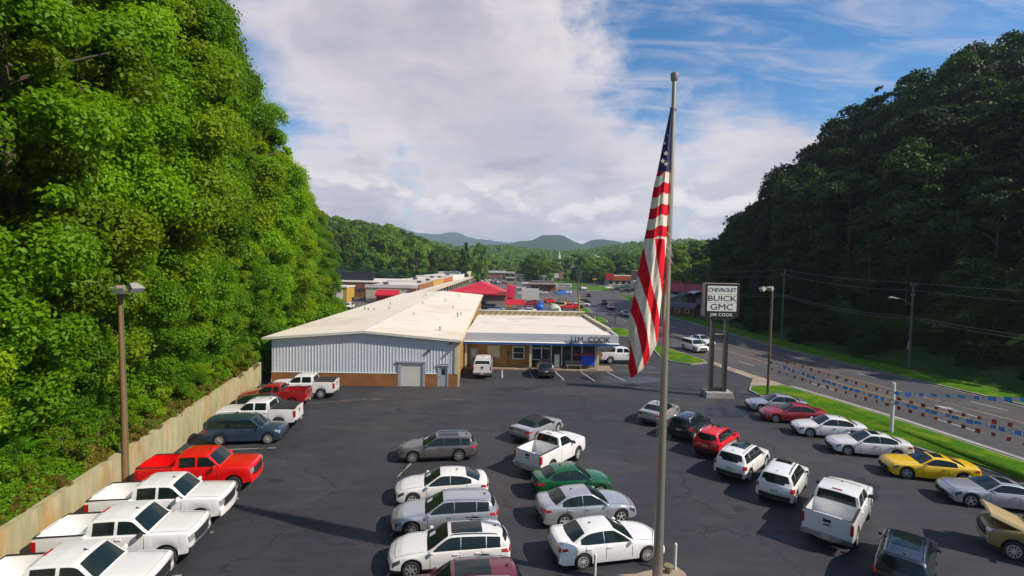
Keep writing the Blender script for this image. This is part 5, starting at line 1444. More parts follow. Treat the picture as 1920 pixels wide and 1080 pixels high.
# stripes lie level where the cloth is tied to the pole, then swing round and hang down
flag_piece(13.115, 15.75, 34, lambda x, z, u: (15.789 - z - .20 * (1 - u) - .05 * math.sin(u * 9)) / .39, 'upper_stripes', FLAGM, 0, .6)
flag_piece(8.198, 13.306, 70, lambda x, z, u: 40 + (x - 4.81 - .235 * (12.83 - z) + .05 * math.sin(z * 1.7)) / (.325 + .02 * (z - 10.5)), 'hanging_stripes', FLAGM, -.05, .85)
cn = flag_piece(15.731, 18.051, 24, lambda x, z, u: 0, 'canton', FBLUE, 0, .8)
for (sx, sz) in ((5.444, 16.373), (5.339, 16.105), (5.463, 16.0), (5.425, 16.757), (5.54, 17.044)):
    r0 = .10 if sz < 16.5 else .07; V = [(0, 0, 0)]
    for k in range(10):
        a = math.pi / 2 + k * math.pi / 5; rr = r0 if k % 2 == 0 else r0 * .40; V.append((rr * math.cos(a), 0, rr * math.sin(a)))
    me = mesh_from('star', [(x + sx - FX, -.30 + (.10 if sz > 16.5 else 0), z + sz - 8.179) for x, _, z in V] + [(x + sx - FX, -.29 + (.10 if sz > 16.5 else 0), z + sz - 8.179) for x, _, z in V], [(0, 1 + k, 1 + (k + 1) % 10) for k in range(10)] + [(11, 12 + (k + 1) % 10, 12 + k) for k in range(10)], (FWHITE,))
    o = bpy.data.objects.new('star', me); link(o, cn)

# things at the foot of the flagpole
for x, y, h, lb in ((3.42, 18.75, 1.15, 'thin white marker post left of the flagpole in front of the white sedan'), (6.82, 19.65, 1.12, 'white marker post just right of the flagpole base')):
    p = empty('marker_post', (x, y, 0), 0, lb, 'post')
    MB().tube([(0, 0, 0), (0, 0, h)], .055, 10).build('post', WHITEP, p, True); MB().tube([(0, 0, h), (0, 0, h + .03)], [.06, .03], 10).build('cap', WHITEP, p, True)
bl = empty('concrete_block', (5.0, 19.0, 0), R(6), 'weathered concrete slab lying left of the flagpole base', 'block')
MB().add([(-.75, -.18, 0), (.75, -.18, 0), (.75, .18, 0), (-.75, .18, 0), (-.72, -.13, .17), (.72, -.13, .17), (.72, .13, .17), (-.72, .13, .17)], [(3, 2, 1, 0), (4, 5, 6, 7), (0, 1, 5, 4), (1, 2, 6, 5), (2, 3, 7, 6), (3, 0, 4, 7)]).build('slab', TANCONC, bl)
for x in (-.3, .3): MB().box(x - .06, x + .06, -.19, -.181, .02, .10).build('drain_notch', DKGREY, bl)
isl = raised('flagpole_island', [(4.2, 17.0), (7.1, 17.0), (7.15, 19.45), (6.9, 19.9), (5.5, 19.45), (4.3, 18.9)], -.02, .07, TANCONC)
pt = empty('flower_pot', (6.48, 19.42, .07), 0, 'small round mossy stone pot beside the flagpole', 'pot')
MB().tube([(0, 0, 0), (0, 0, .22), (0, 0, .30)], [.12, .16, .18], 14, False).tube([(0, 0, .30), (0, 0, .29), (0, 0, .12)], [.18, .12, .11], 14, True).build('pot', mat('mossy_stone', (.22, .19, .10), .9, var=.3, vscale=9), pt, True)
MB().tube([(0, 0, .10), (0, 0, .14)], .108, 12).build('soil', DIRT, pt)

# dealer sign
sg_ = empty('dealer_sign', (19.8, 47.2, 0), R(-2), 'tall two-legged roadside sign with white lettered panels over a dark name panel', 'sign')
SIGNG = mat('sign_frame', (0.032, 0.032, 0.028), 0.5, 0.2); SIGNW = mat('sign_white', (0.90, 0.87, 0.76), 0.45, var=.04); SIGNK = mat('sign_black', (0.02, 0.021, 0.02), 0.4)
SIDEC = mat('sign_side', (0.42, 0.33, 0.22), 0.6, var=.08)
MB().add([(-1.25, -.75, 0), (1.35, -.75, 0), (1.35, .85, 0), (-1.25, .85, 0), (-1.2, -.7, .52), (1.3, -.7, .52), (1.3, .8, .52), (-1.2, .8, .52)], [(3, 2, 1, 0), (4, 5, 6, 7), (0, 1, 5, 4), (1, 2, 6, 5), (2, 3, 7, 6), (3, 0, 4, 7)]).build('base', CONC, sg_)
for x in (-.82, .46):
    box('leg', SIGNG, sg_, x, x + .34, -.20, .20, .521, 7.5); box('leg_trim', SIDEC, sg_, x - .012, x - .001, -.2, .2, .6, 7.4)
box('crossbar', SIGNG, sg_, -.479, .459, -.14, .14, .56, .86); box('crossbar', SIGNG, sg_, -.479, .459, -.14, .14, 5.6, 5.95); box('crossbar', SIDEC, sg_, -.479, .459, -.16, .16, 5.96, 6.03)
cab = MB().add([(-1.6, -.32, 7.75), (-.95, -.32, 7.42), (.95, -.32, 7.42), (1.6, -.32, 7.75), (1.6, -.32, 10.78), (-1.6, -.32, 10.78), (-1.6, .32, 7.75), (-.95, .32, 7.42), (.95, .32, 7.42), (1.6, .32, 7.75), (1.6, .32, 10.78), (-1.6, .32, 10.78)],
    [(0, 1, 2, 3, 4, 5), (11, 10, 9, 8, 7, 6), (0, 6, 7, 1), (1, 7, 8, 2), (2, 8, 9, 3), (3, 9, 10, 4), (4, 10, 11, 5), (5, 11, 6, 0)]).build('cabinet', SIGNG, sg_)
box('cabinet_side', SIDEC, sg_, -1.625, -1.601, -.33, .33, 7.75, 10.80); box('cabinet_side', mat('sign_red_edge', (.25, .02, .015), .5), sg_, 1.601, 1.62, -.33, .33, 7.75, 10.80); box('cabinet_top', SIDEC, sg_, -1.63, 1.63, -.34, .34, 10.801, 10.85)
for z0, z1, s, sz, sx, sp in ((9.83, 10.60, 'CHEVROLET', .52, .96, .93), (9.02, 9.80, 'BUICK', .72, 1.30, 1.0), (8.22, 8.99, 'GMC', .78, 1.25, 1.0)):
    p = box('panel', SIGNW, sg_, -1.36, 1.36, -.350, -.321, z0, z1)
    put('lettering', text_mesh(s, sz, .006, SIGNK, sp, .0), p, (0, -.358, (z0 + z1) / 2), (R(90), 0, 0), (sx, 1, 1))
p = box('panel', SIGNK, sg_, -1.30, 1.30, -.350, -.321, 7.62, 8.12)
put('lettering', text_mesh('JIM COOK', .40, .006, SIGNW, 1.10, .004), p, (0, -.358, 7.88), (R(90), 0, 0), (1.05, 1, 1))

# wooden light pole by the wall
lp = empty('light_pole', (-19.93, 25.45, 0), 0, 'leaning wooden light pole in front of the retaining wall', 'light pole')
MB().tube([(.0, 0, -.1), (-.02, 0, 4), (-.12, 0, 10.55)], [.17, .155, .11], 12).build('pole', WOODP, lp, True)
MB().tube([(.17, -.02, .1), (.15, -.02, 4), (.02, -.02, 10.2)], .025, 6).build('conduit', mat('green_conduit', (.10, .16, .10), .6), lp)
def flood(parent, x, y, z, yaw, tilt, s=1.0):
    h = MB().add([(-.28, -.17, -.14), (.28, -.17, -.14), (.28, -.17, .14), (-.28, -.17, .14), (-.17, .17, -.10), (.17, .17, -.10), (.17, .17, .12), (-.17, .17, .12)], [(0, 1, 2, 3), (7, 6, 5, 4), (4, 5, 1, 0), (5, 6, 2, 1), (6, 7, 3, 2), (7, 4, 0, 3)]).build('floodlight', LAMPM, parent)
    h.location = (x, y, z); h.rotation_euler = (tilt, 0, yaw); h.scale = (s, s, s)
    g = MB().box(-.25, .25, -.185, -.171, -.12, .12).build('lens', LAMPG, h)
box('bracket', STEEL, lp, -.45, .62, -.05, .05, 10.25, 10.33)
flood(lp, -.05, -.15, 10.62, R(10), R(20), 1.25); flood(lp, .68, -.05, 10.72, R(75), R(40), 1.25); MB().tube([(.02, 0, 10.2), (.30, 0, 10.1), (.6, 0, 10.5)], .03, 6).build('brace', STEEL, lp)

# metal floodlight pole on the verge
rp = empty('light_pole', (24.87, 47.6, 0), 0, 'bronze metal pole with twin floodlights on the grass verge', 'light pole')
MB().tube([(0, 0, .1), (0, 0, 10.4)], [.13, .10], 10).build('pole', BRONZE, rp, True)
MB().tube([(0, 0, 10.2), (-.05, 0, 10.45), (-.6, 0, 10.5)], .06, 8).build('arm', BRONZE, rp, True)
flood(rp, -.25, -.1, 10.42, R(-70), R(25), 1.25); flood(rp, -.95, -.1, 10.38, R(-90), R(35), 1.25)
MB().box(-.2, .2, -.2, .2, .13, .20).build('base_plate', BRONZE, rp)
wp = empty('pennant_pole', (28.75, 37.0, 0), 0, 'short white pole on the verge where the pennant strings meet', 'pole')
MB().tube([(0, 0, .1), (0, 0, 3.95)], .12, 12).build('post', WHITEP, wp, True)
for z in (3.25, 2.65, 2.32): MB().tube([(0, 0, z), (0, 0, z + .04)], .128, 12).build('band', DKGREY, wp)
wp2 = empty('pennant_pole', (34.4, 24.0, 0), 0, 'white pennant pole standing just beyond the right edge', 'pole')
MB().tube([(0, 0, .1), (0, 0, 7.2)], .12, 12).build('post', WHITEP, wp2, True)
PR = mat('pennant_red', (.30, .035, .025), .6, rand=.35, var=.1); PB = mat('pennant_blue', (.04, .25, .60), .5, rand=.2, var=.1); PW = mat('pennant_white', (.45, .52, .60), .5); LINE = mat('string', (.35, .25, .12), .8)
def pennant(m):
    V = []
    for i in range(4):
        for j in range(3): V.append((-.15 + .15 * j, .03 * math.sin(i * 1.4 + j), -.02 - .10 * i))
    F = [(i * 3 + j, i * 3 + j + 1, (i + 1) * 3 + j + 1, (i + 1) * 3 + j) for i in range(3) for j in range(2)]
    k = len(V); V += [(x, y + .006, z) for x, y, z in V]; F += [tuple(a + k for a in f[::-1]) for f in F]
    return mesh_from('pennant', V, F, (m,), None, True)
PM = {'r': pennant(PR), 'b': pennant(PB), 'w': pennant(PW)}
def string(a, b, sag, pat, label, step=.78):
    a, b = Vector(a), Vector(b); L_ = (b - a).length; n = int(L_ / step)
    P = [a.lerp(b, i / 24) - Vector((0, 0, sag * 4 * (i / 24) * (1 - i / 24))) for i in range(25)]
    root = empty('pennant_string', tuple(a), 0, label, 'pennants', 'pennant strings along the verge')
    MB().tube([p - a for p in P], .012, 5).build('cord', LINE, root)
    yaw = math.atan2(b.y - a.y, b.x - a.x)
    for i in range(n):
        t = (i + .5) / n; p = a.lerp(b, t) - Vector((0, 0, sag * 4 * t * (1 - t))) - a
        o = put('pennant', PM[pat[i % len(pat)]], root, tuple(p), (rng.uniform(-.35, .35), rng.uniform(-.12, .12), yaw + rng.uniform(-.35, .35)), (rng.uniform(.65, .95) * (1.45 if 'b' in pat else 1), 1, rng.uniform(.65, .95)))
LP_, WP_, EP_ = (24.87, 47.6), (28.75, 37.0), (34.4, 24.0)
for z0, z1, pat, sag, lb in ((4.1, 3.25, 'r', .08, 'upper string of red pennants from the bronze light pole to the white pole'), (3.48, 2.65, 'bbwb', .10, 'middle string of blue and white pennants from the bronze light pole to the white pole'), (2.85, 2.32, 'r', .10, 'lower string of dark red pennants from the bronze light pole to the white pole')):
    string((*LP_, z0), (*WP_, z1), sag, pat, lb, .48 if 'b' in pat else .78)
for z0, z1, pat, sag, lb in ((3.30, 6.2, 'bw', .10, 'topmost string of blue and white pennants rising right from the white pole'), (2.95, 3.6, 'r', .30, 'string of red pennants running right below the topmost string'), (2.62, 2.8, 'bwb', .12, 'lower string of blue and white pennants running right from the white pole'), (2.32, 2.0, 'r', .12, 'lowest string of dark red pennants running right from the white pole')):
    string((*WP_, z0), (*EP_, z1), sag, pat, lb, .40 if 'b' in pat else .78)

# power poles and wires across the road
POLEG = mat('grey_pole_wood', (.13, .11, .09), .9, var=.25, vscale=4, stretch=(1, 1, .15))
WIREM = mat('wire', (.20, .21, .21), .5)
def upole(x, y, h, label, arms=((.3, 1.6),), z0=0.0, lamp=None, rad=.15, group='power poles'):
    p = empty('utility_pole', (x, y, z0), 0, label, 'power pole', group)
    MB().tube([(0, 0, -.3), (0, 0, h)], [rad, rad * .65], 8).build('pole', POLEG, p, True)
    for dz, w in arms:
        c = box('crossarm', POLEG, p, -w / 2, w / 2, -.06, .06, h - dz - .1, h - dz)
        for k in (-.9, 0.02, .9): MB().tube([(k * w / 2, 0, h - dz), (k * w / 2, 0, h - dz + .16)], [.05, .03], 6).build('insulator', LAMPM, c)
    if lamp:
        dx, dz = lamp
        a = MB().tube([(0, 0, dz - .9), (dx * .5, 0, dz - .15), (dx, 0, dz)], .04, 6).build('lamp_arm', STEEL, p, True)
        MB().tube([(dx + .15, 0, dz), (dx - .15, 0, dz + .05), (dx - .6, 0, dz - .03)], [.07, .14, .08], 8).build('lamp_head', LAMPM, a, True)
    return p
z1, z2 = hill_right(49.9, 62), hill_right(45.8, 84.0)
upole(49.9, 62.0, 10.8 - z1, 'power pole with street lamp arm on the shaded slope at right', ((.15, .8), (1.4, .5)), z1, (-2.45, 9.0 - z1))
upole(45.8, 84.0, 12.2 - z2, 'power pole standing at the roadside behind the twin floodlight pole', ((.9, 1.0),), z2)
upole(52.6, 34.0, 11.0, 'power pole just beyond the right edge across the road', ((.15, .8), (1.4, .5)))
upole(44.5, 128.0, 11.5, 'power pole by the brown shed across the road', ((.6, 1.4),))
def wire(a, b, sag, label):
    a, b = Vector(a), Vector(b)
    o = MB().tube([a.lerp(b, i / 14) - Vector((0, 0, sag * 4 * (i / 14) * (1 - i / 14))) for i in range(15)], .022, 4).build('power_line', WIREM); tag(o, label, 'wire', 'power lines across the hillside')
for k, (dz, lb) in enumerate(((.0, 'top'), (-.95, 'second'), (-4.2, 'third'), (-4.5, 'lowest'))):
    for (a, b, w) in (((45.8, 84.0, 12.2), (49.9, 62.0, 10.9), 'between the two roadside poles'), ((49.9, 62.0, 10.9), (52.6, 34.0, 11.0), 'running out of the picture at right'), ((44.5, 128, 11.5), (45.8, 84, 12.2), 'running back from the floodlight pole towards the sheds')):
        wire((a[0] + .3 * (k % 2), a[1], a[2] + dz), (b[0] + .3 * (k % 2), b[1], b[2] + dz), .35 + .12 * k, '%s power line %s' % (lb, w))
mk = empty('marker_post', (52.8, 66.0, hill_right(52.8, 66)), R(10), 'small white marker leaning on the dark slope across the road', 'post')
MB().tube([(0, 0, -.1), (.12, 0, 1.0)], .05, 8).build('post', WHITEP, mk, True); box('cap', WHITEP, mk, .06, .18, -.06, .06, 1.0, 1.06)
# chairs by the wall end
for k, (x, y) in enumerate(((-23.3, 45.4), (-22.7, 46.3))):
    c = empty('garden_chair', (x, y, 0), R(-60), ('pale wooden chair by the wall end, nearer the pickups', 'pale wooden chair by the wall end, nearer the metal building')[k], 'chair', 'chairs at the end of the wall')
    for j in range(4): box('back_slat', TANCONC, c, -.26 + j * .14, -.15 + j * .14, .22, .26, .45, 1.1)
    box('seat', TANCONC, c, -.3, .3, -.28, .28, .38, .43)
    for lx in (-.26, .22):
        for ly in (-.26, .2): box('leg', TANCONC, c, lx, lx + .05, ly, ly + .05, 0, .378)
# ------------------------------------------------------------------ shops, houses and far things
SHOPROOF = mat('shop_roof', (0.62, 0.56, 0.49), 0.85, var=0.1, vscale=0.3, color2=(0.50, 0.43, 0.36), c2scale=0.08, c2lo=.48, c2hi=.7)
REDROOF = mat('red_metal_roof', (0.50, 0.012, 0.025), 0.5, var=0.06, vscale=0.8)
REDROOF2 = mat('dull_red_roof', (0.42, 0.014, 0.018), 0.6, var=0.1, vscale=0.6)
BLOCK = mat('painted_block', (0.30, 0.26, 0.20), 0.85, var=0.08)
MAUVE = mat('mauve_tile', (0.28, 0.13, 0.12), 0.8, var=0.15, vscale=3)
CREAMW = mat('cream_wall', (0.55, 0.47, 0.34), 0.8, var=0.08)
WHITEW = mat('white_wall', (0.62, 0.60, 0.55), 0.8, var=0.06)
BLACKF = mat('black_fascia', (0.022, 0.026, 0.036), 0.6, var=0.1)
YELW = mat('yellow_wall', (0.45, 0.27, 0.05), 0.8, var=0.08); ORAW = mat('orange_wall', (0.42, 0.10, 0.03), 0.8, var=0.1)
BROWNW = mat('brown_shed_boards', (0.14, 0.055, 0.02), 0.85, var=0.25, vscale=5, stretch=(4, 4, .3)); GREYR = mat('grey_shingles', (0.11, 0.105, 0.11), 0.85, var=0.2, vscale=3)
PINKW = mat('pinkish_wall', (0.34, 0.17, 0.13), 0.8, var=0.1); TARP = mat('blue_tarp', (0.02, 0.11, 0.42), 0.5, var=0.2, vscale=2); YELP = mat('yellow_sleeve', (0.50, 0.34, 0.02), 0.6)

def gable(name, parent, x0, x1, y0, y1, ze, zr, m, along='y', t=.15, oh=.4):
    if along == 'y':
        xm = (x0 + x1) / 2; y0 -= oh; y1 += oh; k = (zr - ze) / ((x1 - x0) / 2)
        for (xa, za, xb, zb_) in ((x0 - oh, ze - k * oh, xm, zr), (xm, zr, x1 + oh, ze - k * oh)):
            MB().add([(xa, y0, za), (xb, y0, zb_), (xb, y1, zb_), (xa, y1, za), (xa, y0, za - t), (xb, y0, zb_ - t), (xb, y1, zb_ - t), (xa, y1, za - t)], [(0, 1, 2, 3), (7, 6, 5, 4), (0, 4, 5, 1), (1, 5, 6, 2), (2, 6, 7, 3), (3, 7, 4, 0)]).build(name, m, parent)
    else:
        ym = (y0 + y1) / 2; x0 -= oh; x1 += oh; k = (zr - ze) / ((y1 - y0) / 2)
        for (ya, za, yb_, zb_) in ((y0 - oh, ze - k * oh, ym, zr), (ym, zr, y1 + oh, ze - k * oh)):
            MB().add([(x0, ya, za), (x1, ya, za), (x1, yb_, zb_), (x0, yb_, zb_), (x0, ya, za - t), (x1, ya, za - t), (x1, yb_, zb_ - t), (x0, yb_, zb_ - t)], [(0, 1, 2, 3), (7, 6, 5, 4), (0, 4, 5, 1), (1, 5, 6, 2), (2, 6, 7, 3), (3, 7, 4, 0)]).build(name, m, parent)
def gable_wall(parent, x0, x1, y0, y1, ze, zr, m, along='y'):
    if along == 'y':
        xm = (x0 + x1) / 2
        MB().add([(x0, y0, 0), (x1, y0, 0), (x1, y0, ze), (xm, y0, zr - .18), (x0, y0, ze), (x0, y1, 0), (x1, y1, 0), (x1, y1, ze), (xm, y1, zr - .18), (x0, y1, ze)], [(0, 1, 2, 3, 4), (9, 8, 7, 6, 5), (1, 6, 7, 2), (5, 0, 4, 9)]).build('wall', m, parent)
    else:
        ym = (y0 + y1) / 2
        MB().add([(x0, y0, 0), (x1, y0, 0), (x1, y0, ze), (x0, y0, ze), (x0, y1, 0), (x1, y1, 0), (x1, y1, ze), (x0, y1, ze), (x0, ym, zr - .18), (x1, ym, zr - .18)], [(0, 1, 2, 3), (7, 6, 5, 4), (1, 5, 6, 9, 2), (4, 0, 3, 8, 7)]).build('wall', m, parent)
def windows(parent, xs, y, z0, z1, w, m=SHOPGLASS, fm=WHITEP):
    for x in xs:
        f = box('window', fm, parent, x - w / 2 - .1, x + w / 2 + .1, y - .06, y - .002, z0 - .1, z1 + .1); box('pane', m, f, x - w / 2, x + w / 2, y - .085, y - .061, z0, z1)

# strip of shops behind the service building
M = empty('shopping_strip', (0, 0, 0), 0, 'long flat roofed strip of shops with pale roofs and covered walkway', 'building')
secs = [(150, 178, 5.0), (178.2, 205, 5.4), (205.2, 238, 5.1), (238.2, 270, 5.7), (270.2, 318, 5.4), (318.2, 350, 6.3)]
for i, (a, b, z) in enumerate(secs):
    box('shop_block', (CREAMW, BRICK2, WHITEW, CREAMW, BRICK2, WHITEW)[i], M, -44 - i * .6, -28.6 - i * .12, a, b, 0, z - .25)
    box('roof_deck', SHOPROOF, M, -44.2 - i * .6, -28.4 - i * .12, a - .05, b + .05, z - .248, z)
    box('parapet', WHITEW, M, -44.2 - i * .6, -28.45 - i * .12, a - .25, a - .06, z - .6, z + .35)
    box('shop_front', (BRICK2, YELW, ORAW, WHITEW, WHITEW, CREAMW)[i], M, -28.39 - i * .12, -28.1 - i * .12, a + .3, b - .3, 3.3, z + .5)
    for k in range(3):
        y = lerp(a, b, (k + .6) / 3.4); box('shop_window', SHOPGLASS, M, -28.58 - i * .12 + .0, -28.02 - i * .12, y, y + 4.5, .6, 2.9)
    for k in range(2):
        x, y = rng.uniform(-41, -31), lerp(a, b, rng.uniform(.2, .9)); u = box('air_unit', LAMPM if k else STEEL, M, x, x + 1.6, y, y + 1.4, z + .002, z + .9); box('unit_grille', DKGREY, u, x + .2, x + 1.4, y - .02, y - .003, z + .2, z + .75)
box('walkway_roof', SHOPROOF, M, -28.0, -24.6, 136, 318, 3.55, 3.85); box('walkway_fascia', CREAMW, M, -24.58, -24.3, 136, 318, 3.25, 4.05)
for k in range(24): box('walkway_post', CREAMW, M, -24.7, -24.45, 140 + k * 7.6, 140.25 + k * 7.6, 0, 3.24)
box('brick_front', BRICK2, M, -30.5, -28.7, 149.3, 149.74, 0, 4.4)
hb = empty('brick_store', (0, 0, 0), 0, 'brown brick store with black roof band and diamond ornament left of the strip', 'building')
box('wall', BRICK2, hb, -66, -44.8, 168, 169, 0, 5.1); box('wall', BRICK2, hb, -66, -44.8, 169.01, 205, 0, 4.9); box('roof_deck', SHOPROOF, hb, -66.2, -44.7, 167.8, 205, 5.11, 5.3)
box('black_band', BLACKF, hb, -68, -47.5, 170.5, 171.3, 5.7, 8.6); box('band_sill', WHITEW, hb, -68, -47.5, 170.4, 171.2, 5.31, 5.69)
d = box('service_door', DKGREY, hb, -58.6, -57.4, 167.9, 167.99, 0, 2.6); box('door_handle', STEEL, d, -57.7, -57.6, 167.82, 167.89, 1.1, 1.25)
MB().add([(-52.6, 167.9, 2.6), (-51.0, 167.9, 1.8), (-49.4, 167.9, 2.6), (-51.0, 167.9, 3.4), (-52.6, 167.99, 2.6), (-51.0, 167.99, 1.8), (-49.4, 167.99, 2.6), (-51.0, 167.99, 3.4)], [(0, 1, 2, 3), (0, 4, 5, 1), (1, 5, 6, 2), (2, 6, 7, 3), (3, 7, 4, 0)]).build('diamond_ornament', DKGREY, hb)
gr = empty('storage_garage', (0, 0, 0), 0, 'small yellow walled garage with tall white door at the edge of the trees', 'building')
box('wall', YELW, gr, -54.5, -48.6, 146.5, 153.5, 0, 4.4); box('roof_deck', WHITEW, gr, -54.8, -48.4, 146.2, 153.8, 4.41, 4.8); box('tall_door', WHITEP, gr, -51.6, -49.8, 146.38, 146.49, 0, 3.9)
aw = empty('red_awning', (0, 0, 0), 0, 'bright red awning between the brick store and the strip', 'awning')
MB().add([(-40.2, 146.0, 2.5), (-33.5, 146.0, 2.5), (-33.5, 148.6, 3.9), (-40.2, 148.6, 3.9), (-40.2, 146.0, 2.1), (-33.5, 146.0, 2.1), (-33.5, 148.6, 2.1), (-40.2, 148.6, 2.1)], [(0, 1, 2, 3), (4, 5, 1, 0), (5, 6, 2, 1), (7, 4, 0, 3)]).build('canopy', REDROOF, aw); box('back_wall', CREAMW, aw, -40.3, -33.4, 148.62, 149.0, 0, 4.0)
ad = empty('awning_booth', (0, 0, 0), 0, 'small red fronted booth below the red awning', 'booth'); box('wall', REDROOF2, ad, -40.0, -36.6, 146.9, 148.5, 0, 2.0); box('roof', REDROOF, ad, -40.1, -36.5, 146.7, 148.55, 2.01, 2.09)

# red roofed restaurant
rr = empty('red_roofed_restaurant', (0, 0, 0), R(0), 'red metal roofed restaurant with pale block side wall behind the showroom', 'building')
box('wall', BLOCK, rr, -11.5, -1.6, 134.2, 150.8, 0, 3.4); box('tile_band', MAUVE, rr, -11.6, -1.5, 134.05, 134.19, 2.6, 4.2)
MB().add([(-19, 133.6, 3.9), (-.9, 133.6, 3.9), (-.9, 153, 3.9), (-19, 153, 3.9), (-8.6, 141.5, 7.0), (-8.6, 152.2, 7.0)], [(0, 1, 4), (1, 2, 5, 4), (2, 3, 5), (3, 0, 4, 5)]).build('roof_slope', REDROOF, rr)
MB().add([(-13.5, 133.3, 4.2), (-4.0, 133.3, 4.2), (-4.6, 139, 5.6), (-12.6, 139, 5.6), (-13.5, 133.3, 3.8), (-4.0, 133.3, 3.8)], [(0, 1, 2, 3), (4, 5, 1, 0)]).build('front_roof', REDROOF, rr)
MB().box(-4.4, -1.5, 134.3, 138.8, 4.2, 4.5).build('flat_recess', mat('brown_flat_roof', (.13, .09, .05), .85), rr)
box('wall', BLOCK, rr, -18.6, -11.51, 135.2, 150.8, 0, 4.0)
MB().add([(-1.39, 134.5, 3.2), (-1.39, 137.5, 3.2), (-1.39, 139.0, 6.6), (-1.39, 136.0, 6.6), (.6, 134.2, 3.0), (.6, 137.4, 3.0), (.9, 138.7, 6.2), (.9, 135.7, 6.2)], [(0, 1, 2, 3), (7, 6, 5, 4), (0, 4, 5, 1), (1, 5, 6, 2), (2, 6, 7, 3), (3, 7, 4, 0)]).build('entry_roof', mat('bright_red_panel', (.55, .012, .05), .5), rr)
box('entry_wall', YELW, rr, -1.38, .3, 135.0, 138.5, 0, 2.9); box('side_window', SHOPGLASS, rr, -8.6, -7.4, 134.12, 134.19, 1.2, 2.2)
ks = empty('market_kiosk', (0, 0, 0), 0, 'small open kiosk with bright red gable roof behind the showroom', 'kiosk')
gable('roof_slope', ks, -1.3, 3.0, 127.0, 129.6, 2.2, 3.2, REDROOF, 'x', .1, .3)
for x in (-1.1, 2.7):
    for y in (127.2, 129.3): box('post', CREAMW, ks, x, x + .15, y, y + .15, 0, 2.15)
box('counter', CREAMW, ks, -.9, 2.6, 127.4, 127.9, 0, 1.0)
# lot behind the showroom
tr = empty('box_trailer', (5.7, 160.4, 0), 0, 'long white box trailer parked behind the red pickup', 'trailer')
box('body', WHITEW, tr, -2.6, 3.0, -1.2, 1.2, .9, 4.4); box('frame_rail', DKGREY, tr, -2.6, 3.0, -.6, .6, .65, .89)
for x in (1.6, 2.4):
    for y in (-1.05, .85): MB().tube([(x, y, .45), (x, y + .2, .45)], .45, 14).build('wheel', RUBBER, tr)
GL2 = 'vehicles for sale behind the showroom'
car('extended', 'pickup_truck', 'darkred', 5.2, 144.0, 184, 'crimson pickup parked in front of the white box trailer', 'pickup truck', GL2, 'truck', simple=True)
car('extended', 'pickup_truck', 'red', 15.8, 136.3, 184, 'red pickup parked closest behind the showroom roof', 'pickup truck', GL2, 'truck', simple=True)
car('boxwagon', 'suv', 'yellow', 13.6, 143.6, 150, 'yellow boxy jeep-like suv behind the red pickup', 'suv', GL2, 'five', simple=True)
car('smallsuv', 'suv', 'red', 12.3, 158.8, 20, 'red hatchback facing the road behind the yellow suv', 'suv', GL2, 'five', simple=True)
car('coupe', 'coupe', 'blue', 8.4, 153.3, 100, 'blue car beside the end of the box trailer', 'coupe', GL2, 'five', simple=True)
car('sedan', 'sedan', 'white', 21.2, 149.6, -15, 'white car at the edge of the road behind the yellow pole', 'sedan', GL2, 'five', simple=True)
car('smallsuv', 'suv', 'black', 23.4, 159.0, 10, 'dark car at the road edge beyond the yellow pole', 'suv', GL2, 'five', simple=True)
car('sedan', 'sedan', 'black', 18.0, 141.5, 170, 'dark car half hidden behind the red pickup', 'sedan', GL2, 'five', simple=True)
car('sedan', 'sedan', 'silver', -4.0, 126.8, 184, 'silver car just over the back parapet by the block wall', 'sedan', GL2, 'five', simple=True)
car('sedan', 'sedan', 'white', 3.9, 124.6, 180, 'white car roof showing over the back parapet right of the kiosk', 'sedan', GL2, 'five', simple=True)
car('boxwagon', 'suv', 'black', -6.5, 131.8, 184, 'black suv against the pale block wall', 'suv', GL2, 'five', simple=True)
def tent(name, x, y, w, m, label, h=2.6, peak=1.0):
    t = empty(name, (x, y, 0), R(10), label, 'tent')
    MB().add([(-w, -w, h), (w, -w, h), (w, w, h), (-w, w, h), (0, 0, h + peak), (-w, -w, h - .3), (w, -w, h - .3), (w, w, h - .3), (-w, w, h - .3)], [(0, 1, 4), (1, 2, 4), (2, 3, 4), (3, 0, 4), (5, 6, 1, 0), (6, 7, 2, 1), (7, 8, 3, 2), (8, 5, 0, 3)]).build('canopy', m, t)
    for a in (-1, 1):
        for b in (-1, 1): MB().tube([(a * w * .96, b * w * .96, 0), (a * w * .96, b * w * .96, h - .05)], .04, 6).build('pole', STEEL, t)
tent('canopy_tent', 17.2, 170.5, 2.1, TARP, 'blue peaked canopy tent in the lot behind the showroom')
ta = empty('table', (17.2, 170.5, 0), 0, 'low table with goods under the blue canopy tent', 'table'); box('top', REDS, ta, -1.4, 1.4, -.5, .5, .72, .8)
for a in (-1.3, 1.2): box('leg', STEEL, ta, a, a + .1, -.4, .4, 0, .719)
def dome_thing(name, x, y, rx, ry, h, m, m2, label, cat):
    t = empty(name, (x, y, 0), R(15), label, cat); V, F = [], []
    for i in range(6):
        a = i / 5 * math.pi / 2
        for k in range(14): V.append((rx * math.cos(a) * math.cos(k * math.pi / 7), ry * math.cos(a) * math.sin(k * math.pi / 7), h * math.sin(a) * (1 + .06 * math.sin(k * 2.2 + i))))
    F = [(i * 14 + k, i * 14 + (k + 1) % 14, (i + 1) * 14 + (k + 1) % 14, (i + 1) * 14 + k) for i in range(5) for k in range(14)]
    MB().add(V, F).build('shell', m, t, True, 50)
    box('door_flap', m2, t, -rx * .35, rx * .35, -ry * 1.02, -ry * .9, 0, h * .5)
dome_thing('dome_tent', 11.3, 131.2, 1.9, 1.6, 1.9, mat('pale_tent', (.45, .47, .40), .7, var=.15), mat('green_flap', (.10, .22, .12), .7), 'pale grey and green dome tent over the back parapet', 'tent')
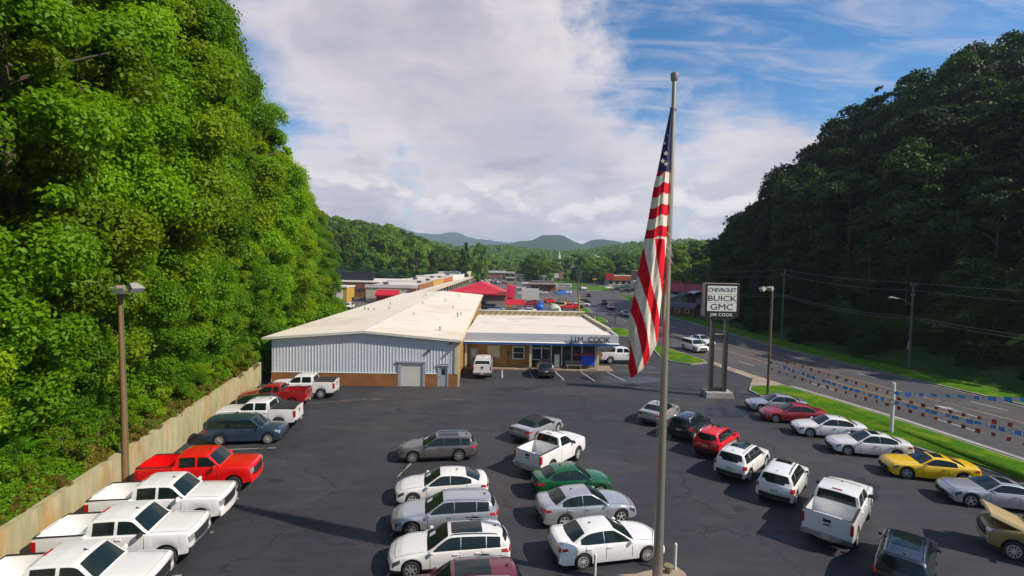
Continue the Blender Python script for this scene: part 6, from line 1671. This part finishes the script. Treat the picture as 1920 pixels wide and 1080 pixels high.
dome_thing('tarped_pile', 7.6, 135.6, 1.5, 1.7, 1.9, TARP, TARP, 'pile of goods under a bright blue tarpaulin', 'pile')
for x, y, h, z, lb in ((17.84, 132.0, 4.6, 11.0, 'utility pole with bright yellow lower sleeve at the road edge'),):
    p = upole(x, y, z, lb, ((.5, 1.6),)); MB().tube([(0, 0, .05), (0, 0, h)], .21, 10).build('sleeve', YELP, p, True)
upole(25.45, 193.1, 11.8, 'grey utility pole with stacked crossarms beside the road, left of a pair', ((.2, 2.2), (1.6, 2.2), (2.6, 2.2)))
upole(26.9, 194.5, 10.6, 'darker utility pole, right of the pair beside the road', ((.4, 1.8),))
lt = empty('light_pole', (1.05, 158.6, 0), 0, 'tall grey lot light rising beside the red roofed restaurant', 'light pole')
MB().tube([(0, 0, 0), (0, 0, 11.3)], [.2, .12], 8).build('pole', STEEL, lt, True); box('lamp_head', LAMPM, lt, -.8, .8, -.2, .2, 11.2, 11.4)
for x, y, h in ((-6.5, 300, 11), (-12, 330, 11)):
    p = empty('light_pole', (x, y, 0), 0, 'thin grey lot light among the far parked cars, %s of two' % ('nearer' if y == 300 else 'farther'), 'light pole'); MB().tube([(0, 0, 0), (0, 0, h)], [.2, .14], 7).build('pole', STEEL, p); box('lamp_head', LAMPM, p, -.8, .8, -.2, .2, h - .1, h + .1)
# cafe, booth, far stores
cf = empty('cafe', (0, 0, 0), 0, 'low brick cafe with deep flat pale eaves behind its sign', 'building')
box('wall', BRICK2, cf, 9.5, 20.3, 232, 244, 0, 3.1); box('eave', CREAMW, cf, 8.3, 21.0, 230.6, 245, 3.11, 3.7); box('eave_top', GREYR, cf, 9.4, 20.2, 232, 244, 3.71, 4.5); windows(cf, (11.4, 14.0, 17.4), 232, .9, 2.4, 1.6)
box('side_wing', WHITEW, cf, 5.0, 9.3, 234, 243, 0, 3.0); box('wing_roof', CREAMW, cf, 4.6, 8.29, 233.5, 243.5, 3.01, 3.35)
cs = empty('cafe_sign', (23.2, 222.0, 0), 0, 'wide white cafe sign with dark script lettering', 'sign')
b_ = box('board', WHITEW, cs, -3.6, 3.4, -.15, .15, 2.4, 4.0); put('lettering', text_mesh('Cafe Rouge', 1.15, .01, LETTER, 1.0, .02), b_, (-.1, -.17, 3.2), (R(90), 0, 0), (1.0, 1, 1))
for x in (-2.6, 2.4): box('post', STEEL, cs, x, x + .2, -.1, .1, 0, 2.39)
wk = empty('white_booth', (0, 0, 0), 0, 'small white ticket booth left of the parked cars before the cafe', 'booth'); box('wall', WHITEW, wk, 2.2, 5.4, 205, 208, 0, 2.4); box('roof', CREAMW, wk, 1.8, 5.8, 204.5, 208.5, 2.41, 2.75); box('doorway', DKGREY, wk, 4.2, 4.9, 204.93, 204.99, 0, 1.9)
ws = empty('white_sign', (29.5, 331, 0), 0, 'pair of white panel signs on posts behind the cafe sign', 'sign'); box('panel', WHITEW, ws, -1.6, 1.4, -.1, .1, 3.5, 6.6); box('panel', PINKW, ws, 1.9, 4.4, -.1, .1, 3.0, 7.6)
for x in (0, 3): box('post', STEEL, ws, x, x + .2, -.08, .08, 0, 2.99)
gs = empty('gas_station', (0, 0, 0), 0, 'far gas station with flat pale canopy left of the lot lights', 'building')
box('canopy', WHITEW, gs, -17, 2, 396, 408, 4.8, 5.8); box('store_wall', PINKW, gs, -22, -6, 412, 422, 0, 4.5); box('store_roof', WHITEW, gs, -22.5, -5.5, 411.5, 422.5, 4.51, 6.2)
for x in (-14, -7, -1): box('canopy_post', STEEL, gs, x, x + .5, 401, 401.5, 0, 4.79)
for (x, y, w, dd, h, m, lb) in ((8, 372, 14, 10, 4.2, CREAMW, 'low cream store with flat roof behind the far lot'), (24, 352, 10, 8, 3.8, WHITEW, 'low white store between the cafe and the hillside houses'), (-1, 330, 6, 5, 3.0, CREAMW, 'small cream shop at the edge of the far lot')):
    s = empty('store', (x, y, 0), 0, lb, 'building'); box('wall', m, s, -w / 2, w / 2, 0, dd, 0, h); box('roof', SHOPROOF, s, -w / 2 - .5, w / 2 + .5, -.5, dd + .5, h + .01, h + .5); windows(s, [-w * .3, 0, w * .3], 0, .8, 2.4, 1.6)
# church and hillside houses
zc_ = valley(52, 570)
ch = empty('church', (50, 565, zc_ + 1.5), R(8), 'small far church with slender white steeple among the trees', 'church')
gable_wall(ch, -7, 7, 0, 20, 5, 10, PINKW); gable('roof_slope', ch, -7, 7, 0, 20, 5, 10, mat('brown_roof', (.16, .09, .06), .85), 'y', .3, .5)
box('tower', WHITEW, ch, 1.4, 4.6, -2.0, 1.2, 0, 12.5); MB().add([(1.3, -2.1, 12.51), (4.7, -2.1, 12.51), (4.7, 1.3, 12.51), (1.3, 1.3, 12.51), (3, -.4, 23.5)], [(0, 1, 4), (1, 2, 4), (2, 3, 4), (3, 0, 4)]).build('steeple', WHITEW, ch)
for (x, y, w, h, m, lb, up) in ((-33, 480, 9, 8, CREAMW, 'tall cream house on the green bank left of the valley', 7), (36, 520, 10, 5, CREAMW, 'cream house below the church, left', 4), (24, 500, 9, 5, WHITEW, 'white house far left below the church', 3), (66, 520, 13, 5, CREAMW, 'long cream house below the church, right', 5), (105, 640, 16, 5, WHITEW, 'pale house high in the woods right of the church', 12)):
    z = valley(x, y); hs = empty('house', (x, y, z + up * .3), R(rng.uniform(-25, 25)), lb, 'house'); gable_wall(hs, -w / 2, w / 2, 0, 8, h, h + 3, m); gable('roof_slope', hs, -w / 2, w / 2, 0, 8, h, h + 3, GREYR if w < 10 else SHOPROOF, 'y', .3, .5); windows(hs, (-w * .25, w * .25), 0, 1.2, 2.8, 1.3); box('door', REDROOF2, hs, -.6, .6, -.08, -.002, 0, 2.1)
# right of the road: orange restaurant, dark block, red roofed building, sheds
rs = empty('orange_restaurant', (0, 0, 0), 0, 'orange and red fast food restaurant with stepped roof right of the far road', 'building')
box('wall', CREAMW, rs, 61, 78, 318, 332, 0, 3.2); box('mansard', ORAW, rs, 60.5, 78.5, 317.4, 332.5, 3.21, 6.0); box('roof_deck', SHOPROOF, rs, 61, 78, 318, 332, 6.01, 6.3); box('tower', REDROOF2, rs, 59.5, 64.5, 316.6, 321, 3.22, 7.2); windows(rs, (63, 67, 71, 75), 318, .8, 2.7, 2.2)
lsg = empty('restaurant_sign', (49.6, 300, 0), 0, 'small black and yellow roadside sign on a post by the grass bank', 'sign'); box('panel', BLACKF, lsg, -1.3, 1.3, -.15, .15, 4.6, 6.6); box('panel', YELP, lsg, -1.3, 1.3, -.15, .15, 3.7, 4.55); box('post', STEEL, lsg, -.12, .12, -.1, .1, 0, 3.69)
db = empty('brick_block', (0, 0, 0), 0, 'tall dark red brick block half hidden by the flag', 'building'); box('wall', PINKW, db, 74, 92, 296, 310, 0, 9.5); box('roof_deck', CREAMW, db, 73.7, 92.3, 295.7, 310.3, 9.51, 9.9); box('lower_wing', WHITEW, db, 70, 90, 288, 295.6, 0, 4.0); windows(db, (77, 83), 288, 1, 3, 2.5)
for (x0, x1, y0, y1, ze, zr, lb, nm) in ((60.5, 90.0, 194, 206, 3.2, 5.6, 'long low building with dull red metal roof beyond the sheds', 'long_store'), (66, 92, 236, 250, 3.4, 5.8, 'farther red roofed building partly behind the flagpole', 'long_store')):
    s = empty(nm, (0, 0, 0), 0, lb, 'building'); gable_wall(s, x0, x1, y0, y1, ze, zr, BLOCK, 'x'); gable('roof_slope', s, x0, x1, y0, y1, ze, zr, REDROOF2, 'x', .2, .8); windows(s, [x0 + 3 + 4.5 * k for k in range(6)], y0, .8, 2.4, 2.0)
def shed(x, y, w, d, h, rz, wm, rm, label, barn=True, group='display sheds across the road'):
    s = empty('garden_shed', (x, y, .05), R(rz), label, 'shed', group)
    pr = [(-w / 2, h), (-w / 2 * .72, h + .75), (0, h + 1.15), (w / 2 * .72, h + .75), (w / 2, h)] if barn else [(-w / 2, h), (0, h + .9), (w / 2, h)]
    V = [(-w / 2, 0, 0), (w / 2, 0, 0)] + [(a, 0, b) for a, b in pr[::-1]] + [(-w / 2, d, 0), (w / 2, d, 0)] + [(a, d, b) for a, b in pr[::-1]]
    n = 2 + len(pr); MB().add(V, [tuple(range(n)), tuple(range(2 * n - 1, n - 1, -1)), (1, n + 1, n + 2, 2), (n, 0, n - 1, 2 * n - 1)]).build('wall', wm, s)
    for (a, za), (b, zb_) in zip(pr, pr[1:]):
        k = 1.06; MB().add([(a * k, -.25, za), (b * k, -.25, zb_), (b * k, d + .25, zb_), (a * k, d + .25, za), (a * k, -.25, za + .07), (b * k, -.25, zb_ + .07), (b * k, d + .25, zb_ + .07), (a * k, d + .25, za + .07)], [(3, 2, 1, 0), (4, 5, 6, 7), (0, 1, 5, 4), (1, 2, 6, 5), (2, 3, 7, 6), (3, 0, 4, 7)]).build('roof_panel', rm, s)
    dr = box('door', CREAMP if not barn else wm, s, -.75, .75, -.06, -.002, 0, 1.9); box('door_trim', WHITEP, dr, -.04, .04, -.085, -.061, .05, 1.85)
    for yy in (d * .3, d * .7):
        wn_ = box('window', WHITEP, s, -w / 2 - .05, -w / 2 - .002, yy - .45, yy + .45, 1.0, 1.9); box('pane', SHOPGLASS, wn_, -w / 2 - .07, -w / 2 - .051, yy - .38, yy + .38, 1.07, 1.83)
    return s
shed(45.9, 123.0, 4.2, 6.0, 2.2, 52, BROWNW, GREYR, 'brown wooden barn shaped shed standing nearest the road')
shed(62.0, 172.8, 4.0, 5.0, 2.2, 8, mat('dark_red_boards', (.16, .035, .03), .85, var=.2), GREYR, 'dark red shed with white cross-braced doors')
shed(54.0, 160.5, 5.5, 5.0, 2.3, 10, mat('pale_yellow_boards', (.40, .36, .20), .8, var=.1), mat('blue_grey_roof', (.16, .19, .26), .7, var=.1), 'pale yellow shed with blue grey roof beside the flagpole', False)
shed(48.0, 156.0, 4.0, 4.5, 2.3, 20, mat('pale_grey_boards', (.38, .38, .40), .8, var=.1), mat('blue_roof', (.10, .15, .25), .7, var=.1), 'pale grey shed half hidden between flag and flagpole', False)
cp = empty('metal_carport', (69.5, 181, .05), R(4), 'white arched metal carport among the display sheds', 'carport')
V = []
for y in (0, 6):
    for k in range(9): a = math.pi * k / 8; V.append((-3.4 * math.cos(a), y, 2.4 + 1.2 * math.sin(a)))
MB().add(V + [(x, y, z - .06) for x, y, z in V], [(k, k + 1, 9 + k + 1, 9 + k) for k in range(8)] + [(18 + k, 27 + k, 28 + k, 19 + k) for k in range(8)]).build('canopy', WHITEW, cp)
for x in (-3.3, 3.2):
    for y in (.1, 5.8): box('post', STEEL, cp, x, x + .12, y, y + .12, 0, 2.4)
lb_ = ('white suv parked first in the lot right of the far road', 'dark green suv in the lot right of the far road', 'black pickup nearest the flag in the lot right of the far road', 'dark pickup behind the black one near the flag', 'silver car in front of the orange restaurant', 'white car in front of the orange restaurant, right')
for k, (kd, nm, pc, x, y, h) in enumerate((('suv', 'suv', 'white', 51.2, 266, 200), ('suv', 'suv', 'darkgreen', 51.0, 245, 190), ('crew', 'pickup_truck', 'black', 52.5, 230, 185), ('crew', 'pickup_truck', 'blackblue', 57, 236, 185), ('sedan', 'sedan', 'silver', 62, 285, 180), ('sedan', 'sedan', 'white', 68, 300, 180))):
    car(kd, nm, pc, x, y, h, lb_[k], {'suv': 'suv', 'pickup_truck': 'pickup truck', 'sedan': 'sedan'}[nm], 'cars right of the far road', 'five', simple=True)
cols = ['white', 'black', 'silver', 'darkred', 'white', 'navy', 'silver', 'black', 'grey', 'white', 'champagne', 'darkred']
k = 0
for r0, (y, x0, nn) in enumerate(((300, -14, 4), (312, -20, 5), (328, -24, 6), (345, -26, 5))):
    for j in range(nn):
        c = cols[(k * 5 + r0) % 12]
        car(('sedan', 'suv', 'smallsuv')[k % 3], ('sedan', 'suv', 'suv')[k % 3], c, x0 + j * 3.6 + rng.uniform(-.4, .4), y, 90 + rng.uniform(-4, 4), '%s car in the distant shopping lot, %s of row %s from the front' % (c, ('first', 'second', 'third', 'fourth', 'fifth', 'sixth')[j], ('one', 'two', 'three', 'four')[r0]), ('sedan', 'suv', 'suv')[k % 3], 'cars in the distant shopping lot', 'five', simple=True)
        k += 1
for j, (c, x) in enumerate((('white', 6.0), ('black', 9.4), ('silver', 12.8))):
    car('sedan', 'sedan', c, x, 207.5, 20, '%s car in the short row before the cafe' % c, 'sedan', 'cars before the cafe', 'five', simple=True)
car('suv', 'suv', 'darkgreen', 20.3, 211.5, 185, 'dark green suv parked under the cafe sign', 'suv', 'cars before the cafe', 'five', simple=True)
car('sedan', 'sedan', 'white', 23.4, 214.5, 185, 'white car parked right of the dark green suv by the cafe sign', 'sedan', 'cars before the cafe', 'five', simple=True)
car('sedan', 'sedan', 'white', 36.9, 258, 40, 'white car turning at the far bend of the road', 'sedan', G7 if 'G7' in globals() else 'traffic on the highway', 'five', simple=True)
car('suv', 'van', 'white', -41.5, 127.5, 95, 'white van roof showing beyond the left roof edge', 'van', None, 'five', simple=True)
gm = car  # far mailbox-like post between the islands
bx = empty('mailbox_post', (21.4, 102.5, 0), 0, 'thin dark post at the road edge between the grass islands', 'post'); MB().tube([(0, 0, 0), (0, 0, 1.6)], .08, 8).build('post', DKGREY, bx); box('box', DKGREY, bx, -.15, .15, -.2, .2, 1.6, 1.9)
# ------------------------------------------------------------------ the cars on the lot and the road
G1, G2, G3, G4, G5, G6 = ('vehicles backed up to the retaining wall', 'wagons and cars in the left middle row', 'cars in the right middle row',
                          'vehicles in the diagonal row right of the flagpole', 'cars along the grass verge', 'vehicles parked by the showroom')
car('crew', 'pickup_truck', 'white', -15.05, 16.85, 9, 'white crew cab pickup cut off by the bottom left corner of the photo', 'pickup truck', G1, 'truck')
car('crew', 'pickup_truck', 'white', -15.45, 19.8, 9, 'white crew cab pickup with shiny chrome grille and bumper, second from bottom left', 'pickup truck', G1, 'truck', ('chrome_grille', 'black_mirror'))
car('crew', 'pickup_truck', 'white', -15.95, 22.75, 9, 'white crew cab pickup with white front bumper parked directly below the bright red pickup', 'pickup truck', G1, 'truck', ('body_bumper',))
car('crew', 'pickup_truck', 'red', -16.4, 26.25, 9, 'bright red crew cab pickup beside the wooden light pole', 'pickup truck', G1, 'truck', ('body_bumper',))
car('boxwagon', 'station_wagon', 'navy', -17.75, 33.3, 8.6, 'boxy dark blue wagon parked in front of the retaining wall', 'station wagon', G1, 'ten')
car('crew', 'pickup_truck', 'white', -18.37, 36.2, 186, 'white crew cab pickup with dark bed cover parked behind the dark blue wagon', 'pickup truck', G1, 'truck', ('tonneau',))
car('suv', 'suv', 'darkgreen', -18.9, 38.5, 8, 'very dark green crossover squeezed between a white and a dark red pickup', 'suv', G1, 'five')
car('extended', 'pickup_truck', 'darkred', -19.7, 41.3, 186, 'dark red pickup with pale stripe on its bed side near the wall end', 'pickup truck', G1, 'truck')
car('crew', 'pickup_truck', 'white', -18.5, 44.5, 186, 'white crew cab pickup with dark bed cover parked nearest the metal building', 'pickup truck', G1, 'truck', ('tonneau',))

car('wagon', 'station_wagon', 'grey', -4.52, 31.06, 189, 'dark grey wagon with roof rails standing alone at the top of the left middle row', 'station wagon', G2, 'seven', ('panorama', 'sticker', 'black_mirror'))
car('liftback', 'sedan', 'pearl', -3.47, 25.64, 189, 'white sloping-back sedan parked just below the dark grey wagon', 'sedan', G2, 'five', ('sticker',))
car('wagon', 'station_wagon', 'silver', -2.93, 22.79, 189, 'silver wagon between the white sedan and the white wagon', 'station wagon', G2, 'seven', ('sticker',))
car('wagon', 'station_wagon', 'pearl', -2.34, 19.92, 189, 'white wagon with large dark glass sunroof and black wheel arches', 'station wagon', G2, 'seven', ('panorama', 'sticker'))
car('suv', 'suv', 'maroon', -1.65, 16.85, 189, 'dark maroon car cut off by the bottom edge below the white wagon', 'suv', G2, 'five', ('panorama',))

car('convertible', 'convertible', 'silver', 2.04, 35.5, 52, 'pale silver blue convertible with black soft top behind the two-door white pickup', 'convertible', G3, 'ten', ('black_mirror',))
car('regular', 'pickup_truck', 'white', 2.64, 30.28, 51, 'white regular cab pickup with open empty bed above the green sedan', 'pickup truck', G3, 'truck', ('black_mirror', 'sticker'))
car('compact', 'sedan', 'green', 3.45, 26.55, 11, 'metallic green small sedan beside the white regular cab pickup', 'sedan', G3, 'ten')
car('sedan', 'sedan', 'silver', 3.78, 23.85, 12, 'silver sedan parked between the green sedan and the nearest white sedan', 'sedan', G3, 'five')
car('sedan', 'sedan', 'white', 4.2, 20.73, 12.1, 'large white sedan in front of the flagpole base at the bottom centre', 'sedan', G3, 'ten')

car('sedan', 'sedan', 'champagne', 12.17, 39.93, 52, 'pale champagne sedan at the top end of the diagonal row, partly behind the flagpole', 'sedan', G4, 'ten')
car('smallsuv', 'suv', 'blackblue', 13.4, 36.3, 47, 'black small suv between the champagne sedan and the red suv', 'suv', G4, 'ten')
car('smallsuv', 'suv', 'red', 14.07, 33.2, 47, 'red small suv in the diagonal row right of the flagpole', 'suv', G4, 'ten', ('sunroof',))
car('suv', 'suv', 'white', 14.28, 29.86, 46, 'white suv with black roof rails and sunroof just below the red suv', 'suv', G4, 'ten', ('panorama',))
car('suv', 'suv', 'white', 15.26, 27.1, 50, 'white suv with slatted roof rack above the white open-bed pickup', 'suv', G4, 'ten', ('sunroof', 'black_mirror'))
car('crew', 'pickup_truck', 'white', 15.95, 23.45, 46.8, 'white crew cab pickup with empty bed seen from behind in the diagonal row', 'pickup truck', G4, 'truck', ('black_mirror',))
car('suv', 'suv', 'blackblue', 16.1, 19.55, 47.8, 'black suv with glass roof at the bottom right, nearest of the diagonal row', 'suv', G4, 'five', ('panorama', 'black_mirror'))

car('sedan', 'sedan', 'silver', 23.1, 42.83, 172, 'pale silver sedan at the far end of the verge row beneath the twin floodlight pole', 'sedan', G5, 'five')
car('sedan', 'sedan', 'darkred', 22.92, 39.94, 170, 'dark red sedan with chrome window trim along the grass verge', 'sedan', G5, 'five')
car('sedan', 'sedan', 'white', 23.68, 36.6, 169, 'white sedan beside the dark red sedan along the grass verge', 'sedan', G5, 'ten')
car('sedan', 'sedan', 'pearl', 24.17, 33.1, 167, 'off-white sedan with sunroof between another white sedan and the yellow coupe', 'sedan', G5, 'ten', ('sunroof',))
car('coupe', 'coupe', 'yellow', 25.22, 29.5, 165, 'bright yellow sports coupe with dark sunroof along the grass verge', 'coupe', G5, 'five', ('sunroof',))
car('coupe', 'coupe', 'silver', 25.9, 26.1, 165, 'silver coupe with sunroof at the right edge next to the yellow coupe', 'coupe', G5, 'five', ('sunroof',))
gold = car('extended', 'pickup_truck', 'gold', 23.75, 20.65, 148, 'old gold brown pickup with its hood propped open at the right edge', 'pickup truck', None, 'ten')
# its raised bonnet, hinged at the windscreen
v, f = grid_mesh([[(x, y, 1.25 + (x - 1.42) * 0.33 + 0.05 * (1 - (y / .85) ** 2) - (0.10 if abs(y) > .8 else 0) - (0.08 if x > 2.7 else 0)) for y in (-.86, -.78, -.45, 0, .45, .78, .86)] for x in (1.42, 1.8, 2.2, 2.55, 2.70, 2.76)])
hood = MB().add(v, f).add([(x, y, z - 0.03) for x, y, z in v], [q[::-1] for q in f])
tag(hood.build('raised_hood', PAINT['palegold'], gold, True), 'pale sun-faded hood propped open')
bar_ = MB().tube([(2.55, 0.5, 1.1), (2.5, 0.3, 1.6)], 0.012, 6).build('hood_prop', TRIM, gold)

car('crew', 'pickup_truck', 'white', -3.05, 55.25, 91, 'white pickup with bed topper nosed up to the tan showroom wall', 'pickup truck', G6, 'truck', ('topper', 'black_mirror'))
car('suv', 'suv', 'black', 3.85, 55.3, 91, 'black crossover nosed up to the glass showroom doors', 'suv', G6, 'five', ('panorama',))
car('crew', 'pickup_truck', 'white', 14.0, 63.0, 4, 'white pickup with black bed cover parked beyond the right showroom corner', 'pickup truck', G6, 'truck', ('tonneau',))

G7 = 'traffic on the highway'
car('boxwagon', 'suv', 'white', 27.1, 73.3, -78, 'white boxy suv driving towards the viewer in the kerb lane', 'suv', G7, 'five')
car('sedan', 'sedan', 'white', 30.7, 79.6, -78, 'white sedan driving just behind the white boxy suv', 'sedan', G7, 'five')
car('sedan', 'sedan', 'black', 27.9, 121.4, -91, 'black sedan on the road half hidden by the flag', 'sedan', G7, 'five', simple=True)
car('coupe', 'sedan', 'darkred', 28.1, 140.6, -93, 'small red car driving between two dark cars on the road', 'sedan', G7, 'five', simple=True)
car('smallsuv', 'suv', 'blackblue', 29.4, 158.0, -95, 'dark suv behind the small red car on the road', 'suv', G7, 'five', simple=True)
car('smallsuv', 'suv', 'black', 29.9, 193.5, 82, 'black suv waiting at the far white stop line', 'suv', G7, 'five', simple=True)

# ------------------------------------------------------------------ the summer haze
hz = MB().box(-7100, 7100, -900, 7600, -1.2, 420).build('haze', None or mat('haze_unused', (1, 1, 1)))
hm = bpy.data.materials.new('haze_air'); hm.use_nodes = True
hm.node_tree.nodes.clear()
ho = hm.node_tree.nodes.new('ShaderNodeOutputMaterial'); hv_ = hm.node_tree.nodes.new('ShaderNodeVolumePrincipled')
hv_.inputs['Color'].default_value = (0.62, 0.80, 1.0, 1); hv_.inputs['Density'].default_value = 1.5e-4; hv_.inputs['Anisotropy'].default_value = 0.15
hm.node_tree.links.new(hv_.outputs[0], ho.inputs['Volume'])
hz.data.materials.clear(); hz.data.materials.append(hm)
tag(hz, 'thin bluish summer haze over the valley', 'haze', None, 'stuff')
